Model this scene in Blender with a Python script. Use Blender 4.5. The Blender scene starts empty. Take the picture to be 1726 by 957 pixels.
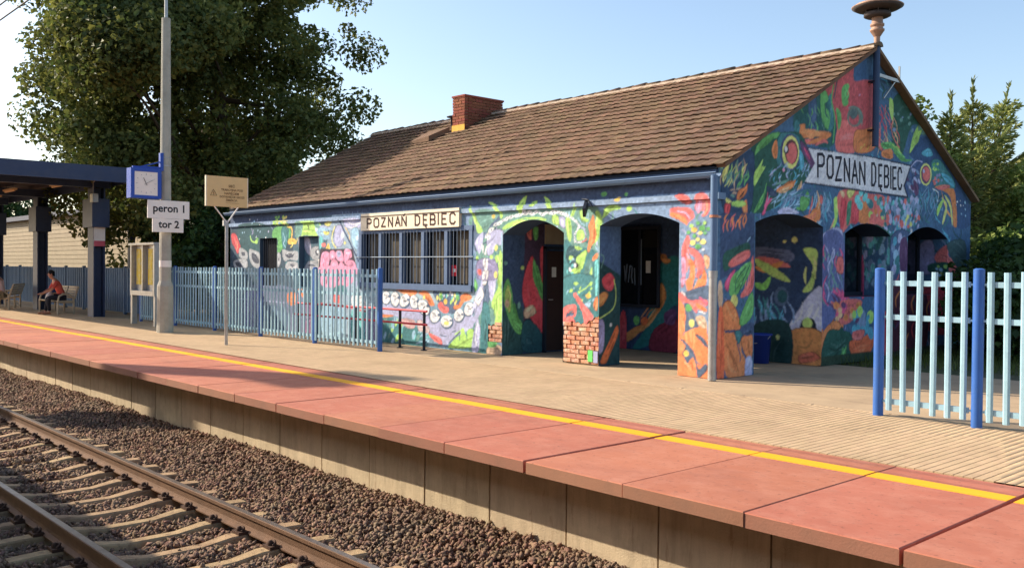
import bpy, math, random
import numpy as np
from mathutils import Vector, Matrix

scene = bpy.context.scene
R = math.radians
random.seed(11)
rng = np.random.default_rng(7)

# ------------------------------------------------------------------ camera
# z = 0 is the platform surface, X runs along the track (towards the camera's right), Y away from the train
CAM_YAW, CAM_PITCH, CAM_ROLL, CAM_FOCAL = R(42.511), R(-0.937), R(0.548), 1566.1
cam_data = bpy.data.cameras.new('camera')
cam_data.sensor_width = 36.0
cam_data.lens = CAM_FOCAL / 1726 * 36.0
cam_data.clip_start = 0.02
cam_data.clip_end = 3000
cam = bpy.data.objects.new('camera', cam_data)
scene.collection.objects.link(cam)
fwd = Vector((-math.cos(CAM_YAW) * math.cos(CAM_PITCH), math.sin(CAM_YAW) * math.cos(CAM_PITCH), math.sin(CAM_PITCH)))
rgt = fwd.cross(Vector((0, 0, 1))).normalized()
upv = rgt.cross(fwd)
rr = rgt * math.cos(CAM_ROLL) + upv * math.sin(CAM_ROLL)
uu = -rgt * math.sin(CAM_ROLL) + upv * math.cos(CAM_ROLL)
cam.matrix_world = Matrix(((rr.x, uu.x, -fwd.x, 0), (rr.y, uu.y, -fwd.y, 0), (rr.z, uu.z, -fwd.z, 1.66), (0, 0, 0, 1)))
scene.camera = cam

# ------------------------------------------------------------------ sky, sun, exposure
LIGHT = Vector((1.50, 0.80, -1.0)).normalized()          # the way the sunlight travels
SUN_EL = math.asin(-LIGHT.z)
world = bpy.data.worlds.new('World')
scene.world = world
world.use_nodes = True
wn = world.node_tree
sky = wn.nodes.new('ShaderNodeTexSky')
sky.sky_type = 'NISHITA'
sky.sun_disc = False
sky.sun_elevation = SUN_EL
sky.sun_rotation = math.atan2(-LIGHT.x, -LIGHT.y)
sky.air_density = 1.0
sky.dust_density = 1.5
sky.ozone_density = 1.1
bg = wn.nodes['Background']
bg.inputs['Strength'].default_value = 0.118
wn.links.new(sky.outputs[0], bg.inputs['Color'])
sun_data = bpy.data.lights.new('sun', 'SUN')
sun_data.energy = 3.7
sun_data.angle = R(0.45)
sun_data.color = (1.0, 0.88, 0.71)
sun = bpy.data.objects.new('sun', sun_data)
scene.collection.objects.link(sun)
sun.rotation_euler = LIGHT.to_track_quat('-Z', 'Y').to_euler()
sun.location = (-40, -30, 50)
scene.view_settings.view_transform = 'Standard'
scene.view_settings.look = 'None'
scene.view_settings.exposure = 1.0
scene.view_settings.gamma = 1.0

# ------------------------------------------------------------------ helpers
COL = scene.collection

def lin(c):
    out = []
    for v in c[:3]:
        v = v / 255.0
        out.append(v / 12.92 if v <= 0.04045 else ((v + 0.055) / 1.055) ** 2.4)
    return tuple(out)

def tag(o, label=None, cat=None, group=None, kind=None):
    if label: o['label'] = label
    if cat: o['category'] = cat
    if group: o['group'] = group
    if kind: o['kind'] = kind
    return o

def empty(name, loc, rz=0.0):
    o = bpy.data.objects.new(name, None)
    COL.objects.link(o)
    o.location = loc
    o.rotation_euler = (0, 0, rz)
    o.empty_display_size = 0.2
    return o

def link(name, me, parent=None, loc=None):
    o = bpy.data.objects.new(name, me)
    COL.objects.link(o)
    if parent is not None:
        o.parent = parent
    if loc is not None:
        o.location = loc
    return o

def children(o):
    return [c for c in bpy.data.objects if c.parent == o]

def copy_tree(o, parent=None, kids=None):
    kids = kids or KIDS(o)
    c = o.copy(); COL.objects.link(c); c.parent = parent
    for k, sub in kids:
        copy_tree(k, c, sub if sub else [None])
    return c

def KIDS(o):
    return [(c, KIDS(c)) for c in children(o)]

def clone(tree, parent=None):
    o, subs = tree
    c = o.copy(); COL.objects.link(c); c.parent = parent
    for s in subs: clone(s, c)
    return c

def tree_of(o):
    return (o, [tree_of(c) for c in children(o)])

def fast_mesh(name, V, F, mat, smooth=False):
    """V: (n,3) floats, F: (m,k) ints"""
    V = np.asarray(V, np.float32); F = np.asarray(F, np.int32)
    me = bpy.data.meshes.new(name)
    k = F.shape[1]
    me.vertices.add(len(V)); me.vertices.foreach_set('co', V.ravel())
    me.loops.add(F.size); me.loops.foreach_set('vertex_index', F.ravel())
    me.polygons.add(len(F)); me.polygons.foreach_set('loop_start', np.arange(len(F), dtype=np.int32) * k)
    if smooth: me.polygons.foreach_set('use_smooth', np.ones(len(F), bool))
    me.update(calc_edges=True); me.validate()
    if mat: me.materials.append(mat)
    return me

class MB:
    def __init__(s): s.v = []; s.f = []; s.sm = []
    def add(s, V, F, smooth=False):
        b = len(s.v); s.v += [tuple(p) for p in V]
        for f in F: s.f.append(tuple(i + b for i in f)); s.sm.append(smooth)
        return s
    def box(s, x0, x1, y0, y1, z0, z1):
        return s.add([(x0,y0,z0),(x1,y0,z0),(x1,y1,z0),(x0,y1,z0),(x0,y0,z1),(x1,y0,z1),(x1,y1,z1),(x0,y1,z1)],
                     [(0,3,2,1),(4,5,6,7),(0,1,5,4),(1,2,6,5),(2,3,7,6),(3,0,4,7)])
    def bevbox(s, x0, x1, y0, y1, z0, z1, b):
        """a box whose top edges are chamfered"""
        return s.add([(x0,y0,z0),(x1,y0,z0),(x1,y1,z0),(x0,y1,z0),(x0,y0,z1-b),(x1,y0,z1-b),(x1,y1,z1-b),(x0,y1,z1-b),
                      (x0+b,y0+b,z1),(x1-b,y0+b,z1),(x1-b,y1-b,z1),(x0+b,y1-b,z1)],
                     [(0,3,2,1),(0,1,5,4),(1,2,6,5),(2,3,7,6),(3,0,4,7),(4,5,9,8),(5,6,10,9),(6,7,11,10),(7,4,8,11),(8,9,10,11)])
    def bar(s, p, q, w, h=None, up=(0,0,1)):
        h = h or w; p = Vector(p); q = Vector(q); d = (q - p).normalized(); u = Vector(up)
        if abs(d.dot(u)) > .99: u = Vector((0,1,0))
        a = d.cross(u).normalized() * w / 2; b = a.cross(d).normalized() * h / 2
        V = [p-a-b, p+a-b, p+a+b, p-a+b, q-a-b, q+a-b, q+a+b, q-a+b]
        return s.add(V, [(0,3,2,1),(4,5,6,7),(0,1,5,4),(1,2,6,5),(2,3,7,6),(3,0,4,7)])
    def tube(s, pts, rad, n=8, caps=True, smooth=True):
        pts = [Vector(p) for p in pts]
        rs = rad if isinstance(rad, (list, tuple)) else [rad] * len(pts)
        V = []; F = []
        a = None
        for i, p in enumerate(pts):
            d = (pts[min(i+1, len(pts)-1)] - pts[max(i-1, 0)]).normalized()
            if a is None:
                a = d.cross(Vector((0,0,1)))
                if a.length < 1e-3: a = Vector((1,0,0))
                a.normalize()
            a = (a - d * a.dot(d)).normalized(); b = d.cross(a)
            for k in range(n):
                t = 2 * math.pi * k / n
                V.append(p + (a * math.cos(t) + b * math.sin(t)) * rs[i])
        for i in range(len(pts) - 1):
            for k in range(n):
                F.append((i*n+k, i*n+(k+1) % n, (i+1)*n+(k+1) % n, (i+1)*n+k))
        s.add(V, F, smooth)
        if caps:
            s.add(V[:n], [tuple(range(n-1, -1, -1))]); s.add(V[-n:], [tuple(range(n))])
        return s
    def lathe(s, prof, c=(0,0,0), n=20, smooth=True):
        V = []; F = []
        for r, z in prof:
            for k in range(n):
                t = 2 * math.pi * k / n
                V.append((c[0] + r*math.cos(t), c[1] + r*math.sin(t), c[2] + z))
        for i in range(len(prof)-1):
            for k in range(n):
                F.append((i*n+k, i*n+(k+1) % n, (i+1)*n+(k+1) % n, (i+1)*n+k))
        return s.add(V, F, smooth)
    def prism(s, poly, axis, a, b):
        """poly: 2D outline, extruded along axis ('x','y','z') from a to b"""
        def P(u, v, w):
            return {'x': (w, u, v), 'y': (u, w, v), 'z': (u, v, w)}[axis]
        n = len(poly)
        V = [P(u, v, a) for u, v in poly] + [P(u, v, b) for u, v in poly]
        F = [tuple(range(n)), tuple(range(2*n-1, n-1, -1))]
        F += [(i, n+i, n+(i+1) % n, (i+1) % n) for i in range(n)]
        return s.add(V, F)
    def mesh(s, name, mat):
        me = bpy.data.meshes.new(name)
        me.from_pydata(s.v, [], s.f)
        me.polygons.foreach_set('use_smooth', s.sm)
        import bmesh
        bm = bmesh.new(); bm.from_mesh(me); bmesh.ops.recalc_face_normals(bm, faces=bm.faces); bm.to_mesh(me); bm.free()
        me.update()
        for m in (mat if isinstance(mat, list) else [mat]): me.materials.append(m)
        return me
    def build(s, name, mat, parent=None, loc=None):
        return link(name, s.mesh(name, mat), parent, loc)

def local(e):
    """offset so that world coordinates can be used under an Empty at e.location"""
    return Vector((-e.location.x, -e.location.y, -e.location.z))

# ------------------------------------------------------------------ materials
def mat(name, rgb, rough=.8, var=.12, nscale=4.0, bump=0.0, bscale=60.0, metal=0.0, isl=0.0, spec=.35, rgb2=None, dirt=None, coat=0.0, bdist=.02):
    m = bpy.data.materials.new(name); m.use_nodes = True
    nt = m.node_tree; N = nt.nodes; L = nt.links
    p = N['Principled BSDF']
    geo = N.new('ShaderNodeNewGeometry')
    c1 = lin(rgb); c2 = lin(rgb2) if rgb2 else None
    no = N.new('ShaderNodeTexNoise'); no.inputs['Scale'].default_value = nscale; no.inputs['Detail'].default_value = 6; no.inputs['Roughness'].default_value = .65
    L.new(geo.outputs['Position'], no.inputs['Vector'])
    ramp = N.new('ShaderNodeValToRGB'); ramp.color_ramp.elements[0].position = .3; ramp.color_ramp.elements[1].position = .7
    if c2:
        ramp.color_ramp.elements[0].color = (*c1, 1); ramp.color_ramp.elements[1].color = (*c2, 1)
    else:
        ramp.color_ramp.elements[0].color = (*[v*(1-var) for v in c1], 1); ramp.color_ramp.elements[1].color = (*[min(1, v*(1+var)) for v in c1], 1)
    L.new(no.outputs['Fac'], ramp.inputs['Fac'])
    colr = ramp.outputs['Color']
    if isl:
        oi = N.new('ShaderNodeObjectInfo')
        ad = N.new('ShaderNodeMath'); ad.operation = 'ADD'
        L.new(geo.outputs['Random Per Island'], ad.inputs[0]); L.new(oi.outputs['Random'], ad.inputs[1])
        fr = N.new('ShaderNodeMath'); fr.operation = 'FRACT'; L.new(ad.outputs[0], fr.inputs[0])
        mr = N.new('ShaderNodeMapRange'); mr.inputs['To Min'].default_value = 1 - isl; mr.inputs['To Max'].default_value = 1 + isl
        L.new(fr.outputs[0], mr.inputs['Value'])
        hs = N.new('ShaderNodeHueSaturation'); L.new(colr, hs.inputs['Color']); L.new(mr.outputs[0], hs.inputs['Value'])
        mr2 = N.new('ShaderNodeMapRange'); mr2.inputs['To Min'].default_value = .5 - isl*.06; mr2.inputs['To Max'].default_value = .5 + isl*.06
        sn = N.new('ShaderNodeMath'); sn.operation = 'MULTIPLY'; sn.inputs[1].default_value = 7.31; L.new(fr.outputs[0], sn.inputs[0])
        fr2 = N.new('ShaderNodeMath'); fr2.operation = 'FRACT'; L.new(sn.outputs[0], fr2.inputs[0]); L.new(fr2.outputs[0], mr2.inputs['Value']); L.new(mr2.outputs[0], hs.inputs['Hue'])
        colr = hs.outputs['Color']
    for drgb, dscale, amount, *dx_ in (dirt if isinstance(dirt, list) else [dirt] if dirt else []):
        n2 = N.new('ShaderNodeTexNoise'); n2.inputs['Scale'].default_value = dscale; n2.inputs['Detail'].default_value = 8; n2.inputs['Roughness'].default_value = .7
        if dx_:
            vm = N.new('ShaderNodeVectorMath'); vm.operation = 'MULTIPLY'; vm.inputs[1].default_value = dx_[0]; L.new(geo.outputs['Position'], vm.inputs[0]); L.new(vm.outputs[0], n2.inputs['Vector'])
        else: L.new(geo.outputs['Position'], n2.inputs['Vector'])
        lo_ = dx_[1] if len(dx_) > 1 else .45
        r2 = N.new('ShaderNodeMapRange'); r2.inputs['From Min'].default_value = lo_; r2.inputs['From Max'].default_value = min(.98, lo_ + (.3 if len(dx_) < 2 else .1)); r2.inputs['To Max'].default_value = amount
        L.new(n2.outputs['Fac'], r2.inputs['Value'])
        mx = N.new('ShaderNodeMixRGB'); mx.inputs['Color2'].default_value = (*lin(drgb), 1)
        L.new(r2.outputs[0], mx.inputs['Fac']); L.new(colr, mx.inputs['Color1']); colr = mx.outputs['Color']
    L.new(colr, p.inputs['Base Color'])
    p.inputs['Roughness'].default_value = rough; p.inputs['Metallic'].default_value = metal
    p.inputs['Specular IOR Level'].default_value = spec
    if coat: p.inputs['Coat Weight'].default_value = coat
    if bump:
        bn = N.new('ShaderNodeTexNoise'); bn.inputs['Scale'].default_value = bscale; bn.inputs['Detail'].default_value = 5
        L.new(geo.outputs['Position'], bn.inputs['Vector'])
        bp = N.new('ShaderNodeBump'); bp.inputs['Strength'].default_value = bump; bp.inputs['Distance'].default_value = bdist
        L.new(bn.outputs['Fac'], bp.inputs['Height']); L.new(bp.outputs[0], p.inputs['Normal'])
    return m

def leaf_mat(name, a, b, trans=.35):
    m = bpy.data.materials.new(name); m.use_nodes = True
    nt = m.node_tree; N = nt.nodes; L = nt.links
    p = N['Principled BSDF']; out = N['Material Output']
    geo = N.new('ShaderNodeNewGeometry')
    ramp = N.new('ShaderNodeValToRGB')
    ramp.color_ramp.elements[0].color = (*lin(a), 1); ramp.color_ramp.elements[1].color = (*lin(b), 1)
    L.new(geo.outputs['Random Per Island'], ramp.inputs['Fac'])
    no = N.new('ShaderNodeTexNoise'); no.inputs['Scale'].default_value = .45; no.inputs['Detail'].default_value = 3
    L.new(geo.outputs['Position'], no.inputs['Vector'])
    mr = N.new('ShaderNodeMapRange'); mr.inputs['From Min'].default_value = .3; mr.inputs['From Max'].default_value = .7; mr.inputs['To Min'].default_value = .65; mr.inputs['To Max'].default_value = 1.3
    L.new(no.outputs['Fac'], mr.inputs['Value'])
    hs = N.new('ShaderNodeHueSaturation'); L.new(ramp.outputs[0], hs.inputs['Color']); L.new(mr.outputs[0], hs.inputs['Value'])
    L.new(hs.outputs[0], p.inputs['Base Color']); p.inputs['Roughness'].default_value = .6; p.inputs['Specular IOR Level'].default_value = .3
    tr = N.new('ShaderNodeBsdfTranslucent'); L.new(hs.outputs[0], tr.inputs['Color'])
    mx = N.new('ShaderNodeMixShader'); mx.inputs['Fac'].default_value = trans
    L.new(p.outputs[0], mx.inputs[1]); L.new(tr.outputs[0], mx.inputs[2]); L.new(mx.outputs[0], out.inputs['Surface'])
    return m

def paint_mat(name):
    """wall paint: colours come from the 'paint' colour attribute, with plaster grain, chalking and small chips"""
    m = bpy.data.materials.new(name); m.use_nodes = True
    nt = m.node_tree; N = nt.nodes; L = nt.links
    p = N['Principled BSDF']; geo = N.new('ShaderNodeNewGeometry')
    at = N.new('ShaderNodeAttribute'); at.attribute_name = 'paint'
    n1 = N.new('ShaderNodeTexNoise'); n1.inputs['Scale'].default_value = 2.2; n1.inputs['Detail'].default_value = 8; n1.inputs['Roughness'].default_value = .7
    L.new(geo.outputs['Position'], n1.inputs['Vector'])
    mr = N.new('ShaderNodeMapRange'); mr.inputs['From Min'].default_value = .25; mr.inputs['From Max'].default_value = .75; mr.inputs['To Min'].default_value = .72; mr.inputs['To Max'].default_value = 1.18
    L.new(n1.outputs['Fac'], mr.inputs['Value'])
    hs = N.new('ShaderNodeHueSaturation'); hs.inputs['Saturation'].default_value = .95; L.new(at.outputs['Color'], hs.inputs['Color']); L.new(mr.outputs[0], hs.inputs['Value'])
    n2 = N.new('ShaderNodeTexNoise'); n2.inputs['Scale'].default_value = 9; n2.inputs['Detail'].default_value = 9; n2.inputs['Roughness'].default_value = .75
    L.new(geo.outputs['Position'], n2.inputs['Vector'])
    r2 = N.new('ShaderNodeMapRange'); r2.inputs['From Min'].default_value = .66; r2.inputs['From Max'].default_value = .72; r2.inputs['To Max'].default_value = .55
    L.new(n2.outputs['Fac'], r2.inputs['Value'])
    mx = N.new('ShaderNodeMixRGB'); mx.inputs['Color2'].default_value = (*lin((176, 160, 142)), 1)
    L.new(r2.outputs[0], mx.inputs['Fac']); L.new(hs.outputs[0], mx.inputs['Color1']); L.new(mx.outputs[0], p.inputs['Base Color'])
    p.inputs['Roughness'].default_value = .78; p.inputs['Specular IOR Level'].default_value = .3
    bn = N.new('ShaderNodeTexNoise'); bn.inputs['Scale'].default_value = 45; bn.inputs['Detail'].default_value = 5
    L.new(geo.outputs['Position'], bn.inputs['Vector'])
    b0 = N.new('ShaderNodeTexNoise'); b0.inputs['Scale'].default_value = 3; L.new(geo.outputs['Position'], b0.inputs['Vector'])
    ad = N.new('ShaderNodeMath'); ad.operation = 'MULTIPLY_ADD'; ad.inputs[1].default_value = .35; L.new(bn.outputs['Fac'], ad.inputs[0]); L.new(b0.outputs['Fac'], ad.inputs[2])
    bp = N.new('ShaderNodeBump'); bp.inputs['Strength'].default_value = .35; bp.inputs['Distance'].default_value = .02
    L.new(ad.outputs[0], bp.inputs['Height']); L.new(bp.outputs[0], p.inputs['Normal'])
    return m

def glass_mat(name, rgb=(18, 22, 26), rough=.06):
    m = mat(name, rgb, rough=rough, var=.05, spec=.6)
    return m

M = dict(
    concrete=mat('concrete', (196, 180, 158), .9, .12, 1.5, .3, 80, dirt=((120, 105, 90), 3, .5)),
    panel=mat('wall panel concrete', (198, 179, 148), .9, .10, 1.2, .25, 70, isl=.08, dirt=[((140, 120, 98), 2.5, .4), ((104, 90, 74), 3.0, .4, (2.5, 2.5, .35)), ((120, 84, 62), 6.0, .4, (3, 3, .5), .58)]),
    redslab=mat('red painted platform slab', (180, 107, 82), .85, .07, 1.3, .25, 150, isl=.07, rgb2=(188, 117, 92), dirt=[((160, 98, 80), 1.1, .6), ((206, 148, 124), 4.0, .4), ((104, 70, 58), 17.0, .55, (1, 1, 1), .57), ((84, 62, 54), 45.0, .6, (1, 1, 1), .66), ((150, 96, 80), 1.4, .3, (.6, 1.5, 1), .55)], bdist=.006),
    yellow=mat('yellow line paint', (250, 178, 24), .7, .08, 5, .2, 120, isl=.04, dirt=[((200, 150, 60), 5, .4), ((150, 110, 70), 22, .6, (1, 1, 1), .62)], bdist=.005),
    paver=mat('sandy concrete paver', (196, 166, 130), .9, .08, 6, .3, 160, isl=.05, dirt=[((152, 126, 96), 1.1, .55), ((120, 100, 80), 6, .4, (1, 1, 1), .6)], bdist=.006),
    nosing=mat('worn slab nosing', (160, 112, 90), .9, .12, 2, .12, 60, isl=.08, dirt=((120, 92, 76), 4, .6)),
    paverbed=mat('paving joint sand', (120, 102, 82), .95, .2, 20, .3, 200),
    rearpave=mat('smooth grey paving', (184, 158, 126), .9, .08, 2, .25, 140, dirt=[((144, 122, 98), .9, .55), ((104, 90, 74), 5, .5, (1, 1, 1), .6), ((120, 100, 82), 2, .4, (.4, 2, 1), .56)], bdist=.006),
    ground=mat('bare earth', (104, 92, 74), .95, .2, .6, .4, 20, rgb2=(86, 92, 56)),
    yard=mat('yard soil and weeds', (92, 84, 66), .95, .2, .8, .5, 25, rgb2=(70, 84, 44)),
    ballast=mat('ballast stone', (138, 108, 88), .95, .2, 2.2, .4, 90, isl=.38, rgb2=(114, 92, 76), dirt=((140, 126, 108), 1.6, .65), bdist=.01),
    ballastbed=mat('ballast bed', (96, 72, 58), .95, .3, 18, .8, 22, rgb2=(128, 98, 80), bdist=.06),
    sleeper=mat('sleeper concrete', (174, 146, 110), .92, .12, 3, .35, 60, isl=.1, dirt=[((110, 80, 60), 4, .7), ((90, 66, 50), 14, .6, (1, 1, 1), .55)]),
    rail=mat('rusty rail steel', (112, 84, 64), .7, .15, 6, .15, 60, metal=.25, dirt=((84, 60, 44), 8, .6)),
    railtop=mat('worn rail head', (176, 160, 142), .35, .08, 8, 0, metal=.85, dirt=((110, 86, 66), 7, .5)),
    clip=mat('rusty rail clip', (84, 62, 50), .8, .2, 20, .3, 60, metal=.3),
    paint=paint_mat('mural paint'),
    navy=mat('navy wall paint', (58, 80, 112), .7, .1, 3, .25, 50),
    cream=mat('cream sign paint', (244, 228, 200), .7, .05, 4, .2, 60, dirt=((190, 165, 130), 6, .4)),
    letter=mat('dark brown lettering', (74, 52, 46), .8, .1, 10),
    letterg=mat('charcoal lettering', (50, 50, 62), .8, .1, 10),
    brick=mat('bare brick', (198, 136, 104), .92, .15, 14, .5, 70, isl=.2, dirt=[((228, 206, 182), 5, .8), ((232, 220, 204), 11, .8, (1, 1, 1), .55)]),
    chimbrick=mat('chimney brick', (144, 82, 62), .92, .15, 14, .5, 70, isl=.2, dirt=((120, 70, 50), 7, .5)),
    mortar=mat('mortar', (190, 172, 148), .95, .12, 12, .4, 80),
    flash=mat('yellow painted chimney foot', (226, 170, 60), .7, .1, 5),
    tile=mat('weathered clay tile', (130, 101, 79), .9, .18, 1.1, .4, 60, isl=.24, rgb2=(108, 83, 65), dirt=[((92, 82, 60), 2.5, .6), ((74, 66, 54), 9, .5, (1, 1, 1), .58)]),
    ridge=mat('ridge tile with mortar', (200, 182, 162), .9, .15, 8, .4, 50, isl=.15, dirt=((150, 110, 86), 6, .8)),
    gutter=mat('blue grey gutter', (92, 118, 150), .5, .08, 4, metal=.1),
    zinc=mat('galvanised steel', (176, 176, 174), .45, .08, 6, metal=.55, dirt=((120, 112, 104), 8, .4)),
    dkmetal=mat('dark painted steel', (44, 50, 62), .5, .1, 6, metal=.2),
    redpaint=mat('red rail paint', (206, 60, 70), .5, .1, 8),
    frameblue=mat('blue grey window frame', (84, 106, 138), .6, .1, 6, .2, 40),
    bars=mat('window bar', (120, 134, 150), .5, .1, 8, metal=.2),
    glass=glass_mat('dark window glass'),
    curtain=mat('faded curtain', (96, 88, 74), .95, .3, 2, rgb2=(66, 62, 58)),
    darkroom=mat('dark interior', (30, 30, 34), .95, .2, 2),
    door=mat('dark brown door', (58, 38, 34), .6, .15, 3, .2, 30),
    paper=mat('paper notice', (214, 210, 200), .9, .05, 8),
    fencepale=mat('pale blue fence paint', (154, 190, 204), .5, .05, 4, isl=.08, dirt=[((120, 150, 160), 10, .4), ((130, 96, 76), 26, .7, (1, 1, .6), .66)]),
    fencepost=mat('bright blue post paint', (52, 100, 176), .5, .06, 4, dirt=[((74, 110, 156), 6, .5), ((110, 84, 74), 24, .7, (1, 1, .6), .66)]),
    polecon=mat('pole concrete', (176, 172, 158), .9, .08, 2, .3, 70, dirt=((120, 116, 100), 3, .5)),
    white=mat('white sign face', (244, 236, 226), .5, .02, 4, dirt=((200, 194, 186), 3, .3)),
    black=mat('black print', (34, 36, 42), .7, .1, 10),
    clockblue=mat('clock case blue', (38, 78, 170), .4, .06, 4),
    clockface=mat('clock face', (244, 232, 220), .4, .03, 4),
    boardtan=mat('pale ochre sign face', (226, 190, 134), .6, .04, 3, dirt=((206, 180, 140), 2, .4)),
    printbrown=mat('brown print', (116, 84, 54), .7, .1, 10),
    poster=mat('yellow timetable', (236, 206, 60), .6, .1, 6, dirt=((230, 226, 200), 9, .9)),
    canopyblue=mat('dark blue canopy steel', (52, 66, 94), .5, .1, 3, dirt=((80, 84, 96), 4, .4)),
    canopyunder=mat('canopy underside', (74, 70, 74), .8, .15, 2, rgb2=(58, 54, 56)),
    lamp=mat('fluorescent batten', (226, 196, 150), .6, .05, 4),
    siding=mat('beige siding board', (160, 145, 120), .8, .08, 3, .2, 40, isl=.05, dirt=((140, 120, 94), 2, .4)),
    pfence=mat('slate blue panel', (86, 112, 140), .7, .1, 3, .2, 40, isl=.05),
    bench=mat('beige bench metal', (196, 178, 148), .6, .08, 5),
    skin=mat('skin', (196, 140, 112), .6, .05, 6),
    hair=mat('dark hair', (26, 22, 22), .7, .2, 30),
    shirtred=mat('coral shirt', (214, 92, 78), .9, .08, 8, .4, 16),
    shirtpale=mat('pale pink shirt', (206, 186, 190), .9, .08, 8, .4, 16),
    trousers=mat('dark trousers', (42, 42, 50), .9, .1, 8, .4, 14),
    khaki=mat('khaki trousers', (104, 96, 76), .9, .1, 8, .4, 14),
    sandal=mat('tan sandal', (176, 112, 72), .7, .1, 8),
    bagblue=mat('blue fabric bag', (52, 86, 140), .8, .12, 8, .4, 24),
    bagwhite=mat('white plastic bag', (214, 210, 204), .6, .08, 6, .5, 14),
    bin=mat('blue plastic bin', (38, 62, 150), .45, .06, 4),
    siren=mat('weathered siren metal', (172, 138, 118), .6, .12, 6, .15, 30, metal=.2, dirt=((110, 80, 64), 5, .6)),
    sirendark=mat('siren dark horn', (70, 62, 60), .7, .1, 6),
    trunk=mat('bark', (74, 60, 46), .95, .25, 8, .8, 20),
    leafbig=leaf_mat('maple leaves', (72, 90, 46), (126, 126, 64), .4),
    leafhedge=leaf_mat('hedge leaves', (40, 64, 30), (72, 96, 40), .25),
    leafbush=leaf_mat('bush leaves', (96, 122, 54), (150, 160, 82), .35),
    needle=leaf_mat('spruce needles', (104, 124, 66), (170, 170, 100), .3),
    grass=leaf_mat('grass blades', (70, 92, 36), (116, 126, 60), .3),
    wire=mat('catenary wire', (60, 52, 50), .6, .1, 4, metal=.3),
    trainbody=mat('train paint', (66, 68, 76), .4, .05, 2, metal=.1),
    sticker=mat('red sticker', (226, 40, 56), .5, .03, 5),
)

# ------------------------------------------------------------------ mural data
MURAL_PALETTE = [(118,145,178),(48,74,92),(70,104,120),(150,172,190),(120,160,180),(104,150,140),(176,178,212),(132,158,186),(60,125,130),(150,190,215),(40,84,92),(80,110,120),(78,100,128),(55,76,110),(134,158,188),(245,245,240),(96,170,92),(120,185,90),(240,222,120),(172,218,104),(245,190,80),(30,38,52),(205,60,72),(248,104,98),(250,175,130),(140,135,175),(40,48,62),(170,172,176),(70,76,92),(180,175,190),(235,220,210),(110,200,200),(60,44,60),(250,150,182),(215,75,125),(255,215,225),(120,40,60),(255,128,66),(130,90,130),(110,120,150),(140,140,190),(84,110,140),(160,188,200),(215,190,190),(190,150,150),(200,205,215),(92,96,106),(200,170,140),(86,132,128),(60,100,136),(70,112,150),(80,165,190),(34,86,74),(36,92,92),(190,78,84),(50,88,128),(60,92,130),(110,120,110),(90,110,110),(60,70,110),(36,66,100),(60,70,120),(90,50,60),(96,60,100),(40,60,90),(70,140,110),(44,78,120),(56,84,130),(50,74,110),(222,98,46),(90,100,150),(40,64,46),(70,92,130),(60,90,90),(90,40,60),(50,60,50),(26,36,60),(214,214,222),(52,72,100),(44,80,80),(64,50,70),(70,96,132),(34,66,70),(46,66,96),(190,95,66),(90,100,130),(30,60,60),(36,110,110)]
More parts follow.
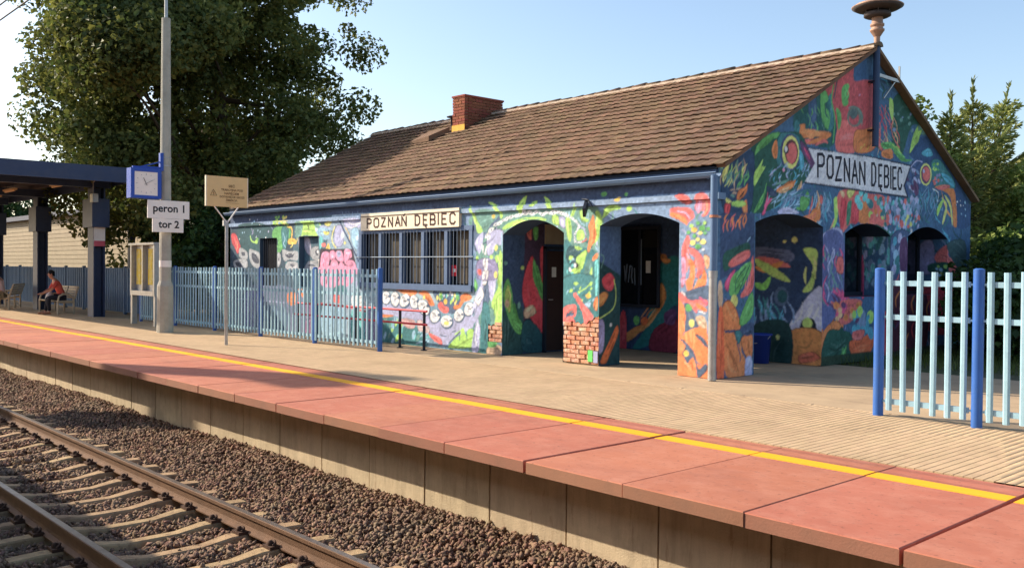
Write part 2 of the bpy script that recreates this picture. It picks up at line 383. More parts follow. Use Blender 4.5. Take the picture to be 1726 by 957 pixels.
MURAL = """\
FP0;0;-1715,368 20,324 26,-16 -1712,-26
Fp1;0;-1715,317 -1274,331 -1213,121 -1211,-56 -1711,-94
Fp2;0;-1274,331 -1105,323 -1050,138 -1100,-48 -1270,-61
Fp3;0;-1104,294 -940,288 -972,-38 -1141,-51
Fp4;0;-950,126 -769,130 -573,122 -518,42 -589,-9 -997,-40
Fp5;0;-593,263 -487,283 -359,283 -257,278 -229,231 -238,99 -326,74 -469,226 -500,9 -589,3 -546,134
Ft5;3.2;-418,266 -411,260 -411,251
Ft6;3.3;-56,175 -61,168 -60,162
Ft6;2.4;-99,237 -104,232 -105,226
Ft5;3.9;-371,197 -379,185 -375,173
Ft5;4;-355,227 -353,219 -344,213
Ft7;3.2;-102,159 -107,154 -106,147
Ft8;3.2;-369,178 -366,170 -355,163
Ft6;3.4;-419,246 -424,239 -424,231
Ft8;3.7;-185,187 -174,181 -169,171
Ft7;2.5;-192,217 -188,209 -178,203
Ft5;3;-363,169 -360,160 -366,152
Ft6;2.5;-454,220 -444,209 -430,204
Ft6;3.5;-383,152 -383,142 -389,135
Ft6;3;-68,232 -59,225 -57,216
Ft7;2.6;-340,218 -338,206 -329,196
Ft9;2.9;-29,216 -23,213 -21,207
Ft5;2.2;-33,196 -35,187 -30,179
Ft9;2.7;-247,177 -246,165 -237,154
Ft9;3.2;-314,271 -314,263 -308,255
Ft8;4.2;-553,249 -542,243 -538,235
Ft5;3.4;-479,275 -489,267 -490,257
Ft6;3.1;-511,255 -510,241 -524,230
Ft6;2.9;-278,162 -269,155 -268,145
Ft5;3;-323,212 -323,204 -330,198
Ft8;3.1;-199,179 -188,171 -185,159
Ft5;3.1;-136,160 -130,156 -127,151
Ft7;2.5;-404,228 -403,218 -409,209
Ft7;2.7;-43,246 -46,236 -42,226
Ft7;4;-518,188 -511,178 -497,171
Ft6;4.1;-546,273 -558,263 -560,249
Ft8;3;-515,209 -513,197 -503,186
Ft7;4;-269,154 -265,148 -256,144
Ft6;3.9;-310,186 -302,176 -302,166
Ft9;3.5;-275,259 -271,251 -273,242
Ft9;2.4;-362,167 -348,157 -343,144
Ft7;2.5;-370,208 -371,196 -363,185
Ft5;3.5;-410,167 -399,159 -399,147
Ft7;3.8;-369,159 -371,147 -361,135
Ft6;2.5;-203,218 -198,208 -186,200
Ft9;3.6;-518,264 -525,256 -523,248
Ft6;3.5;-347,198 -336,192 -330,184
Ft6;3.8;-363,239 -353,235 -347,230
Ft5;2.3;-42,246 -38,238 -40,230
Ft8;3.8;-274,164 -269,153 -258,146
Ft7;3.6;-415,215 -412,206 -402,199
Ft6;2.7;-21,164 -21,156 -16,150
Ft8;3.8;-217,241 -224,234 -225,225
Ft7;3.5;-199,251 -191,240 -176,234
Ft7;3.3;-60,180 -61,170 -55,162
Ft8;4;-473,249 -460,239 -456,225
Ft9;3.4;-169,204 -171,197 -177,191
Ft7;4.1;-435,154 -429,146 -418,142
Ft7;2.8;-158,183 -154,171 -159,160
Ft6;3.5;-571,162 -559,156 -553,147
Ft7;3.8;-528,261 -535,254 -537,245
Ft6;3.4;-83,229 -77,221 -75,213
Ft9;3.1;-560,151 -550,147 -544,139
Ft8;3.3;-568,158 -571,144 -562,131
Ft6;4.2;-458,210 -452,201 -441,194
Ft6;3;-97,219 -94,208 -100,199
Ft5;3.5;-110,199 -116,191 -114,183
Ft7;2.8;-68,166 -71,156 -69,147
Ft5;2.4;-39,161 -33,158 -31,151
Ft7;4.4;-523,176 -525,164 -537,154
Ft7;3.6;-99,208 -91,199 -79,195
Ft6;2.5;-69,155 -57,152 -50,143
Ft5;2.4;-141,228 -151,220 -154,209
Ft9;3.5;-267,265 -269,256 -264,246
Ft6;3.6;-298,253 -289,242 -273,236
Ft6;2.8;-314,196 -314,187 -321,181
Ft7;4;-514,229 -508,217 -513,206
Ft6;3.8;-513,148 -504,144 -499,136
Ft7;3.6;-70,209 -65,201 -57,197
Ft6;4.1;-461,249 -468,242 -468,234
Ft5;3.5;-220,253 -218,243 -224,233
Ft7;3.4;-111,189 -107,180 -98,173
Ft9;3.1;-27,246 -27,239 -30,234
Ft5;3.3;-31,257 -38,250 -39,240
Ft6;2.8;-112,222 -115,213 -111,205
Ft9;2.9;-317,271 -324,265 -324,258
Ft6;3.3;-339,166 -349,157 -352,146
Ft5;2.6;-497,252 -500,244 -509,239
Ft5;4.2;-444,170 -454,158 -450,145
Ft6;2.7;-111,175 -106,163 -92,157
Ft9;2.5;-293,258 -285,247 -270,241
Ft9;3.9;-381,205 -382,196 -390,187
Ft8;2.9;-414,236 -406,225 -390,221
Ft8;3.5;-218,196 -206,191 -202,181
Ft6;3.3;-241,226 -248,215 -245,203
Ft8;2.8;-37,260 -28,254 -24,246
Ft7;3.8;-490,162 -483,149 -488,135
Ft5;3.5;-212,265 -212,253 -220,243
Ft6;2.6;-207,206 -206,199 -199,195
Ft6;3.8;-279,239 -274,226 -281,215
Ft5;3;-542,236 -549,223 -542,209
Ft9;3.5;-170,175 -170,168 -174,163
Ft5;4.2;-437,158 -440,144 -453,133
Ft9;3.3;-252,208 -246,200 -234,195
Ft9;3.8;-257,205 -260,199 -259,192
Ft7;2.9;-36,206 -31,198 -33,188
Ft6;3.1;-220,196 -218,190 -219,184
Ft7;3.1;-305,236 -303,226 -294,216
Ft7;2.9;-28,214 -30,202 -40,195
Ft6;2.3;-36,235 -38,226 -34,218
Ft7;3;-463,152 -473,142 -475,131
Ft9;2.7;-336,191 -335,179 -323,170
Ft7;2.9;-507,147 -497,144 -492,137
Ft8;2.5;-57,223 -60,215 -58,208
Ft8;4.4;-511,175 -503,171 -497,164
Ft7;2.9;-300,183 -302,169 -295,158
Ft8;2.8;-169,269 -160,260 -159,249
Ft8;3.1;-223,205 -219,198 -211,194
Ft6;3.3;-135,257 -131,251 -124,247
Ft5;3.3;-72,229 -78,219 -74,208
Ft8;4.1;-353,229 -355,221 -350,215
Ft6;2.6;-337,248 -345,241 -344,233
Ft7;2.6;-245,209 -243,197 -250,187
Ft7;3.7;-274,165 -273,156 -265,149
Ft8;4.1;-489,165 -478,154 -462,150
Ft7;3.4;-136,245 -135,238 -128,233
Ft8;2.4;-34,161 -32,153 -36,146
Ft8;3.8;-200,249 -197,240 -200,234
Ft9;2.6;-79,231 -72,222 -60,216
Ft5;3.2;-361,219 -349,212 -344,200
Ft7;3.1;-149,193 -138,186 -134,176
Ft5;3.4;-457,280 -442,272 -437,260
Ft5;3.5;-361,243 -361,235 -355,229
Ft8;2.6;-400,271 -403,258 -417,250
Ft9;3.3;-154,263 -152,254 -157,247
Ft9;2.4;-100,186 -93,177 -92,166
Ft6;4.5;-984,139 -997,131 -996,120
Ft8;3.8;-817,28 -813,18 -802,12
Ft9;3.5;-879,69 -878,57 -888,48
Ft9;3.8;-970,-4 -953,-10 -946,-21
Ft5;2.8;-970,10 -973,3 -968,-4
Ft9;2.7;-805,243 -798,235 -800,228
Ft8;3.3;-929,156 -922,148 -924,140
Ft8;4;-613,70 -607,61 -611,51
Ft9;4.1;-986,46 -978,41 -978,34
Ft8;4;-799,120 -795,114 -784,110
Ft8;3.4;-811,178 -813,166 -824,158
Ft8;2.8;-927,241 -934,230 -930,219
Ft8;3.5;-854,115 -847,105 -852,95
Ft8;3.7;-982,161 -967,154 -962,146
Ft8;3.1;-969,62 -971,52 -961,44
Ft5;3.3;-696,67 -690,57 -694,46
Ft5;3.9;-878,52 -888,46 -890,40
Ft5;3.3;-835,42 -833,33 -822,28
Ft6;3.4;-1012,133 -1029,125 -1032,112
Ft5;3.3;-743,48 -732,44 -728,37
Ft5;3.1;-665,116 -667,105 -677,97
Ft9;4.4;-920,224 -920,212 -932,200
Ft6;2.7;-532,51 -523,45 -521,36
Ft6;2.8;-651,74 -651,68 -658,61
Ft5;3.1;-927,174 -929,166 -924,157
Ft8;3.6;-1029,126 -1024,116 -1029,107
Ft9;3;-799,92 -803,80 -794,69
Ft6;4.4;-871,192 -866,183 -871,174
Ft6;2.5;-665,123 -671,116 -671,108
Ft9;2.7;-625,142 -619,132 -621,122
Ft6;3.8;-860,250 -856,238 -840,228
Ft6;3.8;-777,105 -777,93 -764,84
Ft8;3.3;-574,197 -575,190 -583,184
Ft6;4.2;-1056,-19 -1048,-26 -1032,-29
Ft6;2.9;-1004,96 -996,88 -981,84
Ft9;2.7;-777,239 -788,231 -790,220
Ft8;3.5;-693,156 -699,149 -699,143
Ft8;2.7;-607,93 -602,83 -605,72
Ft6;2.8;-834,115 -821,107 -816,94
Ft5;3;-688,23 -683,12 -691,0
Ft9;3.2;-522,218 -512,214 -506,207
Ft5;2.8;-762,78 -754,73 -751,67
Ft6;3.5;-922,13 -910,3 -892,-2
Ft6;2.8;-998,5 -1000,-9 -987,-20
Ft5;4.2;-1098,-31 -1106,-44 -1100,-55
Ft5;3.3;-699,251 -702,238 -694,227
Ft5;3.4;-799,137 -810,126 -810,116
Ft8;3.6;-683,109 -683,102 -675,96
Ft5;4.3;-917,-17 -912,-26 -898,-31
Ft5;2.7;-653,195 -649,185 -637,178
Ft8;4.4;-1021,57 -1013,46 -1021,33
Ft9;2.9;-838,243 -840,232 -853,226
Ft8;3.4;-920,52 -909,45 -906,38
Ft5;3.2;-806,189 -809,180 -817,173
Ft6;3.9;-805,58 -807,46 -800,38
Ft8;2.8;-531,192 -529,185 -536,179
Ft5;3.8;-1002,165 -999,157 -987,151
Ft8;3.6;-726,203 -735,198 -737,192
Ft5;2.9;-841,103 -838,96 -843,88
Ft9;2.7;-965,-2 -955,-13 -936,-18
Ft8;2.8;-594,225 -603,218 -603,209
Ft6;2.6;-622,177 -633,167 -633,156
Ft5;2.8;-611,222 -596,216 -588,206
Ft6;3.6;-842,64 -831,60 -827,52
Ft8;3.4;-575,131 -584,120 -580,110
Ft8;3.5;-862,-10 -855,-21 -839,-29
Ft9;2.8;-1055,155 -1047,142 -1052,130
Ft9;3;-785,171 -793,162 -795,152
Ft6;2.9;-789,27 -789,18 -798,10
Ft8;2.8;-747,68 -741,61 -731,58
Ft5;3.4;-608,261 -604,255 -596,252
Ft6;4;-1010,17 -998,8 -1000,-3
Ft6;4.6;-993,62 -1001,55 -1001,48
Ft5;4;-954,222 -968,214 -973,203
Ft5;2.4;-547,197 -545,186 -552,176
Ft8;4.6;-1054,58 -1041,52 -1036,42
Ft6;2.7;-762,230 -762,218 -753,209
Ft9;2.9;-1011,75 -1006,64 -1013,56
Ft5;3.4;-949,50 -932,43 -927,31
Ft8;3.8;-582,4 -576,-2 -565,-5
Ft9;3.7;-740,150 -755,143 -757,131
Ft8;3.6;-627,131 -634,120 -630,109
Ft5;2.8;-708,64 -702,58 -702,50
Ft8;4.4;-994,101 -989,88 -996,76
Ft8;3.4;-762,73 -754,66 -753,57
Ft9;3.9;-713,-5 -713,-16 -721,-27
Ft5;3.2;-587,111 -585,105 -580,100
Ft5;3.8;-793,185 -795,176 -808,169
Ft5;2.8;-609,202 -611,195 -607,188
Ft9;3.5;-906,211 -890,207 -883,197
Ft6;2.6;-672,200 -658,193 -654,182
Ft6;4;-990,176 -987,169 -977,164
Ft6;2.6;-782,166 -765,161 -755,153
Ft8;2.9;-714,44 -704,42 -698,36
Ft8;2.6;-869,220 -871,209 -883,201
Ft6;2.9;-624,213 -633,206 -637,196
Ft5;3.7;-622,87 -630,77 -630,66
Ft9;2.5;-630,262 -617,255 -611,244
Ft8;2.7;-539,250 -546,243 -547,233
Ft9;3.8;-784,262 -781,253 -773,245
Ft8;4;-1011,81 -1011,74 -1003,67
Ft8;3.1;-1004,117 -994,113 -989,106
Ft6;3.4;-769,125 -760,113 -742,108
Ft6;3.4;-690,63 -692,56 -690,49
Ft8;3.3;-1086,70 -1083,61 -1088,52
Ft9;2.4;-574,226 -570,216 -559,208
Ft5;4.4;-1011,97 -1006,91 -994,87
Ft8;2.8;-550,65 -550,56 -559,47
Ft5;2.9;-926,117 -931,105 -923,93
Ft6;3.5;-625,180 -620,172 -623,162
Ft8;3.7;-658,137 -657,131 -652,125
Ft9;3.3;-788,105 -782,97 -781,89
Ft9;3.4;-795,134 -797,127 -806,121
Ft9;3.6;-920,25 -920,18 -927,11
Ft6;3.7;-893,131 -879,125 -872,117
Ft6;2.7;-737,258 -739,248 -733,239
Ft9;3.3;-548,50 -550,38 -559,28
Ft5;3.8;-1088,258 -1099,250 -1096,241
Ft5;3.3;-610,5 -608,-3 -600,-9
Ft8;2.4;-646,249 -655,242 -659,233
Ft10;4;-1338,37 -1341,29 -1335,22
Ft10;3;-1270,216 -1264,210 -1252,207
Ft10;4.2;-1529,87 -1519,81 -1515,73
Ft11;3.6;-1604,50 -1593,43 -1596,34
Ft10;4.1;-1318,194 -1312,186 -1300,180
Ft12;3.5;-1208,199 -1205,188 -1191,179
Ft8;4.1;-1604,74 -1604,65 -1596,59
Ft8;3.2;-1258,213 -1246,207 -1246,200
Ft11;3.6;-1282,247 -1279,239 -1267,233
Ft12;3.8;-1149,135 -1162,129 -1165,121
Ft11;3.5;-1377,196 -1371,188 -1358,183
Ft12;3.1;-1205,145 -1185,141 -1176,131
Ft10;2.8;-1158,253 -1164,247 -1164,241
Ft8;3.6;-1104,75 -1102,65 -1110,54
Ft10;3.3;-1139,47 -1126,41 -1123,31
Ft10;4.2;-1329,64 -1323,56 -1310,52
Ft10;4.1;-1499,195 -1506,183 -1496,172
Ft10;3.1;-1558,144 -1554,134 -1540,126
Ft10;4.1;-1352,169 -1342,162 -1345,152
Ft10;3.9;-1381,227 -1378,219 -1381,210
Ft10;2.7;-1139,43 -1128,36 -1125,29
Ft10;4;-1298,53 -1283,44 -1280,32
Ft10;3.9;-1530,135 -1519,125 -1499,119
Ft10;3.8;-1402,86 -1379,82 -1366,72
Ft8;3.7;-1305,162 -1305,153 -1314,145
Ft10;3.4;-1171,182 -1169,174 -1171,169
Ft12;3;-1232,36 -1224,29 -1206,25
Ft10;3.5;-1540,156 -1540,149 -1533,143
Ft8;4.1;-1216,97 -1199,93 -1187,86
Ft11;2.5;-1183,196 -1186,190 -1194,185
Ft8;3.8;-1482,138 -1492,133 -1499,125
Ft8;3.9;-1219,111 -1213,103 -1219,96
Ft10;3.7;-1244,244 -1249,234 -1243,223
Ft11;4.1;-1560,47 -1557,36 -1564,26
Ft12;3.6;-1620,208 -1620,198 -1631,190
Ft8;3.7;-1183,240 -1180,231 -1172,224
Ft8;2.7;-1114,225 -1109,213 -1111,203
Ft8;3.3;-1242,132 -1236,127 -1225,124
Ft11;3.4;-1462,214 -1469,202 -1459,191
Ft10;3.6;-1357,98 -1351,94 -1342,89
Ft12;3.8;-1363,47 -1369,39 -1366,30
Ft11;3;-1413,207 -1419,199 -1419,193
Ft10;4.2;-1600,87 -1597,77 -1604,65
Ft8;4.3;-1489,148 -1495,140 -1492,132
Ft10;4.1;-1604,74 -1589,67 -1582,59
Ft10;3.4;-1345,140 -1348,132 -1345,126
Ft12;4.6;-1572,165 -1576,159 -1576,152
Ft10;3.2;-1147,238 -1150,226 -1163,218
Ft12;4;-1547,134 -1530,130 -1523,122
Ft12;3.7;-1509,93 -1508,81 -1526,71
Ft12;4.2;-1580,256 -1584,244 -1598,236
Ft10;3.7;-1126,51 -1123,44 -1112,37
Ft8;3.6;-1321,183 -1324,177 -1333,172
Ft12;3.2;-1244,44 -1256,36 -1259,26
Ft11;3.9;-1382,59 -1385,51 -1382,45
Ft12;2.9;-1552,206 -1555,195 -1541,183
Ft8;2.9;-1109,224 -1103,217 -1106,210
Ft12;4.1;-1112,254 -1096,248 -1090,238
Ft11;3.3;-1106,186 -1100,176 -1108,166
Ft12;3.6;-1247,38 -1247,32 -1241,27
Ft8;4.4;-1575,86 -1564,77 -1564,65
Ft11;4.1;-1520,221 -1527,209 -1523,198
Ft12;3.6;-1513,198 -1503,187 -1506,174
Ft11;4;-1568,43 -1567,35 -1560,29
Ft10;3.3;-1247,240 -1258,230 -1255,219
Ft12;3.1;-1602,256 -1573,249 -1559,237
Ft10;4.6;-1499,164 -1499,154 -1489,146
Ft10;4.7;-1568,99 -1550,92 -1540,81
Ft11;3.6;-1522,70 -1532,63 -1532,56
Ft11;4;-1436,253 -1436,243 -1426,235
Ft12;3.3;-1103,155 -1113,144 -1111,133
Ft11;4.2;-1526,104 -1515,93 -1495,85
Ft12;2.6;-1295,42 -1295,31 -1307,22
Ft11;4.3;-1395,68 -1376,64 -1363,53
Ft8;4;-1230,93 -1233,82 -1248,73
Ft8;3.8;-1161,224 -1147,216 -1141,206
Ft11;3.9;-1163,163 -1152,158 -1149,151
Ft10;3.2;-1217,208 -1229,198 -1226,188
Ft10;3.5;-1228,130 -1222,119 -1207,112
Ft10;3.7;-1150,266 -1136,257 -1134,246
FP13;0;-1716,419 20,351 21,290 -257,285 -575,289 -1104,291 -1714,269
FP14;0;-1645,275 0,275 0,286 -1645,286
Fp10;0;-1580,281 -1462,283 -1396,262 -1404,239 -1470,240 -1478,204 -1570,213 -1602,246
Fe6;0;-1556,274 2,0 -1,-2
Fe9;0;-1481,263 3,0 -1,-3
Fe9;0;-1436,224 3,0 -1,-3
Fe9;0;-1578,286 2,0 -1,-2
Fe9;0;-1560,260 2,0 -1,-2
Fe15;0;-1437,242 3,0 -2,-2
Fe6;0;-1422,258 3,0 -1,-3
Fe9;0;-1621,290 2,0 -1,-2
Fe15;0;-1441,228 3,-1 -2,-3
Fe15;0;-1462,276 2,0 -1,-2
Fe6;0;-1484,292 2,0 0,-2
Fe9;0;-1468,259 3,0 -1,-3
Fe9;0;-1440,229 3,0 -1,-3
Fe9;0;-1571,259 3,0 0,-2
Fe6;0;-1507,264 2,0 0,-2
Fe6;0;-1490,246 3,0 -2,-3
Fe9;0;-1501,288 3,-1 -2,-3
Fe15;0;-1588,242 2,0 -1,-2
Fe9;0;-1615,225 2,0 0,-2
Fe15;0;-1528,294 2,0 0,-2
Fe9;0;-1504,282 2,-1 -2,-2
Fe9;0;-1502,287 3,-1 -2,-3
Fp16;0;-1396,262 -1365,271 -1310,267 -1306,241 -1348,211 -1372,199 -1372,238 -1400,242
Fp8;0;-1349,267 -1314,262 -1317,237 -1333,210 -1348,226
Ft9;4.2;-1345,255 -1333,237 -1341,226 -1327,214
Fe17;0;-1336,280 4,-1 -2,-2
Fe18;0;-1333,277 4,-1 -4,-3
Fe17;0;-1342,276 4,-1 -2,-3
Fe19;0;-1366,277 6,-2 -4,-4
Fe18;0;-1342,281 4,-1 -3,-2
Fe19;0;-1376,287 6,-1 -2,-4
Fe17;0;-1381,295 5,-2 -4,-3
Fe18;0;-1378,285 5,-1 -3,-3
Fe17;0;-1377,285 3,-1 -3,-2
Fe19;0;-1341,280 4,-1 -3,-3
Fe19;0;-1383,277 6,-1 -3,-4
Fe17;0;-1367,295 5,-1 -4,-4
Fe17;0;-1347,276 4,0 -1,-3
Fe17;0;-1372,277 6,-1 -3,-4
Fe19;0;-1344,295 5,-1 -4,-4
Fe18;0;-1366,278 5,-1 -3,-3
Fe18;0;-1339,291 5,-2 -4,-4
Fe18;0;-1343,291 3,0 -1,-2
Fe19;0;-1371,276 4,-1 -1,-3
Fe18;0;-1326,279 4,-1 -3,-3
Fe19;0;-1319,275 6,-1 -4,-4
Fe18;0;-1346,283 4,-1 -2,-3
Fe17;0;-1360,283 3,-1 -3,-2
Fe17;0;-1364,283 5,-1 -2,-4
Fe18;0;-1329,293 5,-1 -3,-4
Fe19;0;-1383,284 6,-1 -2,-4
Fs18;2.3;-1373,284 -1341,284 -1310,283
Ft20;5.7;-1325,268 -1299,265 -1298,241 -1306,227
Ft18;4.5;-1283,257 -1270,236 -1283,223
Fp20;0;-1317,233 -1302,239 -1279,235 -1276,225 -1294,223 -1313,224
Ft18;3.8;-1294,231 -1294,221 -1306,215
Fp19;0;-1272,278 -1164,276 -1164,244 -1224,245 -1257,245 -1265,259
Fp5;0;-1272,278 -1243,275 -1253,243 -1280,244
Ft21;4.8;-1221,271 -1214,265 -1217,259
Fp22;0;-1639,255 -1616,257 -1597,240 -1583,217 -1601,202 -1615,217 -1634,232
Ft23;4.6;-1625,251 -1611,232 -1606,207
Fs24;1.7;-1606,238 -1599,221 -1606,213
Ft19;4.9;-1526,251 -1517,236 -1491,230
Ft17;4;-1496,244 -1479,240 -1487,232
Fe19;0;-1489,233 8,0 0,-6
Ft25;3.3;-1522,273 -1509,257 -1518,253
Fs0;2;-1429,284 -1413,274 -1396,262
Fp26;0;-1588,217 -1557,212 -1539,200 -1543,186 -1574,188 -1592,196
Fp27;0;-1588,217 -1557,212 -1539,200 -1543,186 -1574,188 -1592,196
Fp28;0;-1577,206 -1556,204 -1556,196 -1572,196
Fp26;0;-1622,180 -1588,186 -1547,184 -1541,165 -1578,161 -1619,165
Fp27;0;-1622,180 -1588,186 -1547,184 -1541,165 -1578,161 -1619,165
Fp28;0;-1610,177 -1583,175 -1578,165 -1605,167
Fp26;0;-1530,212 -1504,210 -1470,200 -1470,164 -1495,163 -1525,180
Fp27;0;-1530,212 -1504,210 -1470,200 -1470,164 -1495,163 -1525,180
Fp28;0;-1517,202 -1495,200 -1474,184 -1478,174 -1508,180
Fp26;0;-1372,201 -1356,197 -1356,176 -1371,166
Fp27;0;-1372,201 -1356,197 -1356,176 -1371,166
Fp28;0;-1367,191 -1362,185 -1367,180
Fp26;0;-1344,211 -1313,206 -1272,206 -1264,195 -1271,182 -1309,185 -1332,180 -1346,195
Fp27;0;-1344,211 -1313,206 -1272,206 -1264,195 -1271,182 -1309,185 -1332,180 -1346,195
Fp28;0;-1332,199 -1305,195 -1287,199 -1294,191 -1317,189
Fp26;0;-1321,178 -1294,180 -1268,176 -1271,161 -1328,160
Fp27;0;-1321,178 -1294,180 -1268,176 -1271,161 -1328,160
Fp28;0;-1305,172 -1286,170 -1294,165
Fp26;0;-1256,168 -1238,180 -1202,180 -1191,169 -1202,159 -1260,159
Fp27;0;-1256,168 -1238,180 -1202,180 -1191,169 -1202,159 -1260,159
Fp28;0;-1242,169 -1223,174 -1205,167
Fp29;0;-1261,240 -1235,236 -1227,195 -1257,210
Fp26;0;-1227,210 -1206,217 -1181,215 -1163,205 -1167,187 -1191,180 -1216,185 -1229,196
Fp27;0;-1227,210 -1206,217 -1181,215 -1163,205 -1167,187 -1191,180 -1216,185 -1229,196
Fp28;0;-1209,204 -1192,211 -1181,204 -1198,195
Fe15;0;-1195,204 6,0 0,-4
Fp30;0;-1191,176 -1163,185 -1157,162 -1184,161
Fp9;0;-1182,264 -1154,268 -1106,260 -1126,252 -1114,235 -1149,234 -1178,251
Fe15;0;-1178,258 6,0 0,-4
Fp18;0;-1140,272 -1118,276 -1106,273 -1122,265
Fp18;0;-1142,253 -1118,250 -1125,244 -1139,246
Fs6;3;-1178,264 -1146,265 -1114,260
Fp31;0;-1162,240 -1145,236 -1149,219 -1161,211
Fp23;0;-1153,223 -1137,225 -1133,217 -1147,215
Fp20;0;-1133,210 -1121,223 -1113,210 -1125,204
Fp6;0;-1087,262 -1060,265 -1052,251 -1055,226 -1067,216 -1086,218 -1096,235
Fs18;3.7;-1092,264 -1104,243 -1102,225 -1086,212
Fs20;2.5;-1048,261 -1029,242 -1029,226
Fe15;0;-1058,242 7,0 0,-7
Fe18;0;-1048,223 5,0 0,-4
Fp6;0;-1049,277 -1000,280 -968,271 -986,259 -1022,256 -1048,263
Fs15;1.4;-1037,275 -1015,266 -986,269
Fs15;1.4;-1033,260 -1007,260 -979,271
Fs0;2.1;-1060,298 -1056,288 -1058,279
Fs0;2;-1045,297 -1041,287 -1043,279
Fs0;2;-1032,297 -1028,287 -1030,279
Fs0;2;-1017,296 -1013,286 -1015,278
Fs0;2;-995,295 -991,285 -993,277
Fp9;0;-1018,254 -993,255 -985,217 -1003,209 -1018,232
Fe15;0;-996,234 4,0 0,-5
Fp0;0;-986,251 -971,249 -984,165 -999,177
Fs13;5.4;-1071,278 -1056,257 -1033,232 -1010,205 -988,179
FP32;0;-1157,211 -1014,209 -995,159 -1169,158
Fp33;0;-1153,194 -1141,203 -1121,202 -1115,189 -1125,162 -1155,162
Fp33;0;-1113,203 -1094,204 -1091,189 -1105,183 -1114,189
Fp33;0;-1086,204 -1063,205 -1053,189 -1055,179 -1074,181 -1088,191
Fp33;0;-1050,206 -1025,207 -1018,191 -1032,185 -1047,173
Fp33;0;-1109,177 -1095,185 -1080,179 -1078,162 -1107,161
Fp33;0;-1072,173 -1061,179 -1049,169 -1049,159 -1074,159
Fp33;0;-1044,173 -1029,183 -1008,179 -999,163 -1017,162 -1029,169
Fs34;2.1;-1143,198 -1137,181
Fs34;2.1;-1149,185 -1141,168
Fs35;2.5;-1105,198 -1099,189
Fs35;2.5;-1044,199 -1029,201
Fs35;2.5;-1099,177 -1095,173
Fp6;0;-1084,203 -1067,204 -1063,195 -1078,189
Fp5;0;-1187,275 -1170,277 -1162,262 -1182,264
Fp33;0;-1162,166 -999,166 -1011,134 -1049,119 -1115,118 -1152,124
Fs36;3.9;-1134,161 -1125,144 -1129,125
Fs36;3.8;-1076,159 -1071,142 -1084,126
Fs34;3.7;-1041,159 -1041,138
Fp37;0;-1272,105 -1242,108 -1232,81 -1266,70
Fp23;0;-1093,102 -1062,98 -1070,81 -1097,85
Fp38;0;-1256,62 -1174,68 -1178,9 -1251,5
Fp9;0;-1147,64 -1049,73 -1052,-7 -1136,-8
Fp31;0;-1014,71 -956,67 -960,3 -1013,-5
Fp8;0;-1093,118 -1049,124 -1040,106 -1084,100
Fp15;0;-1015,99 -965,105 -917,86 -956,67 -1006,69
Fs22;3.4;-1161,78 -1083,74 -1014,71 -956,65
Fp25;0;-956,62 -908,60 -908,2 -955,-6
Fp39;0;-1663,95 -1272,110 -1270,-21 -1662,-18
Fp37;0;-1317,98 -1272,102 -1271,74 -1312,68
Fp40;0;-1554,90 -1484,94 -1483,8 -1553,10
Fs6;3.9;-1601,75 -1428,74 -1322,73
Fp41;0;-1472,57 -1332,60 -1331,1 -1472,-5
Fp42;0;-926,114 -579,123 -578,100 -925,81
Fp6;0;-891,82 -762,85 -701,56 -616,67 -578,73 -578,48 -621,32 -651,13 -677,7 -719,26 -762,54 -891,63
Fp8;0;-891,53 -825,52 -761,39 -724,11 -742,1 -890,1
Fe19;0;-821,19 5,0 1,-8
Fe31;0;-780,43 4,-1 -5,-7
Fe9;0;-881,15 5,0 -3,-9
Fe9;0;-844,52 3,0 0,-6
Fe19;0;-852,32 5,0 -2,-8
Fe31;0;-837,16 3,0 -2,-5
Fe9;0;-815,42 6,-1 -4,-10
Fe5;0;-820,30 5,0 -1,-9
Fe31;0;-817,29 4,0 -2,-7
Fe5;0;-853,39 4,0 -1,-7
Fe9;0;-836,51 4,0 -1,-6
Fe31;0;-819,46 5,-1 -5,-8
Fe5;0;-880,49 6,-1 -5,-10
Fe9;0;-852,3 5,-1 -5,-9
Fe31;0;-771,20 5,0 -1,-8
Fe9;0;-853,43 5,0 -3,-8
Fe9;0;-774,23 6,0 -2,-10
Fe9;0;-851,39 5,0 1,-8
Fe19;0;-838,46 5,0 -3,-9
Fe31;0;-856,41 3,-1 -3,-5
Fe5;0;-861,40 4,0 -1,-7
Fe9;0;-839,49 3,0 -3,-6
Fe5;0;-865,16 4,0 -3,-7
Fe19;0;-834,12 5,-1 -5,-9
Fe19;0;-819,45 5,0 0,-8
Fe5;0;-758,18 5,-1 -4,-8
Fe31;0;-717,25 3,-2 -10,-6
Fe9;0;-753,8 1,-2 -13,-4
Fe9;0;-740,25 2,-2 -12,-5
Fe31;0;-745,8 1,-1 -8,-3
Fe9;0;-746,32 2,-1 -6,-4
Fe9;0;-723,30 2,-2 -10,-4
Fe9;0;-724,11 2,-1 -5,-4
Fe9;0;-734,13 1,-2 -11,-4
Fe9;0;-736,27 1,-2 -12,-3
Fe9;0;-749,32 1,-2 -11,-3
Fp37;0;-852,124 -794,121 -762,115 -775,107 -800,104 -822,115
Fp37;0;-759,113 -732,117 -717,110 -702,91 -705,87 -719,88 -732,103
Fe18;0;-738,103 4,0 0,-4
Fp12;0;-702,118 -622,120 -619,99 -644,73 -690,97
Fe9;0;-675,110 2,0 1,-2
Fe9;0;-676,109 2,0 1,-2
Fe9;0;-661,118 2,0 0,-2
Fe15;0;-642,113 2,0 1,-3
Fe9;0;-669,110 2,0 0,-2
Fe15;0;-630,112 2,0 1,-2
Fe15;0;-631,109 3,0 0,-3
Fe9;0;-657,109 2,0 -1,-2
Fe9;0;-676,109 2,0 0,-2
Fe15;0;-678,115 2,0 0,-2
Fe9;0;-690,117 1,0 0,-2
Fe15;0;-643,112 3,0 0,-3
Fe9;0;-685,115 2,0 -1,-3
Fe9;0;-649,115 2,0 0,-2
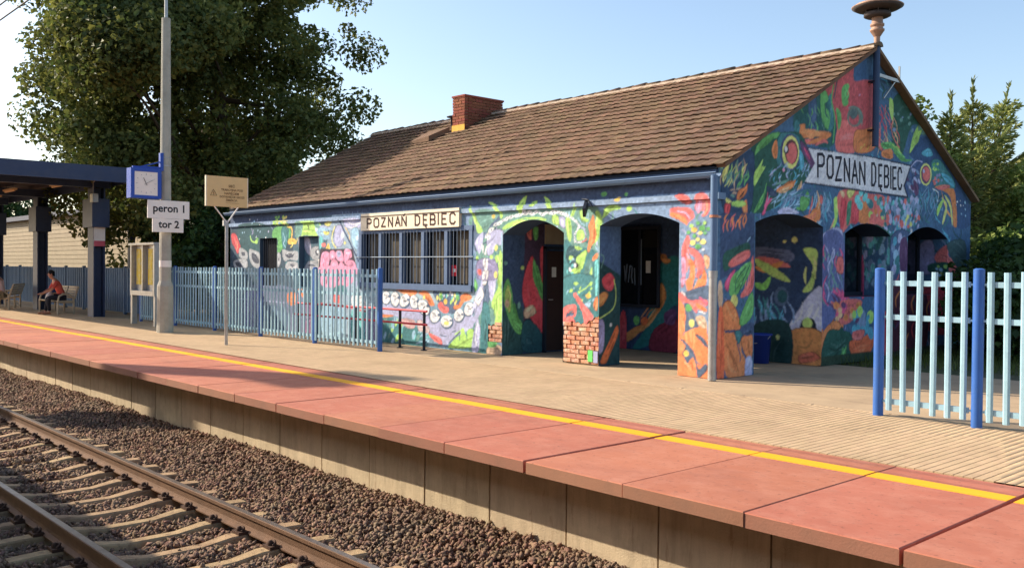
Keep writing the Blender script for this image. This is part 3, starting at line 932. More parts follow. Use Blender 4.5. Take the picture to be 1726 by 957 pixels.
Fe15;0;-670,108 2,0 0,-2
Fe15;0;-649,116 3,0 0,-3
Fe19;0;-628,107 3,0 1,-4
Fe31;0;-677,106 4,1 2,-5
Fe18;0;-629,101 3,0 -1,-5
Fe31;0;-643,104 3,0 -1,-5
Fe18;0;-635,111 3,0 0,-4
Fe31;0;-682,111 3,0 1,-3
Fe18;0;-633,94 3,0 -1,-4
Fe19;0;-646,97 4,0 -2,-5
Fe18;0;-658,111 2,0 1,-3
Fe31;0;-626,112 5,0 1,-6
Fe18;0;-682,104 4,0 -2,-6
Fe31;0;-678,107 4,0 -1,-6
Fe18;0;-639,102 3,0 -1,-5
Fe18;0;-683,92 3,0 0,-4
Fe19;0;-681,110 5,-1 -2,-6
Fe31;0;-661,109 3,0 -1,-5
Fe16;0;-679,106 5,0 0,-5
Fe20;0;-665,97 6,0 0,-6
Fe16;0;-626,106 6,0 0,-6
Fe18;0;-692,104 4,0 0,-5
Fp23;0;-690,91 -678,96 -668,88 -655,85 -655,76 -669,73 -687,82
Fp37;0;-616,109 -600,115 -582,110 -589,102 -605,98 -616,87 -633,83 -637,89 -616,95
Fp43;0;-761,52 -743,54 -719,41 -722,30 -740,32 -755,33
Fs27;1.5;-755,46 -731,48 -719,35
Fp23;0;-719,30 -704,27 -680,20 -676,9 -695,13 -716,23
Fp19;0;-651,9 -629,26 -615,32 -613,43 -605,45 -599,33 -591,44 -575,43 -577,14 -599,7 -649,4
Fs8;2.1;-619,32 -618,20
Fs8;1.7;-596,40 -595,25
Fs12;2.8;-654,12 -637,24 -615,39
Fs12;1.8;-683,28 -660,26
Fs12;1.4;-643,36 -629,40
Fp37;0;-891,61 -857,62 -851,59 -887,55
Fp44;0;-831,54 -774,55 -771,38 -799,37
Fe12;0;-877,98 20,1 0,-16
Fe15;0;-878,99 16,0 0,-14
Fe27;0;-880,104 7,-2 -2,-2
Fe45;0;-878,94 8,0 0,-3
Fe46;0;-876,99 6,2 1,-1
Fe12;0;-865,102 5,0 0,-3
Fe12;0;-842,96 20,1 0,-18
Fe15;0;-843,97 16,0 0,-16
Fe27;0;-846,103 7,-2 -2,-2
Fe45;0;-843,92 8,0 0,-3
Fe46;0;-841,97 6,2 1,-1
Fe12;0;-830,100 5,0 0,-3
Fe12;0;-806,93 20,-4 -10,-16
Fe15;0;-808,95 16,-3 -9,-14
Fe27;0;-810,100 6,-3 -3,-2
Fe45;0;-807,89 8,-1 -2,-3
Fe46;0;-806,94 7,0 0,-2
Fe12;0;-794,97 5,-1 -2,-3
Fe12;0;-772,92 18,3 5,-15
Fe15;0;-773,93 15,2 4,-14
Fe27;0;-775,98 7,-1 -1,-2
Fe45;0;-773,88 7,1 1,-3
Fe46;0;-771,93 5,2 1,-1
Fe12;0;-761,95 4,1 1,-3
Fe12;0;-738,82 20,6 14,-17
Fe15;0;-739,83 16,5 12,-15
Fe27;0;-742,89 9,0 0,-3
Fe45;0;-739,77 8,3 2,-3
Fe46;0;-737,83 5,3 2,-1
Fe12;0;-725,86 5,2 2,-3
Fe12;0;-699,65 20,-2 -6,-15
Fe15;0;-700,66 16,-2 -5,-13
Fe27;0;-703,71 7,-3 -2,-2
Fe45;0;-700,62 8,-1 -1,-3
Fe46;0;-698,66 7,1 0,-1
Fe12;0;-686,69 5,-1 -1,-3
Fe12;0;-659,55 22,1 0,-14
Fe15;0;-661,57 19,1 0,-12
Fe27;0;-663,61 9,-2 -1,-2
Fe45;0;-661,52 9,0 0,-2
Fe46;0;-659,56 7,2 1,-1
Fe12;0;-646,59 6,0 0,-2
Fe12;0;-620,69 17,-3 -7,-13
Fe15;0;-621,71 14,-3 -6,-12
Fe27;0;-624,75 5,-3 -2,-1
Fe45;0;-621,67 7,-1 -1,-2
Fe46;0;-620,71 6,0 0,-1
Fe12;0;-610,73 4,-1 -1,-2
Fe12;0;-588,84 17,-3 -8,-15
Fe15;0;-589,85 14,-3 -7,-13
Fe27;0;-591,90 5,-3 -2,-2
Fe45;0;-589,80 7,-1 -1,-3
Fe46;0;-587,85 6,0 0,-1
Fe12;0;-577,88 4,-1 -1,-3
Fe18;0;-661,53 9,0 0,-4
Fp6;0;-543,169 -525,169 -524,130 -548,87 -571,59 -602,49 -571,74 -560,110
Fp12;0;-540,157 -525,153 -524,115 -539,87 -548,87
Fp6;0;-568,59 -559,63 -558,6 -580,5
Fs15;2;-562,59 -568,31 -565,12
Fp8;0;-548,91 -530,95 -523,53 -529,3 -552,1
Fp19;0;-524,96 -510,119 -494,131 -493,59 -512,56 -509,81
Fs5;3.1;-521,111 -524,76 -518,57
Fp16;0;-572,145 -563,131 -572,121
Fp23;0;-565,163 -552,161 -554,151 -563,155
Fp6;0;-531,150 -510,148 -513,119 -524,103
Fe18;0;-509,155 6,0 0,-7
Fp19;0;-505,169 -493,169 -494,131 -507,119 -499,146
Fp15;0;-549,161 -544,167 -537,163 -535,146 -539,136 -548,136 -545,149
Fp15;0;-572,106 -554,118 -553,129 -547,122 -545,112 -554,102 -560,94
Fs27;1.6;-541,159 -541,142
Fs12;1.4;-563,104 -552,112
Fp47;0;-529,14 -495,18 -495,1 -531,-2
Fp16;0;-529,30 -506,29 -508,16 -529,14
Fp12;0;-581,258 -565,275 -494,267 -536,240 -549,220 -572,200
Fp6;0;-573,217 -557,234 -547,237 -549,217 -557,196 -564,200
Fp6;0;-529,236 -493,239 -493,212 -513,213 -518,196 -533,193 -536,213
Fp25;0;-562,182 -512,182 -507,147 -561,147
Fp5;0;-568,279 -499,276 -524,252 -549,237
Fp19;0;-590,291 -579,282 -565,260 -549,240 -565,237 -572,255 -584,276
Fs5;2.4;-611,289 -610,273 -603,262
Fp19;0;-534,296 -514,291 -496,277 -491,266 -498,262 -504,278 -524,289
Fp19;0;-426,302 -428,291 -433,275 -445,270 -447,284 -443,292
Fp19;0;-410,288 -398,291 -400,283 -412,282
Fp19;0;-378,298 -362,289 -355,276 -364,275 -371,287
Fp19;0;-493,242 -474,253 -435,261 -402,262 -375,258 -377,254 -414,255 -449,249 -478,242
Fp19;0;-355,264 -342,260 -339,246 -355,251
Fs5;2.3;-435,259 -412,257 -388,257
Fp6;0;-339,259 -326,257 -324,240 -337,246
Fp19;0;-322,257 -314,256 -313,218 -319,230
Fe15;0;-537,230 3,5 4,-1
Fe12;0;-537,230 1,2 1,0
Fe15;0;-531,226 3,5 4,-1
Fe12;0;-531,226 1,2 1,0
Fe15;0;-527,240 5,5 4,-2
Fe12;0;-527,240 2,2 1,-1
Fe15;0;-523,241 6,4 3,-2
Fe12;0;-523,241 2,2 1,-1
Fe15;0;-511,251 7,3 3,-2
Fe12;0;-511,251 3,2 1,-1
Fe15;0;-501,253 7,3 2,-3
Fe12;0;-501,253 3,1 1,-1
Fe15;0;-491,258 7,3 2,-2
Fe12;0;-491,258 3,1 1,-1
Fe15;0;-480,261 7,3 2,-3
Fe12;0;-480,261 3,1 1,-1
Fe15;0;-468,264 8,2 1,-3
Fe12;0;-468,264 3,1 1,-1
Fe15;0;-452,266 8,1 1,-3
Fe12;0;-452,266 4,0 0,-1
Fe15;0;-445,267 8,0 0,-3
Fe12;0;-445,267 4,0 0,-1
Fe15;0;-433,272 4,5 4,-2
Fe12;0;-433,272 2,2 1,-1
Fe15;0;-428,269 8,0 0,-3
Fe12;0;-428,269 4,0 0,-1
Fe15;0;-416,271 7,-2 -1,-3
Fe12;0;-416,271 3,-1 0,-1
Fe15;0;-409,268 8,0 0,-3
Fe12;0;-409,268 4,0 0,-1
Fe15;0;-401,270 7,2 1,-3
Fe12;0;-401,270 3,1 0,-1
Fe15;0;-392,270 7,-2 -1,-2
Fe12;0;-392,270 3,-1 0,-1
Fe15;0;-384,266 7,-3 -2,-2
Fe12;0;-384,266 3,-1 -1,-1
Fe15;0;-375,268 7,2 1,-3
Fe12;0;-375,268 3,1 0,-1
Fe15;0;-366,268 7,-2 -1,-2
Fe12;0;-366,268 3,-1 0,-1
Fe15;0;-355,269 8,0 0,-3
Fe12;0;-355,269 3,0 0,-1
Fe15;0;-346,269 7,-1 -1,-3
Fe12;0;-346,269 3,-1 0,-1
Fe15;0;-337,268 7,-2 -1,-2
Fe12;0;-337,268 3,-1 0,-1
Fe15;0;-329,265 6,-3 -2,-2
Fe12;0;-329,265 3,-1 -1,-1
Fe15;0;-320,262 6,-4 -2,-2
Fe12;0;-320,262 3,-2 -1,-1
Fp15;0;-551,206 -549,211 -545,210 -547,196
Fp15;0;-543,196 -538,210 -536,208 -540,194
Fp15;0;-547,182 -541,186 -543,172 -546,172
Fp15;0;-538,184 -533,182 -535,164 -543,165
Fp15;0;-547,160 -540,160 -543,147 -549,147
Fp15;0;-536,162 -531,159 -534,147 -539,147
Fe20;0;-518,267 5,0 0,-4
Fe18;0;-510,206 5,0 0,-6
Fe18;0;-510,154 5,0 0,-7
Fp19;0;-513,189 -502,192 -500,186 -507,176
Fe19;0;-566,187 5,0 0,-4
Fe19;0;-523,188 5,0 0,-4
Fp23;0;-564,164 -553,164 -553,153 -561,155
Fp19;0;-500,199 -491,189 -491,148 -502,147
Fs9;2.1;-581,227 -578,189 -580,148
Fs9;2.7;-494,236 -493,199
Fp8;0;-325,217 -300,204 -273,204 -244,190 -243,139 -326,138
Fp10;0;-315,204 -297,204 -281,191 -301,174 -320,184
Fp48;0;-270,181 -257,178 -265,149 -279,148
Fp19;0;-311,262 -301,276 -297,286 -298,271 -303,263 -309,258
Fp19;0;-323,254 -312,255 -308,237 -310,215 -319,227
Fp19;0;-289,267 -283,269 -280,259 -267,252 -273,249 -285,254
Fp19;0;-295,230 -287,236 -278,231 -276,221 -286,217 -295,218
Fp19;0;-257,203 -249,213 -243,229 -235,249 -245,267 -252,264 -247,250 -249,229 -253,210 -259,199
Fp19;0;-232,257 -230,270 -216,274 -216,269 -224,265 -228,257
Fp19;0;-354,260 -342,261 -340,248 -351,250
Fp19;0;-297,184 -273,199 -275,182 -283,166 -301,156 -309,145 -306,166 -290,169
Fp19;0;-300,207 -291,204 -282,204 -286,200 -296,201
Fe21;0;-296,173 6,0 0,-5
Fe15;0;-299,173 3,0 0,-4
Fp19;0;-269,142 -259,170 -257,162 -261,142
Fp31;0;-253,174 -244,182 -243,139 -248,141
Fp37;0;-261,252 -257,260 -254,247 -249,229 -251,218 -260,207 -265,197 -269,203 -264,226 -267,241
Fp37;0;-257,181 -255,190 -245,194 -246,186
Fs23;1.6;-291,214 -277,215 -271,220
Fe19;0;-309,186 5,0 0,-4
Fe15;0;-354,266 5,0 0,-2
Fe12;0;-354,266 2,0 0,-1
Fe15;0;-347,270 5,0 0,-2
Fe12;0;-347,270 2,0 0,-1
Fe15;0;-340,267 5,-1 0,-2
Fe12;0;-340,267 2,0 0,-1
Fe15;0;-333,265 5,-1 -1,-2
Fe12;0;-333,265 2,0 0,-1
Fe15;0;-326,265 4,-1 -1,-2
Fe12;0;-326,265 2,-1 0,-1
Fe15;0;-320,263 4,-2 -1,-2
Fe12;0;-320,263 2,-1 0,-1
Fe15;0;-314,259 4,-2 -1,-1
Fe12;0;-314,259 2,-1 0,-1
Fe15;0;-308,257 4,-2 -2,-1
Fe12;0;-308,257 2,-1 -1,0
Fe15;0;-303,253 3,-3 -2,-1
Fe12;0;-303,253 1,-1 -1,0
Fe15;0;-297,250 2,-3 -2,-1
Fe12;0;-297,250 1,-1 -1,0
Fe15;0;-292,245 1,-3 -2,0
Fe12;0;-292,245 0,-1 -1,0
Fe15;0;-291,240 0,-3 -2,0
Fe12;0;-291,240 0,-1 -1,0
Fe15;0;-294,236 -1,-3 -2,1
Fe12;0;-294,236 -1,-1 -1,0
Fe15;0;-298,231 -1,-3 -2,0
Fe12;0;-298,231 0,-1 -1,0
Fe15;0;-301,226 0,-3 -2,0
Fe12;0;-301,226 0,-1 -1,0
Fe15;0;-301,221 0,-3 -2,0
Fe12;0;-301,221 0,-1 -1,0
Fe15;0;-300,216 2,-3 -2,-1
Fe12;0;-300,216 1,-1 -1,0
Fe15;0;-294,214 4,-1 0,-2
Fe12;0;-294,214 2,0 0,-1
Fe15;0;-287,214 4,0 0,-2
Fe12;0;-287,214 2,0 0,-1
Fe15;0;-311,166 2,0 -1,-3
Fe9;0;-319,145 3,0 -1,-3
Fe31;0;-306,173 2,0 -1,-3
Fe31;0;-318,162 2,0 -1,-3
Fe9;0;-302,173 2,0 0,-3
Fe9;0;-303,184 2,0 1,-2
Fe15;0;-309,164 2,0 1,-3
Fe31;0;-306,158 3,0 0,-3
Fe31;0;-310,180 2,0 -1,-3
Fe31;0;-318,148 2,0 0,-2
Fe15;0;-312,168 2,0 -1,-2
Fe31;0;-317,160 1,0 1,-2
Fe9;0;-305,184 1,0 0,-2
Fe31;0;-316,145 2,0 1,-2
Fp8;0;-327,149 -246,150 -245,78 -326,74
Fe31;0;-318,125 2,-1 -3,-3
Fe19;0;-286,133 2,-1 -3,-3
Fe31;0;-263,112 2,-1 -2,-2
Fe19;0;-260,141 3,-1 -2,-4
Fe9;0;-263,122 3,-1 -2,-4
Fe19;0;-264,124 3,-1 -2,-4
Fe19;0;-282,111 2,-1 -3,-3
Fe31;0;-291,123 2,-1 -3,-3
Fe9;0;-301,132 2,0 -1,-2
Fe9;0;-316,127 2,0 -1,-2
Fe19;0;-308,128 3,-1 -3,-3
Fe19;0;-259,133 2,-1 -2,-2
Fe9;0;-254,114 2,-1 -3,-3
Fe19;0;-289,126 2,-1 -1,-2
Fe19;0;-296,141 6,0 0,-3
Fe20;0;-266,120 7,0 0,-4
Fp9;0;-275,106 -261,110 -263,100
Fs19;1.7;-287,127 -271,134 -259,145
Fp31;0;-249,150 -244,150 -245,124 -250,124
Fp23;0;-303,123 -295,125 -288,116 -275,104 -259,91 -255,81 -265,72 -275,68 -277,83 -287,102 -297,114
Fp23;0;-326,97 -299,104 -294,97 -296,84 -306,82 -299,93 -316,91 -318,78 -326,71
Fp12;0;-316,87 -301,89 -306,83 -318,80
Fp37;0;-254,109 -245,119 -245,97 -253,100
Fp23;0;-321,78 -306,82 -299,72 -318,68
Fs19;3.4;-230,261 -215,272 -200,270
Fp19;0;-235,254 -225,273 -205,276 -193,269 -215,265
Fe20;0;-199,284 7,0 0,-4
Fe19;0;-176,268 6,0 0,-5
Fe16;0;-232,295 7,0 0,-4
Fe16;0;-183,292 4,0 0,-3
Fp23;0;-78,285 -68,287 -54,282 -49,273 -61,271 -72,278
Fp23;0;-43,263 -39,283 -30,288 -16,281 -13,267 -19,252 -31,251 -27,258 -37,260
Fp23;0;-90,265 -63,266 -49,262 -44,250 -51,244 -59,239 -63,247 -78,255 -90,257
Fp37;0;-90,258 -71,254 -59,247 -57,237 -69,244 -90,252
Fs6;1.5;-78,260 -61,257 -51,247
Fs24;2.3;-21,274 -19,262 -27,251
Fp33;0;-41,266 -33,276 -29,267 -35,255
Fs6;1.3;-25,271 -25,259 -31,253
Fe12;0;-35,239 5,0 0,-4
Fe16;0;-36,240 4,0 0,-3
Fe12;0;-23,239 5,0 0,-4
Fe19;0;-24,240 4,0 0,-3
Fe12;0;-48,235 4,0 0,-3
Fe19;0;-49,236 4,0 0,-3
Fe12;0;-42,229 6,0 0,-5
Fe20;0;-43,230 6,0 0,-4
Fe12;0;-27,231 7,0 0,-6
Fe16;0;-28,232 6,0 0,-5
Fe12;0;-16,230 4,0 0,-4
Fe16;0;-17,231 4,0 0,-3
Fe12;0;-53,225 5,0 0,-4
Fe16;0;-54,226 4,0 0,-3
Fe12;0;-31,223 4,0 0,-3
Fe18;0;-32,224 4,0 0,-3
Fe12;0;-22,223 5,0 0,-4
Fe16;0;-23,224 4,0 0,-3
Fe12;0;-42,219 5,0 0,-4
Fe16;0;-43,220 4,0 0,-3
Fe12;0;-35,214 5,0 0,-4
Fe18;0;-36,215 4,0 0,-3
Fe12;0;-45,209 6,0 0,-5
Fe18;0;-46,210 5,0 0,-4
Fe12;0;-25,210 6,0 0,-5
Fe18;0;-26,211 6,0 0,-4
Fe12;0;-35,203 6,0 0,-5
Fe16;0;-36,204 6,0 0,-4
Fe12;0;-25,198 3,0 0,-3
Fe15;0;-26,199 3,0 0,-2
Fp23;0;-61,217 -52,219 -52,206 -56,196 -52,176 -58,163 -62,143 -67,143 -64,169 -67,196
Fp23;0;-52,202 -36,196 -26,183 -23,170 -32,158 -34,148 -38,156 -36,173 -42,186 -50,193
Fp37;0;-56,193 -46,181 -40,171 -43,156 -37,144 -54,143 -50,166
Fp37;0;-24,168 -19,158 -21,144 -31,144
Fp24;0;-24,189 -15,187 -14,176 -19,170
Fs6;1.5;-57,194 -51,184
Fp33;0;-66,186 -60,183 -58,166 -64,153
Fp37;0;-56,153 -22,153 -26,143 -38,134 -45,128 -54,133
Fp0;0;-42,153 -35,153 -41,144 -45,137
Fp33;0;-67,153 -60,153 -64,142
Fp12;0;-62,130 -18,143 -15,124 -53,119
Fp23;0;-74,129 -64,131 -58,125 -49,120 -24,122 -17,119 -19,112 -34,115 -36,101 -44,106 -62,116 -73,115
Fp37;0;-38,116 -21,110 -17,103 -32,106
Fs34;2.1;-32,125 -17,115
Fs15;1.1;-66,133 -58,126
Fs15;1;-32,103 -19,100
Fp37;0;-77,115 -64,114 -57,100 -59,75 -63,64 -55,72 -35,78 -17,78 -13,2 -34,0 -77,1
Fp12;0;-62,112 -55,116 -47,111 -38,90 -31,80 -44,76 -59,70 -57,95
Fe16;0;-52,108 6,0 0,-6
Fe18;0;-46,84 5,0 0,-6
Fp47;0;-38,94 -23,96 -17,84 -17,78 -31,80
Fp12;0;-37,66 -25,63 -16,53 -16,48 -27,56
Fp12;0;-67,57 -56,53 -43,41 -37,31 -32,14 -20,22 -16,21 -18,12 -30,2 -34,4 -37,21 -43,31 -51,21 -58,28 -63,36 -56,46
Fe20;0;-56,36 6,0 0,-5
Fp37;0;-51,20 -43,31 -37,17 -36,5 -49,7
Fs24;1.2;-58,23 -48,15
GP49;0;-28,519 1016,702 1053,-106 -17,-18
Gt8;2.6;208,281 190,269 185,254
Gt50;3.7;314,264 341,255 356,241
Gt51;3.3;514,259 527,244 556,235
Gt10;3;611,405 624,398 624,388
Gt10;4.3;406,273 409,258 429,247
Gt8;3.4;70,207 60,196 62,184
Gt12;3;191,212 214,201 220,186
Gt8;2.7;10,214 25,205 30,193
Gt8;3.3;819,238 841,225 841,210
Gt0;3.2;127,229 151,222 168,209
Gt50;4.4;656,323 675,308 713,300
Gt10;3.4;232,222 259,213 271,198
Gt8;4;437,231 444,220 464,214
Gt50;3.3;736,306 758,302 773,293
Gt10;3.9;857,269 870,251 905,237
Gt8;3.9;468,390 475,378 466,367
Gt0;3.9;472,322 496,319 508,308
Gt50;3.3;9,296 17,283 36,275
Gt0;3.1;44,268 60,264 69,256
Gt51;3.4;245,319 233,311 228,302
Gt51;3.9;103,301 108,293 120,290
Gt50;3.2;82,234 78,223 65,215
Gt10;5.1;758,321 778,313 781,302
Gt8;4;369,376 386,365 389,351
Gt50;3.8;679,354 701,344 704,330
Gt8;4.6;602,378 630,367 639,352
Gt8;4;78,209 67,202 64,193
Gt51;4;413,255 423,243 445,233
Gt51;3.3;218,326 220,314 232,305
Gt51;3.3;706,413 712,400 702,387
Gt50;4.1;158,234 159,221 145,210
Gt50;3.6;239,260 243,244 263,234
Gt50;3.9;548,273 560,262 556,251
Gt0;3.1;331,283 332,270 347,259
Gt51;3.9;232,295 240,282 231,266
Gt51;3.4;527,233 511,224 506,214
Gt51;2.6;281,335 286,325 276,315
Gt8;3.3;753,233 747,223 756,215
Gt0;3.5;656,387 665,371 692,360
Gt51;2.9;242,208 237,199 243,190
Gt8;2.9;201,336 203,324 192,313
Gt0;4.3;547,361 548,347 565,337
Gt10;3.6;578,390 559,377 557,363
Gt0;4.8;622,251 607,236 612,222
Gt12;3.2;433,259 427,247 434,235
Gt12;3;239,260 247,253 260,248
Gt12;3.3;758,237 773,225 802,217
Gt51;4.3;244,290 259,277 287,272
Gt0;3.5;222,234 230,220 223,206
Gt0;4.5;583,246 562,231 562,214
Gt0;4.7;696,402 718,396 727,383
Gt12;3.6;871,230 896,224 909,214
Gt51;3.9;69,330 90,326 101,315
Gt12;4;513,242 539,231 545,213
Gt50;2.6;34,202 38,190 29,180
Gt0;3.5;882,402 914,396 928,381
Gt8;4;406,268 383,255 375,238
Gt51;4.3;760,322 773,307 805,298
Gt10;2.4;65,322 53,313 51,302
Gt50;2.9;97,320 116,311 120,296
Gt8;2.9;258,345 248,338 248,327
Gt50;4.1;203,321 214,316 217,308
Gt50;2.8;415,343 420,331 440,324
Gt8;3.2;496,254 508,240 535,231
Gt51;4.4;411,255 418,245 439,238
Gt51;2.9;410,374 390,361 387,346
Gt0;3.2;666,395 643,379 644,361
Gt10;4.9;703,290 703,279 717,271
Gt12;2.8;237,247 247,234 269,227
Gt50;3.2;838,294 854,283 878,278
Gt50;4.2;547,365 550,354 565,347
Gt51;3.3;221,298 223,287 212,276
Gt51;4.1;371,279 385,270 385,258
Gt51;3.1;426,360 435,352 435,342
Gt10;3.1;701,416 712,409 710,399
Gt12;3.7;579,225 602,215 608,200
Gt51;4;633,362 644,353 665,349
Gt0;4.7;453,216 467,201 461,183
Gt50;3.2;203,329 214,323 218,314
Gt8;3.9;303,333 288,322 284,309
Gt50;2.7;325,350 338,342 340,333
Gt50;3.1;276,302 275,293 283,285
Gt8;3.7;421,219 442,211 451,198
Gt0;4.6;801,241 829,226 832,208
Gt10;4.9;605,348 631,342 645,330
Gt0;3.1;319,291 327,278 351,270
Gt10;2.9;415,272 418,261 409,252
Gt0;2.8;188,250 213,242 224,228
Gt0;3.7;310,239 304,227 311,216
Gt10;3.6;419,349 422,338 433,331
Gt12;4.1;102,343 87,331 85,315
Gt51;4.3;269,219 267,204 282,191
Gt12;3.8;269,276 275,265 268,254
Gt0;4;337,379 337,368 350,359
Gt50;3;317,207 328,197 349,194
Gt12;2.8;21,292 32,284 50,280
Gt50;3.7;280,250 280,240 269,232
Gt8;4.1;717,284 728,273 751,268
Gt8;3.8;434,312 457,302 462,287
Gt50;4.5;628,213 618,199 627,185
Gt50;3.7;443,309 450,297 466,291
Gt8;5.1;715,260 702,246 711,231
Gt8;3.8;435,358 455,354 467,344
Gt0;4.1;188,339 177,325 181,312
Gt0;3.4;219,361 232,353 233,342
Gt12;3.6;100,283 108,274 124,270
Gt12;3.1;88,276 80,268 79,259
Gt10;4;843,316 874,307 887,292
Gt51;4.7;435,281 420,272 418,259
Gt10;3.1;259,350 252,341 254,332
Gt50;4.1;192,329 179,320 176,309
Gt51;3.8;747,381 759,366 788,360
Gt51;3.8;289,208 301,197 300,182
Gt50;3.7;153,247 158,233 150,221
Gt8;2.8;423,388 418,376 401,366
Gt8;3.6;873,248 874,234 893,223
Gt0;3.1;716,238 708,223 687,213
Gt0;4.3;456,249 445,236 453,222
Gt51;4.8;849,242 844,228 856,216
Gt51;3.8;397,365 406,354 426,348
Gt12;3.7;856,236 868,225 896,219
Gt50;4.2;326,313 327,301 342,290
Gt10;3.4;567,294 582,284 583,272
Gt12;3.1;153,352 164,342 186,337
Gt51;4.6;450,366 451,353 433,340
Gt51;4.4;730,231 742,213 777,202
Gt0;4.2;410,294 421,282 415,267
Gt12;2.8;242,332 239,324 247,316
Gt8;2.8;36,281 46,268 67,261
Gt10;4.6;559,377 560,358 538,342
Gt10;2.4;91,232 96,221 113,213
Gt10;4.4;832,220 812,207 809,193
Gt50;3.6;569,384 545,367 543,350
Gt0;5.5;899,245 893,225 866,211
Gt0;3.5;48,294 53,280 70,269
Gt10;3.5;323,221 323,213 317,206
Gt51;3.4;516,356 533,347 536,335
Gt8;3;315,286 297,273 293,260
Gt12;4.3;818,353 824,335 855,323
Gt0;4.5;637,335 648,326 666,323
Gt12;3.7;275,218 285,204 276,188
Gt51;4.7;778,392 799,377 841,369
Gt51;3.6;200,352 192,338 198,325
Gt8;3.9;740,395 744,376 722,358
Gt10;4.4;401,381 410,367 402,354
Gt8;4.6;443,383 450,370 439,355
Gt51;4.1;353,384 360,370 382,361
Gt0;4.6;381,312 367,296 371,279
Gt0;4.1;871,385 847,370 842,353
Gt8;3;450,377 473,366 478,349
Gt0;3.3;758,382 779,373 782,359
Gt0;2.9;333,304 344,290 336,274
Gt10;5.4;907,344 927,325 973,316
Gt12;3.1;677,401 702,390 708,375
Gt50;2.8;113,241 96,231 91,217
Gt51;3.4;304,301 313,293 331,289
Gt0;2.6;117,261 118,249 130,239
Gt12;3.4;442,350 447,341 438,330
Gt8;3.2;250,355 260,342 256,328
Gt0;3.7;198,251 215,237 215,221
Gt10;4;58,227 65,221 78,217
Gt51;4;770,297 776,281 800,270
Gt51;4.3;223,225 212,210 218,196
Gt8;3.8;612,378 594,365 592,350
Gt50;4.4;625,372 638,364 639,354
Gt8;4.9;835,294 833,275 804,260
Gt0;3.6;341,365 329,357 325,348
Gt51;3.3;259,291 253,282 258,274
Gt51;4;130,287 134,275 152,266
Gt10;2.5;129,330 128,315 142,303
Gt8;3.1;650,339 624,326 617,309
Gt0;3;210,263 224,252 245,246
Gt0;4.6;407,336 405,327 392,319
Gt10;3.9;666,321 699,313 714,296
Gt8;3.1;476,219 476,208 463,199
Gt0;3.9;295,217 291,203 270,192
Gt50;4.3;255,219 267,205 262,189
Gt12;4.6;578,266 581,255 569,244
Gt10;3.1;100,271 87,260 85,248
Gt8;3.6;35,264 35,255 27,248
Gt12;3;251,227 265,216 264,202
Gt10;2.8;63,235 60,220 71,207
Gt50;3.5;343,374 331,367 329,358
Gt10;4.6;767,226 785,214 815,207
Gt10;2.9;218,273 244,268 260,256
Gt51;3.7;137,295 152,283 150,269
Gt8;3.9;118,313 101,302 98,288
Gt10;5;759,368 768,353 760,338
Gt8;3.4;580,337 558,319 559,301
Gt12;2.8;397,364 382,348 385,332
Gt50;3.9;238,224 221,210 222,195
Gt0;3.9;85,345 102,338 105,325
Gt8;4.2;825,383 817,363 836,345
Gt0;3.2;102,328 123,321 132,308
Gt8;3.2;215,361 214,350 203,341
Gt10;2.5;176,236 187,225 208,220
Gt10;5.3;815,333 786,320 778,302
Gt50;3.4;631,409 656,397 659,380
Gt51;3.8;676,285 698,277 706,266
Gt51;4.6;816,250 843,236 850,218
Gt12;4.3;524,341 531,328 520,315
Gt51;5.3;807,260 819,250 840,244
Gt12;4.6;440,334 434,324 438,314
Gt8;3.5;94,299 110,291 115,279
Gt8;3.5;561,401 539,385 537,367
Gt12;3.4;143,348 142,332 154,320
Gt8;3.7;438,247 454,238 455,226
Gt50;3.7;508,374 533,362 536,345
Gt51;4.3;811,380 808,370 817,361
Gt50;2.8;441,225 448,210 440,196
Gt51;3.2;135,311 158,304 167,290
Gt10;5.3;801,318 787,309 787,299
Gt8;3.5;356,290 367,280 389,276
Gt10;4.6;681,214 684,201 674,190
Gt12;3.8;611,262 634,256 645,244
Gt10;5.2;904,262 902,245 880,230
Gt12;4.2;395,271 376,256 379,239
Gt0;3.3;55,273 44,260 48,246
Gt10;4.3;356,294 359,283 346,273
Gt0;3;430,282 460,276 474,261
Gt10;3.5;839,414 828,402 834,391
Gt50;3;641,362 649,353 668,349
Gt51;4.1;353,267 362,253 385,246
Gt0;2.6;81,216 90,207 87,198
Gt8;2.6;90,268 97,255 116,247
Gt50;4.5;572,280 553,267 549,250
Gt50;3.8;273,215 269,200 254,190
Gt50;3.3;353,274 351,260 335,248
Gt12;3;288,321 298,311 316,306
Gt10;2.9;129,329 116,316 116,301
Gt8;2.6;466,432 483,421 483,406
Gt8;4.3;691,458 683,446 689,434
Gt12;3.1;700,504 725,501 740,493
Gt51;3.6;260,397 272,391 272,382
Gt12;4.7;650,468 645,456 656,446
Gt12;3.8;652,501 658,484 682,474
Gt8;3.9;419,440 421,427 408,415
Gt52;2.6;405,528 410,516 428,510
Gt8;3.2;496,464 494,453 508,444
Gt12;4.2;462,494 465,480 452,466
Gt51;4.1;357,473 345,462 345,451
Gt51;3;331,445 323,430 332,416
Gt12;3.3;624,409 647,401 653,386
Gt12;3.2;514,467 510,458 515,449
Gt52;3.1;369,507 373,495 363,481
Gt52;4.3;555,552 568,540 596,535
Gt8;4.3;631,484 647,475 648,462
Gt51;4.5;519,535 541,533 554,524
Gt51;4.4;659,442 681,435 687,422
Gt12;3.1;272,459 261,446 263,434
Gt8;2.7;327,373 331,365 325,356
Gt52;4;488,406 517,402 532,391
Gt52;3.5;358,434 365,425 363,414
Gt12;3.9;310,470 318,463 318,454
Gt12;2.5;314,404 330,393 331,378
Gt12;3.2;547,517 547,501 567,490
Gt52;3.3;258,465 276,457 282,445
Gt51;2.5;373,428 387,417 411,412
Gt51;3.6;323,442 315,432 319,423
Gt8;3;575,414 561,402 561,388
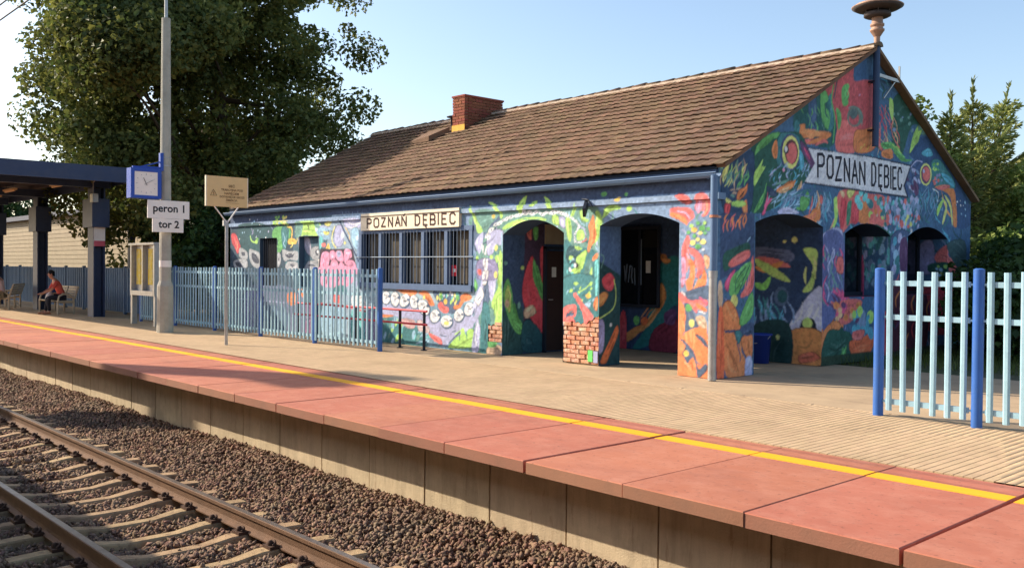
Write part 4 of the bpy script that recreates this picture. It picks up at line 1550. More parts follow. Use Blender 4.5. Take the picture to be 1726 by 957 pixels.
Gt51;4.3;415,500 435,491 440,477
Gt8;2.6;257,495 258,480 272,470
Gt52;3;456,461 454,449 466,441
Gt8;4.3;378,478 370,464 375,453
Gt52;4.1;692,582 684,569 693,557
Gt51;2.8;389,421 400,410 394,396
Gt8;4.2;425,388 432,373 455,364
Gt52;4.5;709,487 723,473 716,455
Gt52;3.1;430,430 422,413 431,399
Gt52;3.7;512,459 503,446 513,435
Gt12;4;632,458 635,448 625,438
Gt52;4.3;545,500 562,498 575,492
Gt51;4.1;494,524 501,515 497,504
Gt51;4.4;503,449 487,434 492,420
Gt8;2.6;382,430 365,416 364,399
Gt52;3.5;554,445 577,433 580,416
Gt51;3.2;317,413 303,401 302,388
Gt51;3.4;486,389 499,376 490,360
Gt52;3.4;547,518 530,505 530,492
Gt52;2.9;668,427 690,416 690,400
Gt52;3.5;553,488 546,476 556,465
Gt12;4.8;703,579 692,565 698,554
Gt8;3.5;572,503 582,495 605,493
Gt51;2.6;433,419 442,407 438,394
Gt52;3.2;469,416 493,407 500,392
Gt51;4.1;441,508 428,496 428,485
Gt52;3.4;665,514 663,497 682,485
Gt8;3;550,501 572,491 573,475
Gt8;3.3;591,398 609,389 615,375
Gt12;4;604,522 592,505 600,491
Gt8;4.1;522,443 540,434 543,422
Gt12;3.5;417,407 427,397 447,392
Gt51;3.7;605,486 626,479 635,468
Gt12;4;407,454 421,445 448,443
Gt52;3.6;672,534 697,525 703,510
Gt12;4.4;510,449 523,442 523,432
Gt12;4.1;450,444 450,429 471,418
Gt8;3.7;676,433 681,424 698,420
Gt8;3.6;498,531 505,522 499,511
Gt51;2.8;510,531 513,517 532,510
Gt52;3.4;640,454 656,450 662,440
Gt52;4.1;522,524 534,517 535,506
Gt8;4.1;642,408 650,391 638,374
Gt52;4.6;673,433 690,420 685,404
Gt52;3.7;334,404 326,388 335,376
Gt12;2.6;445,388 452,374 475,367
Gt51;3.2;512,392 520,381 513,371
Gt8;3.9;321,437 327,424 319,411
Gt8;3.2;526,412 545,411 556,404
Gt8;4.5;510,541 501,525 508,511
Gt8;3.1;679,480 682,467 669,455
Gt52;3.9;613,557 621,548 616,535
Gt52;3.6;457,517 448,508 446,499
Gt12;4.7;599,510 623,506 636,495
Gt51;2.7;361,413 368,407 368,399
Gt8;2.8;416,538 411,527 421,518
Gt8;4;423,505 408,490 409,476
Gt12;4;272,387 280,379 294,375
Gt12;3.4;303,473 322,468 328,459
Gt8;3.4;328,394 337,379 360,371
Gt8;3.9;432,30 443,18 442,5
Gt8;3.8;23,146 11,139 8,128
Gt0;3.1;76,32 81,24 79,17
Gt10;4.2;198,105 200,93 189,82
Gt0;3.5;686,150 687,141 676,133
Gt10;4.7;846,17 847,5 832,-5
Gt8;4.2;819,12 820,-2 836,-14
Gt25;4.5;504,148 516,135 512,122
Gt8;4.2;920,40 936,29 937,15
Gt0;3.8;877,17 887,5 909,-5
Gt8;3.8;657,151 668,133 655,116
Gt10;3.7;437,148 433,133 411,121
Gt25;3.1;562,156 572,148 572,137
Gt0;4.3;227,56 227,47 235,39
Gt10;3;590,136 593,127 608,119
Gt0;3.1;355,181 362,170 381,163
Gt10;4.5;687,63 706,50 710,35
Gt25;3.9;728,129 749,115 746,99
Gt10;3.2;662,20 667,11 665,3
Gt0;3.8;386,95 382,87 388,79
Gt10;3.9;168,135 181,129 185,120
Gt25;3.8;256,49 258,39 251,32
Gt0;3.4;507,118 505,107 515,96
Gt8;3.9;893,3 881,-14 898,-33
Gt10;4.1;501,12 526,-2 533,-20
Gt0;3.7;507,59 517,48 515,38
Gt8;3.2;511,-1 519,-14 507,-27
Gt25;3.3;573,56 573,42 561,31
Gt10;3.5;585,1 593,-14 578,-27
Gt10;4.8;728,200 723,187 704,177
Gt10;3.1;71,70 70,58 57,48
Gt10;3.2;179,187 181,178 172,171
Gt10;3.4;107,40 99,32 101,22
Gt0;2.6;282,166 285,151 303,139
Gt8;3.2;61,170 61,163 55,157
Gt10;4.7;854,188 864,172 853,158
Gt8;3.1;404,147 413,134 435,124
Gt8;4.2;791,-14 824,-29 834,-47
Gt0;4.4;362,24 363,14 376,5
Gt0;2.6;284,49 272,44 268,35
Gt0;4.2;423,99 423,90 412,83
Gt0;4.4;889,24 915,7 919,-11
Gt10;3.6;185,181 192,168 211,160
Gt8;4.4;521,65 519,49 536,35
Gt25;4;826,0 845,-15 839,-31
Gt25;3.6;308,108 292,99 288,87
Gt25;3.4;610,138 626,129 626,117
Gt10;2.6;76,140 68,127 75,114
Gt0;4.8;527,18 530,7 521,-3
Gt0;2.9;18,167 29,156 28,144
Gt0;2.9;136,50 135,39 142,29
Gt0;3.2;355,109 369,96 367,82
Gt25;3.2;20,124 33,116 35,106
Gt25;3.2;205,192 205,181 215,172
Gt0;4.4;371,27 371,12 387,-1
Gt10;3.2;307,76 305,68 315,60
Gt10;5.4;931,13 938,-6 974,-22
Gt8;3.4;504,-4 521,-11 531,-21
Gt10;3.7;361,53 370,39 360,26
Gt8;3.9;308,92 305,84 309,76
Gt25;5.2;718,39 746,27 758,10
Gt10;4;466,157 460,149 462,140
Gt25;3.6;657,-11 658,-26 640,-37
Gt0;4.2;714,75 720,61 746,49
Gt25;3.1;411,132 407,123 413,114
Gt25;3.2;625,6 613,-2 616,-11
Gt25;3.9;768,125 760,111 769,97
Gt0;4.3;882,39 895,24 890,8
Gt8;3.2;282,94 293,83 291,72
Gt25;5.2;753,-2 782,-12 795,-27
Gt0;2.9;18,179 27,168 23,155
Gt8;4;164,91 160,80 170,69
Gt0;2.9;461,191 466,178 454,165
Gt10;3.9;152,185 165,174 167,161
Gt8;4.2;899,156 872,143 866,125
Gt0;3.7;800,209 803,198 821,190
Gt8;3.3;817,144 791,131 786,115
Gt8;4.1;260,116 276,104 276,92
Gt10;4.7;685,172 673,157 684,140
Gt10;3.9;165,125 172,114 190,107
Gt25;3;95,113 113,105 120,92
Gt8;3.6;923,126 927,106 953,90
Gt25;5.5;852,98 853,87 868,76
Gt0;3.8;355,129 376,119 381,105
Gt25;3.1;745,147 757,131 746,115
Gt25;3.6;402,68 398,56 407,44
Gt8;3.8;533,209 553,200 561,188
Gt25;5.2;900,57 870,44 867,25
Gt25;4.9;701,115 685,106 680,96
Gt8;3.6;582,78 577,63 555,52
Gt10;3.4;58,77 70,71 75,61
Gt8;3.2;245,48 247,39 239,31
Gt0;4.1;245,171 249,163 244,155
Gt8;2.6;118,178 121,168 115,156
Gt10;4.3;804,19 808,9 820,-1
Gt10;3.7;28,59 30,51 24,45
Gt8;3.4;694,17 705,8 700,-2
Gt10;3.5;203,115 202,107 209,99
Gt10;2.6;234,103 222,93 225,80
Gt0;3.2;113,90 106,78 114,65
Gt10;4.6;420,111 443,100 448,85
Gt10;4.6;393,128 411,115 414,101
Gt10;4.1;307,143 289,134 286,120
Gt25;2.6;54,47 64,40 66,33
Gt0;4.2;736,2 720,-9 720,-22
Gt10;3.6;261,158 253,145 260,132
Gt10;4.9;903,148 878,136 873,121
Gt0;4.2;685,190 680,178 659,169
Gt10;3.1;32,113 45,103 48,92
Gt25;3.5;841,215 836,201 848,189
Gp53;0;231,454 303,487 357,498 375,429 329,384 218,400
Gp52;0;573,498 630,514 707,479 718,462 657,460 615,398 576,408
Gp54;0;413,548 418,515 464,523 499,520 505,473 521,419 469,391 401,385 357,383 360,415 351,442 342,464 323,478 305,487 357,522
GP55;0;414,553 462,583 464,523 418,517
Gp23;0;367,432 408,440 433,427 434,388 357,383
Gp37;0;425,422 459,430 502,439 512,416 486,393 426,387
Gt23;2;489,398 494,404 493,410
Gt20;2.1;460,396 459,401 464,405
Gt37;1.7;458,393 460,398 466,401
Gt23;1.9;492,402 502,409 503,417
Gt23;2.2;488,397 498,403 501,410
Gt37;1.8;442,395 448,399 449,404
Gt37;2.3;430,397 433,404 443,410
Gt23;1.6;428,389 427,394 431,397
Gt20;2.5;489,401 499,406 503,413
Gt37;2.2;440,390 439,395 444,400
Gt20;2.1;468,393 476,398 477,403
Gt20;1.8;445,389 446,394 454,399
Gp16;0;373,492 385,504 401,504 394,487 398,470 378,465
Gp16;0;301,481 319,481 327,468 312,457 335,446 340,433 328,416 305,433
Gp8;0;338,480 343,453 348,426 328,412 335,440 327,470
Gs16;3.9;345,498 338,468 351,438 345,394
Gs10;3.2;357,508 346,473
Gp16;0;354,458 371,452 373,432 364,419 359,439
Gp56;0;263,462 285,465 287,411 264,413
Gt16;3.1;288,451 296,446 297,440
Gt16;3.2;268,424 272,416 266,406
Gt5;2.6;267,432 268,423 279,416
Gt5;2.8;290,420 289,409 301,400
Gt16;3.6;271,447 274,440 269,433
Gt10;3.5;284,427 282,418 290,411
Gt10;2.5;299,436 312,428 313,416
Gt5;3.5;283,454 283,444 295,436
Gt5;2.4;305,424 314,414 309,402
Gt16;2.5;257,437 266,427 262,415
Gt16;2.8;307,433 317,426 317,416
Gt16;2.7;240,450 238,441 245,434
Gt16;3.4;282,426 292,417 289,404
Gt10;3.7;318,455 318,443 332,435
Ge57;0;424,450 30,4 1,-19
Ge54;0;420,446 19,2 0,-12
Ge58;0;418,454 15,2 0,-9
Gs5;2.4;399,463 423,468 449,457 450,437
Ge33;0;440,492 4,1 0,-2
Gt24;3.8;570,493 561,479 569,467
Gt5;4;509,441 499,423 509,408
Gt47;2.7;520,474 506,452 519,433
Gt24;3.5;574,441 595,427 593,408
Gt5;3.5;572,479 570,462 589,450
Gt24;4;536,436 551,423 546,407
Gt23;3.4;544,489 542,467 565,452
Gt23;2.7;549,428 543,407 562,390
Gt24;3.6;515,482 503,464 512,447
Gt22;2.4;522,485 536,477 537,464
Gt23;3.2;534,462 549,448 543,430
Gt47;3;547,428 536,412 545,398
Gt5;3.4;540,432 568,416 570,394
Gt24;2.5;573,470 592,450 582,427
Gt22;3.5;516,481 530,463 518,442
Gt47;2.8;512,445 515,425 542,411
Gt22;3.9;536,446 550,438 549,425
Gt24;3.1;551,483 574,467 572,445
Gt23;3.2;562,478 573,460 560,441
Gt22;3.5;512,433 515,417 538,405
Gt47;3.2;506,423 520,407 511,387
Gt24;2.7;533,434 554,420 554,402
Gt23;3.3;525,429 522,411 539,397
Gt23;2.5;512,452 509,437 524,426
Gt22;2.8;524,458 541,442 535,422
Gt22;3.9;504,457 499,440 514,427
Gt5;2.7;549,446 554,432 576,422
Gt23;2.6;513,453 524,442 518,430
Gt22;3.1;512,469 542,456 547,434
Gt22;2.9;573,448 599,436 604,417
Gt5;3.5;547,475 540,458 554,444
Gt23;2.5;544,476 561,464 558,448
Gt23;3.4;503,449 522,433 519,413
Gt5;3.2;555,481 569,470 565,455
Gp19;0;559,501 573,498 576,473 570,461 558,479
Gs23;3;565,454 576,429 605,410
Gs23;2.9;501,472 512,423 530,401
Ge0;0;650,481 5,1 0,-3
Ge5;0;658,449 6,1 2,-3
Ge0;0;580,443 7,1 1,-4
Ge0;0;615,471 4,1 0,-2
Ge5;0;579,473 4,0 -1,-3
Ge5;0;610,465 6,0 -1,-4
Ge5;0;596,475 5,0 -1,-3
Ge5;0;643,474 6,1 0,-3
Ge5;0;646,462 6,0 -2,-4
Ge0;0;661,451 4,0 -1,-3
Gp16;0;525,411 567,418 586,409 539,402
Gp37;0;540,398 567,405 577,395 544,393
Gp19;0;572,414 600,406 615,399 586,396
Gp19;0;649,406 663,440 687,463 698,451 673,433 659,404
Gp5;0;687,463 718,462 719,449 693,448
Gp37;0;228,410 250,417 257,408 328,412 333,404 283,399 239,393
Gp23;0;239,389 291,396 302,391 265,384
Gt37;7.6;258,385 298,395 333,404
Gt23;5.8;284,384 314,395 329,392
Gp8;0;217,419 232,417 232,401 218,400
Gp59;0;218,396 240,385 262,378 262,367 219,363
Gp52;0;94,376 129,385 176,394 230,401 258,381 282,353 249,318 205,296 153,268 97,258 82,279 86,334
Gp60;0;11,317 59,345 95,354 96,299 83,257 19,254
Gt47;2.5;18,319 6,308 7,295
Gt19;2.6;45,331 50,319 42,307
Gt47;2.4;63,338 52,329 51,318
Gt5;3.4;50,339 51,329 43,320
Gt5;2.9;20,316 23,306 16,296
Gt0;3.1;40,322 31,313 32,304
Gt18;3.2;72,326 66,319 67,311
Gt19;2.3;62,330 67,320 61,310
Gt5;3;52,340 45,328 50,317
Gt18;2.3;32,319 35,307 27,296
Gt5;3.2;31,319 23,307 27,295
Gt18;2.3;46,333 48,324 42,315
Gt18;3.3;34,320 31,307 16,295
Gt5;2.3;63,340 66,332 61,324
Gt19;2.6;35,333 35,324 26,317
Gt47;3.4;56,319 43,306 44,292
Gt5;3.1;41,322 43,309 33,298
Gt18;2.1;47,330 35,317 38,302
Gt5;2.4;13,330 4,320 5,309
Gt18;3.4;78,335 65,325 62,312
Gt47;3.2;67,342 73,329 64,315
Gt19;2.4;18,336 10,329 10,320
Gp18;0;11,317 24,329 29,332 22,313 13,301
Gt5;2.2;25,309 24,303 18,297
Gt16;2;28,323 28,317 23,311
Gt5;2.8;54,322 55,315 49,309
Gt16;2.1;86,317 74,309 70,298
Gt16;2.9;69,311 54,302 50,290
Gt5;2.9;34,324 32,312 20,302
Gt16;2.8;81,320 72,314 71,306
Gt16;2.8;62,324 63,317 57,310
Gt16;2.7;62,318 63,307 54,297
Gt5;1.9;35,322 36,312 27,302
Gt5;2.5;78,326 76,320 68,314
Gt16;2.8;80,326 81,314 69,303
Gt5;2.4;31,318 30,312 22,307
Gt16;2;59,323 47,315 44,305
Gt5;2.6;26,317 17,310 15,302
Gt10;2.6;60,323 58,312 45,303
Gp16;0;124,380 150,391 173,394 160,384 134,378 110,358 100,352 105,366
Gp19;0;98,321 110,333 123,347 118,332 130,335 116,319 99,302
Gp16;0;97,258 112,277 126,292 134,310 129,287 117,269
Gp34;0;122,259 132,273 139,299 139,285 152,284 137,272 130,259
Gt0;2.1;175,270 193,281 198,296
Gt51;2.5;152,267 181,279 195,296
Gt51;2.7;178,268 201,281 208,298
Gt9;2.4;188,268 213,278 226,294
Gt0;1.7;188,270 209,281 217,296
Gt8;2.1;168,279 174,289 189,296
Gt0;2.1;178,274 182,289 201,301
Gt9;1.9;146,281 173,292 185,310
Gt51;2.2;174,266 182,285 207,300
Gt0;2.7;179,282 211,294 227,312
Gt51;1.7;177,266 197,274 206,286
Gt9;2.4;201,263 224,274 232,289
Gt9;1.6;156,267 161,282 180,294
Gt8;2;205,286 212,300 233,311
Gt8;1.9;175,282 198,294 206,311
Gt9;2.1;166,263 189,275 199,291
Gt51;2.5;195,281 210,288 217,299
Gt9;2.5;159,278 188,290 202,308
Gt9;2.5;145,275 168,287 175,304
Gt9;1.8;138,277 148,294 173,305
Gt8;2.7;176,281 184,295 204,305
Gt0;2.3;182,273 193,285 214,293
Gp37;0;51,279 55,291 70,297 79,303 75,289 60,279
Gs21;0.8;58,281 70,291
Gp22;0;19,268 32,268 28,254 19,256
Gp37;0;65,269 77,278 80,257 71,256
Gp18;0;19,278 30,276 36,272 23,272
Gp19;0;39,271 58,273 54,269 44,268
Gt47;2.2;31,290 39,292 48,291
Gt5;2;32,283 39,284 45,282
Gt5;2.5;35,283 40,281 47,282
Gt5;2.5;48,296 56,295 64,298
Gt47;1.9;47,294 53,294 59,295
Gt5;2.5;31,283 38,283 44,280
Gt47;1.9;35,286 43,287 51,286
Gt47;2.8;39,287 45,288 51,286
Gp8;0;170,389 192,396 227,395 236,375 226,342 177,338 161,354
Gp37;0;150,370 160,381 166,369 164,354 156,351 149,360
Ge61;0;205,365 32,3 1,-31
Ge18;0;206,365 27,3 1,-28
Ge62;0;208,366 21,2 1,-21
Ge23;0;209,364 17,2 0,-18
Ge21;0;192,368 8,1 0,-7
Ge15;0;191,369 5,0 0,-5
Gp63;0;236,387 256,380 273,370 284,354 274,343 256,358 242,370
Gp34;0;247,377 261,370 268,359 259,363
Gt9;2.9;178,326 175,322 168,319
Gt8;2.6;190,345 186,341 186,336
Gt8;3;241,352 241,347 237,343
Gt51;2.6;229,321 224,315 214,311
Gt6;2.5;196,332 193,326 198,321
Gt51;1.8;175,316 174,310 179,305
Gt51;2.3;239,342 234,338 234,333
Gt0;2.5;200,331 197,325 201,319
Gt6;3;174,322 173,316 177,312
Gt6;1.9;212,316 210,311 203,307
Gt51;3;225,319 221,313 213,309
Gt51;2.2;251,342 247,337 248,332
Gt8;2.2;153,336 147,330 138,327
Gt8;2.1;209,315 204,310 206,304
Gt0;2.3;214,313 214,309 218,306
Gt51;2.5;159,321 155,317 156,312
Gt9;3;237,330 230,328 227,324
Gt0;2.8;255,336 256,330 263,325
Gt6;2.5;177,310 170,305 160,303
Gt8;2.8;152,316 159,310 158,303
Gt51;2.1;176,330 171,325 170,319
Gt0;2.9;178,346 174,340 164,335
Gt51;2.2;150,330 146,325 148,320
Gt0;2.8;195,342 199,337 196,331
Gt6;2.6;151,331 148,325 141,321
Gt51;3;216,336 222,329 219,322
Gt51;2.5;161,331 155,329 150,326
Gt9;2.5;226,324 217,319 213,314
Gt8;3;241,349 247,344 248,338
Gt9;2.7;205,318 210,312 207,305
Gt6;2.4;199,348 191,344 187,339
Gt6;3;253,353 251,347 255,343
Gt0;2.9;165,314 159,309 150,306
Gt51;2.6;239,349 234,343 225,339
Gt9;1.9;205,338 201,332 191,327
Gt51;2.4;229,329 224,323 214,319
Gt0;2.1;154,324 145,318 144,311
Gt51;1.9;222,335 223,327 215,321
Gt0;2.2;212,332 205,326 205,319
Gt6;2.4;252,317 245,312 244,306
Gt9;3.1;199,343 189,340 182,335
Gt8;1.8;207,329 205,325 207,321
Gt6;2.1;163,334 154,330 151,324
Gt0;2.7;255,343 250,338 242,335
Gp51;0;233,371 245,364 248,344 237,339
Gt6;2.1;257,352 257,348 254,344
Gt9;1.7;259,349 252,345 251,340
Gt6;1.6;273,333 269,328 270,324
Gt9;1.6;265,351 265,347 260,343
Gt0;2.4;267,339 263,335 263,331
Gt9;1.6;249,334 243,330 242,326
Gt0;2.3;249,344 244,340 244,335
Gt6;2;270,349 264,343 264,338
Gt0;2;261,344 259,340 252,336
Gt9;1.7;266,345 263,341 257,337
Ge33;0;185,334 4,0 0,-3
Gp37;0;162,299 186,309 210,316 222,320 216,309 194,299 176,295
Gp24;0;165,297 189,300 205,309 192,297
Gp64;0;136,304 162,297 163,289 142,290
Gt5;4.8;159,309 183,313 204,320
Gp24;0;227,303 238,317 243,320 241,308
Gp16;0;225,273 250,281 255,297 263,304 270,289 261,277 239,270
Gt9;2.4;200,294 220,297 234,305
Gt8;2;251,286 269,294 293,295
Gt0;1.6;207,287 225,293 245,292
Gt8;2.5;212,291 233,299 258,299
Gt8;2.2;254,286 282,289 304,299
Gt8;2.5;222,288 240,300 268,306
Gt0;2.3;232,275 248,277 260,283
Gt8;2.5;239,299 256,305 277,306
Gt0;2.7;197,282 210,287 226,288
Gt9;1.7;218,276 238,286 263,289
Gt0;2.6;198,292 211,299 228,301
Gt8;2.5;211,272 232,278 246,288
Gt0;1.8;220,294 235,296 246,302
Gt9;2.6;233,287 249,294 268,296
Gt0;1.9;235,295 255,294 273,299
Gt9;2.8;217,277 232,280 248,278
Gt23;4.5;267,266 276,281 278,296
Gp37;0;273,266 290,275 302,271 308,268
Gt24;3.6;292,307 298,294 296,276
Gs9;2.1;286,302 284,287 276,275
Gp6;0;171,261 179,270 206,272 228,268 233,264
Gt8;2.6;324,308 336,291 327,273
Gt0;2.3;327,298 336,290 334,279
Gt8;2.2;324,296 335,284 330,269
Gt0;2.2;299,304 292,291 301,278
Gt9;2.4;314,308 322,295 314,281
Gt0;2;307,305 309,290 327,278
Gt8;2.5;300,307 309,299 307,289
Gt9;2.1;296,307 289,296 294,285
Gt0;2.4;321,304 320,290 332,279
Gt0;2.4;322,303 328,287 315,271
Gt9;2.5;295,295 289,280 299,266
Gt9;2.2;314,300 317,288 307,277
Gt0;1.9;308,302 301,292 306,283
Gt8;2.5;319,306 332,293 329,279
Gp23;0;304,299 313,295 310,287 304,290
Gp16;0;240,291 259,292 266,282 253,271 240,272
Gt51;3.3;326,298 329,280 313,263
Gt51;3.2;334,308 342,293 332,277
Gt0;3.1;338,288 330,275 337,263
Gt0;2.7;319,297 312,284 319,272
Gt0;3.2;318,287 312,273 321,260
Gt51;2.3;306,296 301,281 313,268
Gt9;2.7;327,294 333,282 324,269
Gt51;2.3;338,288 324,271 331,253
Gt0;2;322,291 303,269 309,247
Gt51;2.7;333,287 321,269 330,252
Gt51;3.2;321,290 314,272 327,256
Gt9;3.3;329,297 336,284 328,270
Gt0;2.2;305,303 298,280 315,261
Gt9;2.3;309,289 314,276 304,263
Gt0;2.5;319,298 323,282 310,267
Gt0;2.9;339,289 317,269 320,247
Gp37;0;247,258 273,266 289,277 296,287 306,271 303,257 290,249 277,252
Gt23;2.4;291,266 281,256 283,244
Gt23;3.4;270,268 264,258 248,251
Gt37;2.9;298,262 290,252 294,241
Gt37;2.7;289,262 293,251 284,240
Gt37;3.6;270,260 261,252 261,243
Gt23;3.1;292,269 278,262 274,253
Gt37;2.8;299,260 303,250 295,241
Gt37;3.3;299,262 300,256 293,250
Gt23;2.2;278,259 264,251 260,240
Gt37;2.8;295,266 289,258 275,253
Gt37;2.8;289,270 276,261 273,250
Gt23;2.8;277,263 270,252 275,240
Gt24;5.2;292,308 302,288 296,273
Gp23;0;302,295 312,295 312,286 306,284
Gt51;2.2;300,256 293,250 293,244
Gt51;3.2;314,256 301,250 297,241
Gt9;3.7;302,255 299,249 290,245
Gt9;2.2;300,253 303,246 298,238
Gt9;3.1;306,255 302,246 289,240
Gt9;2.6;304,254 300,246 289,241
Gt51;2.7;306,257 303,249 291,243
Gt9;3.5;310,255 301,249 299,242
Gt19;10.6;350,296 361,282 357,255 331,230
Gp19;0;352,296 368,298 368,277 356,262
Gt24;5.3;355,262 341,241 321,228
Gp23;0;371,311 487,313 547,309 569,264 528,255 450,259 413,254 384,237 373,256
Gp22;0;378,299 400,293 394,260 377,242
Gp65;0;401,290 419,294 409,257 398,252
Gp18;0;400,313 426,314 411,301 402,304
Gp24;0;371,311 389,310 386,299
Gp37;0;444,259 445,286 456,296 476,295 480,279 477,258
Gp22;0;419,301 441,297 442,259 416,258
Gp23;0;419,301 448,305 464,300 434,291
Ge37;0;487,256 9,1 2,-8
Ge47;0;514,275 5,0 1,-4
Ge23;0;530,260 5,0 -1,-4
Ge37;0;550,276 7,0 1,-6
Ge19;0;539,273 7,0 -1,-6
Ge23;0;493,280 8,0 0,-7
Ge5;0;556,290 8,1 1,-6
Ge47;0;546,274 6,1 2,-5
Ge37;0;509,281 7,1 1,-6
Ge47;0;562,273 8,0 -1,-7
Ge37;0;543,260 5,0 0,-4
Ge19;0;489,274 9,0 0,-7
Ge47;0;543,258 6,0 -2,-5
Ge23;0;557,285 9,0 -3,-8
Ge37;0;527,280 5,1 2,-4
Ge47;0;553,279 6,1 2,-5
Ge23;0;546,284 5,0 -2,-4
Ge47;0;542,277 8,0 0,-7
Ge23;0;495,270 8,1 2,-6
Ge37;0;531,278 6,1 2,-5
Ge23;0;488,259 5,0 0,-5
Ge23;0;534,260 9,0 -1,-7
Ge31;0;534,294 11,1 4,-9
Ge31;0;450,312 8,1 1,-6
Ge8;0;527,305 7,0 -2,-6
Ge8;0;487,294 12,2 4,-9
Ge31;0;477,299 7,1 1,-5
Ge31;0;465,304 9,0 -2,-7
Ge8;0;463,310 6,0 1,-5
Ge31;0;469,307 8,0 -3,-7
Ge31;0;447,290 11,2 4,-9
Ge31;0;437,300 10,0 -2,-9
Ge5;0;519,299 8,0 0,-6
Ge31;0;508,306 6,1 1,-5
Gp23;0;537,304 555,306 558,294 543,291
Ge51;0;561,304 4,0 0,-5
Ge8;0;647,249 7,-1 -4,-8
Ge31;0;586,265 6,0 -1,-7
Ge6;0;643,305 4,0 1,-5
Ge8;0;564,246 4,0 -1,-5
Ge9;0;657,237 5,-1 -4,-6
Ge31;0;552,305 5,1 2,-6
Ge6;0;595,264 6,0 -3,-7
Ge8;0;637,252 4,0 1,-5
Ge0;0;661,245 4,0 1,-5
Ge9;0;657,291 5,0 -1,-6
Ge8;0;545,291 4,0 0,-4
Ge0;0;641,263 4,0 -3,-5
Ge51;0;598,250 6,0 0,-7
Ge31;0;629,276 5,0 -1,-6
Ge31;0;635,237 7,0 -2,-7
Ge8;0;675,302 6,0 1,-7
Ge51;0;560,244 4,0 -1,-4
Ge6;0;692,260 4,0 -3,-5
Ge31;0;610,308 5,1 2,-6
Ge51;0;565,272 4,0 0,-5
Ge8;0;597,273 4,0 -1,-5
Ge0;0;557,243 6,0 0,-7
Ge6;0;602,258 6,0 0,-7
Ge6;0;669,309 7,0 -1,-8
Ge0;0;648,239 4,0 -3,-5
Ge9;0;601,248 7,0 -3,-8
Ge0;0;600,263 6,-1 -5,-7
Ge31;0;634,279 4,0 -3,-4
Ge6;0;615,259 4,0 1,-5
Ge9;0;633,263 8,0 1,-9
Ge31;0;547,288 4,0 1,-5
Ge51;0;567,274 5,0 -1,-6
Ge8;0;677,305 5,0 -1,-5
Ge51;0;582,290 5,0 0,-6
Ge51;0;569,302 4,0 -1,-5
Ge8;0;577,297 6,0 0,-7
Ge9;0;653,261 5,0 -1,-5
Ge6;0;593,247 6,0 -3,-7
Ge9;0;670,306 5,0 -1,-5
Ge9;0;680,270 7,1 2,-7
Ge9;0;570,240 5,0 -2,-6
Ge51;0;635,303 6,1 3,-7
Ge31;0;581,300 6,0 -2,-7
Ge31;0;588,237 5,0 -2,-6
Ge51;0;555,294 5,0 -3,-6
Ge9;0;635,257 4,0 0,-5
Ge31;0;692,245 7,-1 -4,-8
Ge0;0;658,261 7,0 -3,-8
Ge9;0;591,235 5,0 1,-6
Ge0;0;554,291 6,0 -1,-7
Ge31;0;630,262 8,0 -2,-9
Ge51;0;606,251 5,1 2,-5
Ge8;0;578,238 7,0 -3,-8
Ge8;0;692,283 4,0 -1,-5
Ge9;0;568,241 4,0 1,-5
Ge9;0;586,271 5,0 0,-5
Ge51;0;619,279 7,1 3,-8
Ge31;0;598,279 7,-1 -5,-9
Ge8;0;674,264 5,0 1,-6
Ge51;0;636,291 6,0 0,-7
Ge9;0;672,265 6,0 1,-7
Ge8;0;562,277 6,0 -3,-7
Ge51;0;646,303 5,-1 -4,-6
Ge31;0;629,289 5,1 2,-5
Ge6;0;646,287 7,0 -3,-8
Ge0;0;591,293 5,0 0,-6
Ge9;0;657,283 7,0 -2,-8
Ge8;0;596,291 4,0 0,-5
Ge0;0;593,279 7,0 -1,-8
Ge8;0;679,294 5,0 -1,-6
Ge6;0;612,290 5,0 2,-5
Ge51;0;594,241 7,0 -3,-8
Ge8;0;656,302 6,0 0,-7
Ge51;0;625,272 5,0 -3,-6
Ge51;0;665,308 5,0 -1,-6
Ge0;0;638,251 4,0 -3,-5
Ge9;0;563,301 6,0 -2,-7
Ge6;0;655,279 8,0 0,-9
Ge0;0;590,274 5,0 -2,-6
Ge0;0;615,281 5,1 2,-6
Ge8;0;604,274 7,1 2,-7
Ge0;0;677,243 5,0 -2,-5
Ge51;0;573,235 5,0 -1,-6
Ge0;0;551,240 6,0 0,-8
Ge8;0;689,309 5,0 1,-6
Ge31;0;656,275 7,0 -2,-8
Ge0;0;607,245 6,0 1,-7
Ge6;0;570,272 7,1 2,-8
Ge9;0;656,273 5,0 0,-6
Ge0;0;673,297 7,0 -2,-8
Ge0;0;556,290 7,0 1,-8
Ge9;0;562,291 4,0 1,-5
Ge9;0;598,306 7,1 2,-8
Ge6;0;604,277 7,1 2,-8
Ge8;0;611,250 5,0 -1,-6
Ge8;0;559,244 5,0 -2,-6
Ge0;0;678,266 4,0 -2,-5
Ge6;0;647,292 5,-1 -4,-6
Ge9;0;634,281 6,0 0,-6
Ge6;0;686,311 8,1 3,-9
Ge6;0;552,251 6,1 3,-7
Ge9;0;623,274 5,0 -3,-6
Ge8;0;667,239 7,1 3,-8
Ge0;0;554,293 6,0 -2,-8
Ge31;0;551,295 6,0 0,-7
Ge0;0;618,302 4,0 -1,-5
Ge8;0;553,274 7,1 2,-8
Ge6;0;610,252 5,0 2,-6
Ge6;0;630,260 7,0 -2,-8
Ge51;0;603,252 8,0 -1,-9
Ge31;0;602,240 5,0 2,-6
Ge6;0;554,291 7,-1 -5,-8
Ge0;0;576,292 4,0 -1,-5
Ge51;0;582,241 5,0 -3,-6
Ge8;0;644,305 6,0 0,-6
Ge0;0;678,298 7,0 -1,-8
Ge0;0;654,305 7,0 -1,-8
Ge9;0;650,301 5,0 1,-6
Ge6;0;645,290 7,0 -1,-8
Ge18;0;635,262 3,0 0,-3
Ge18;0;640,270 6,0 -1,-5
Ge34;0;595,292 5,1 2,-5
Ge34;0;681,310 4,0 0,-4
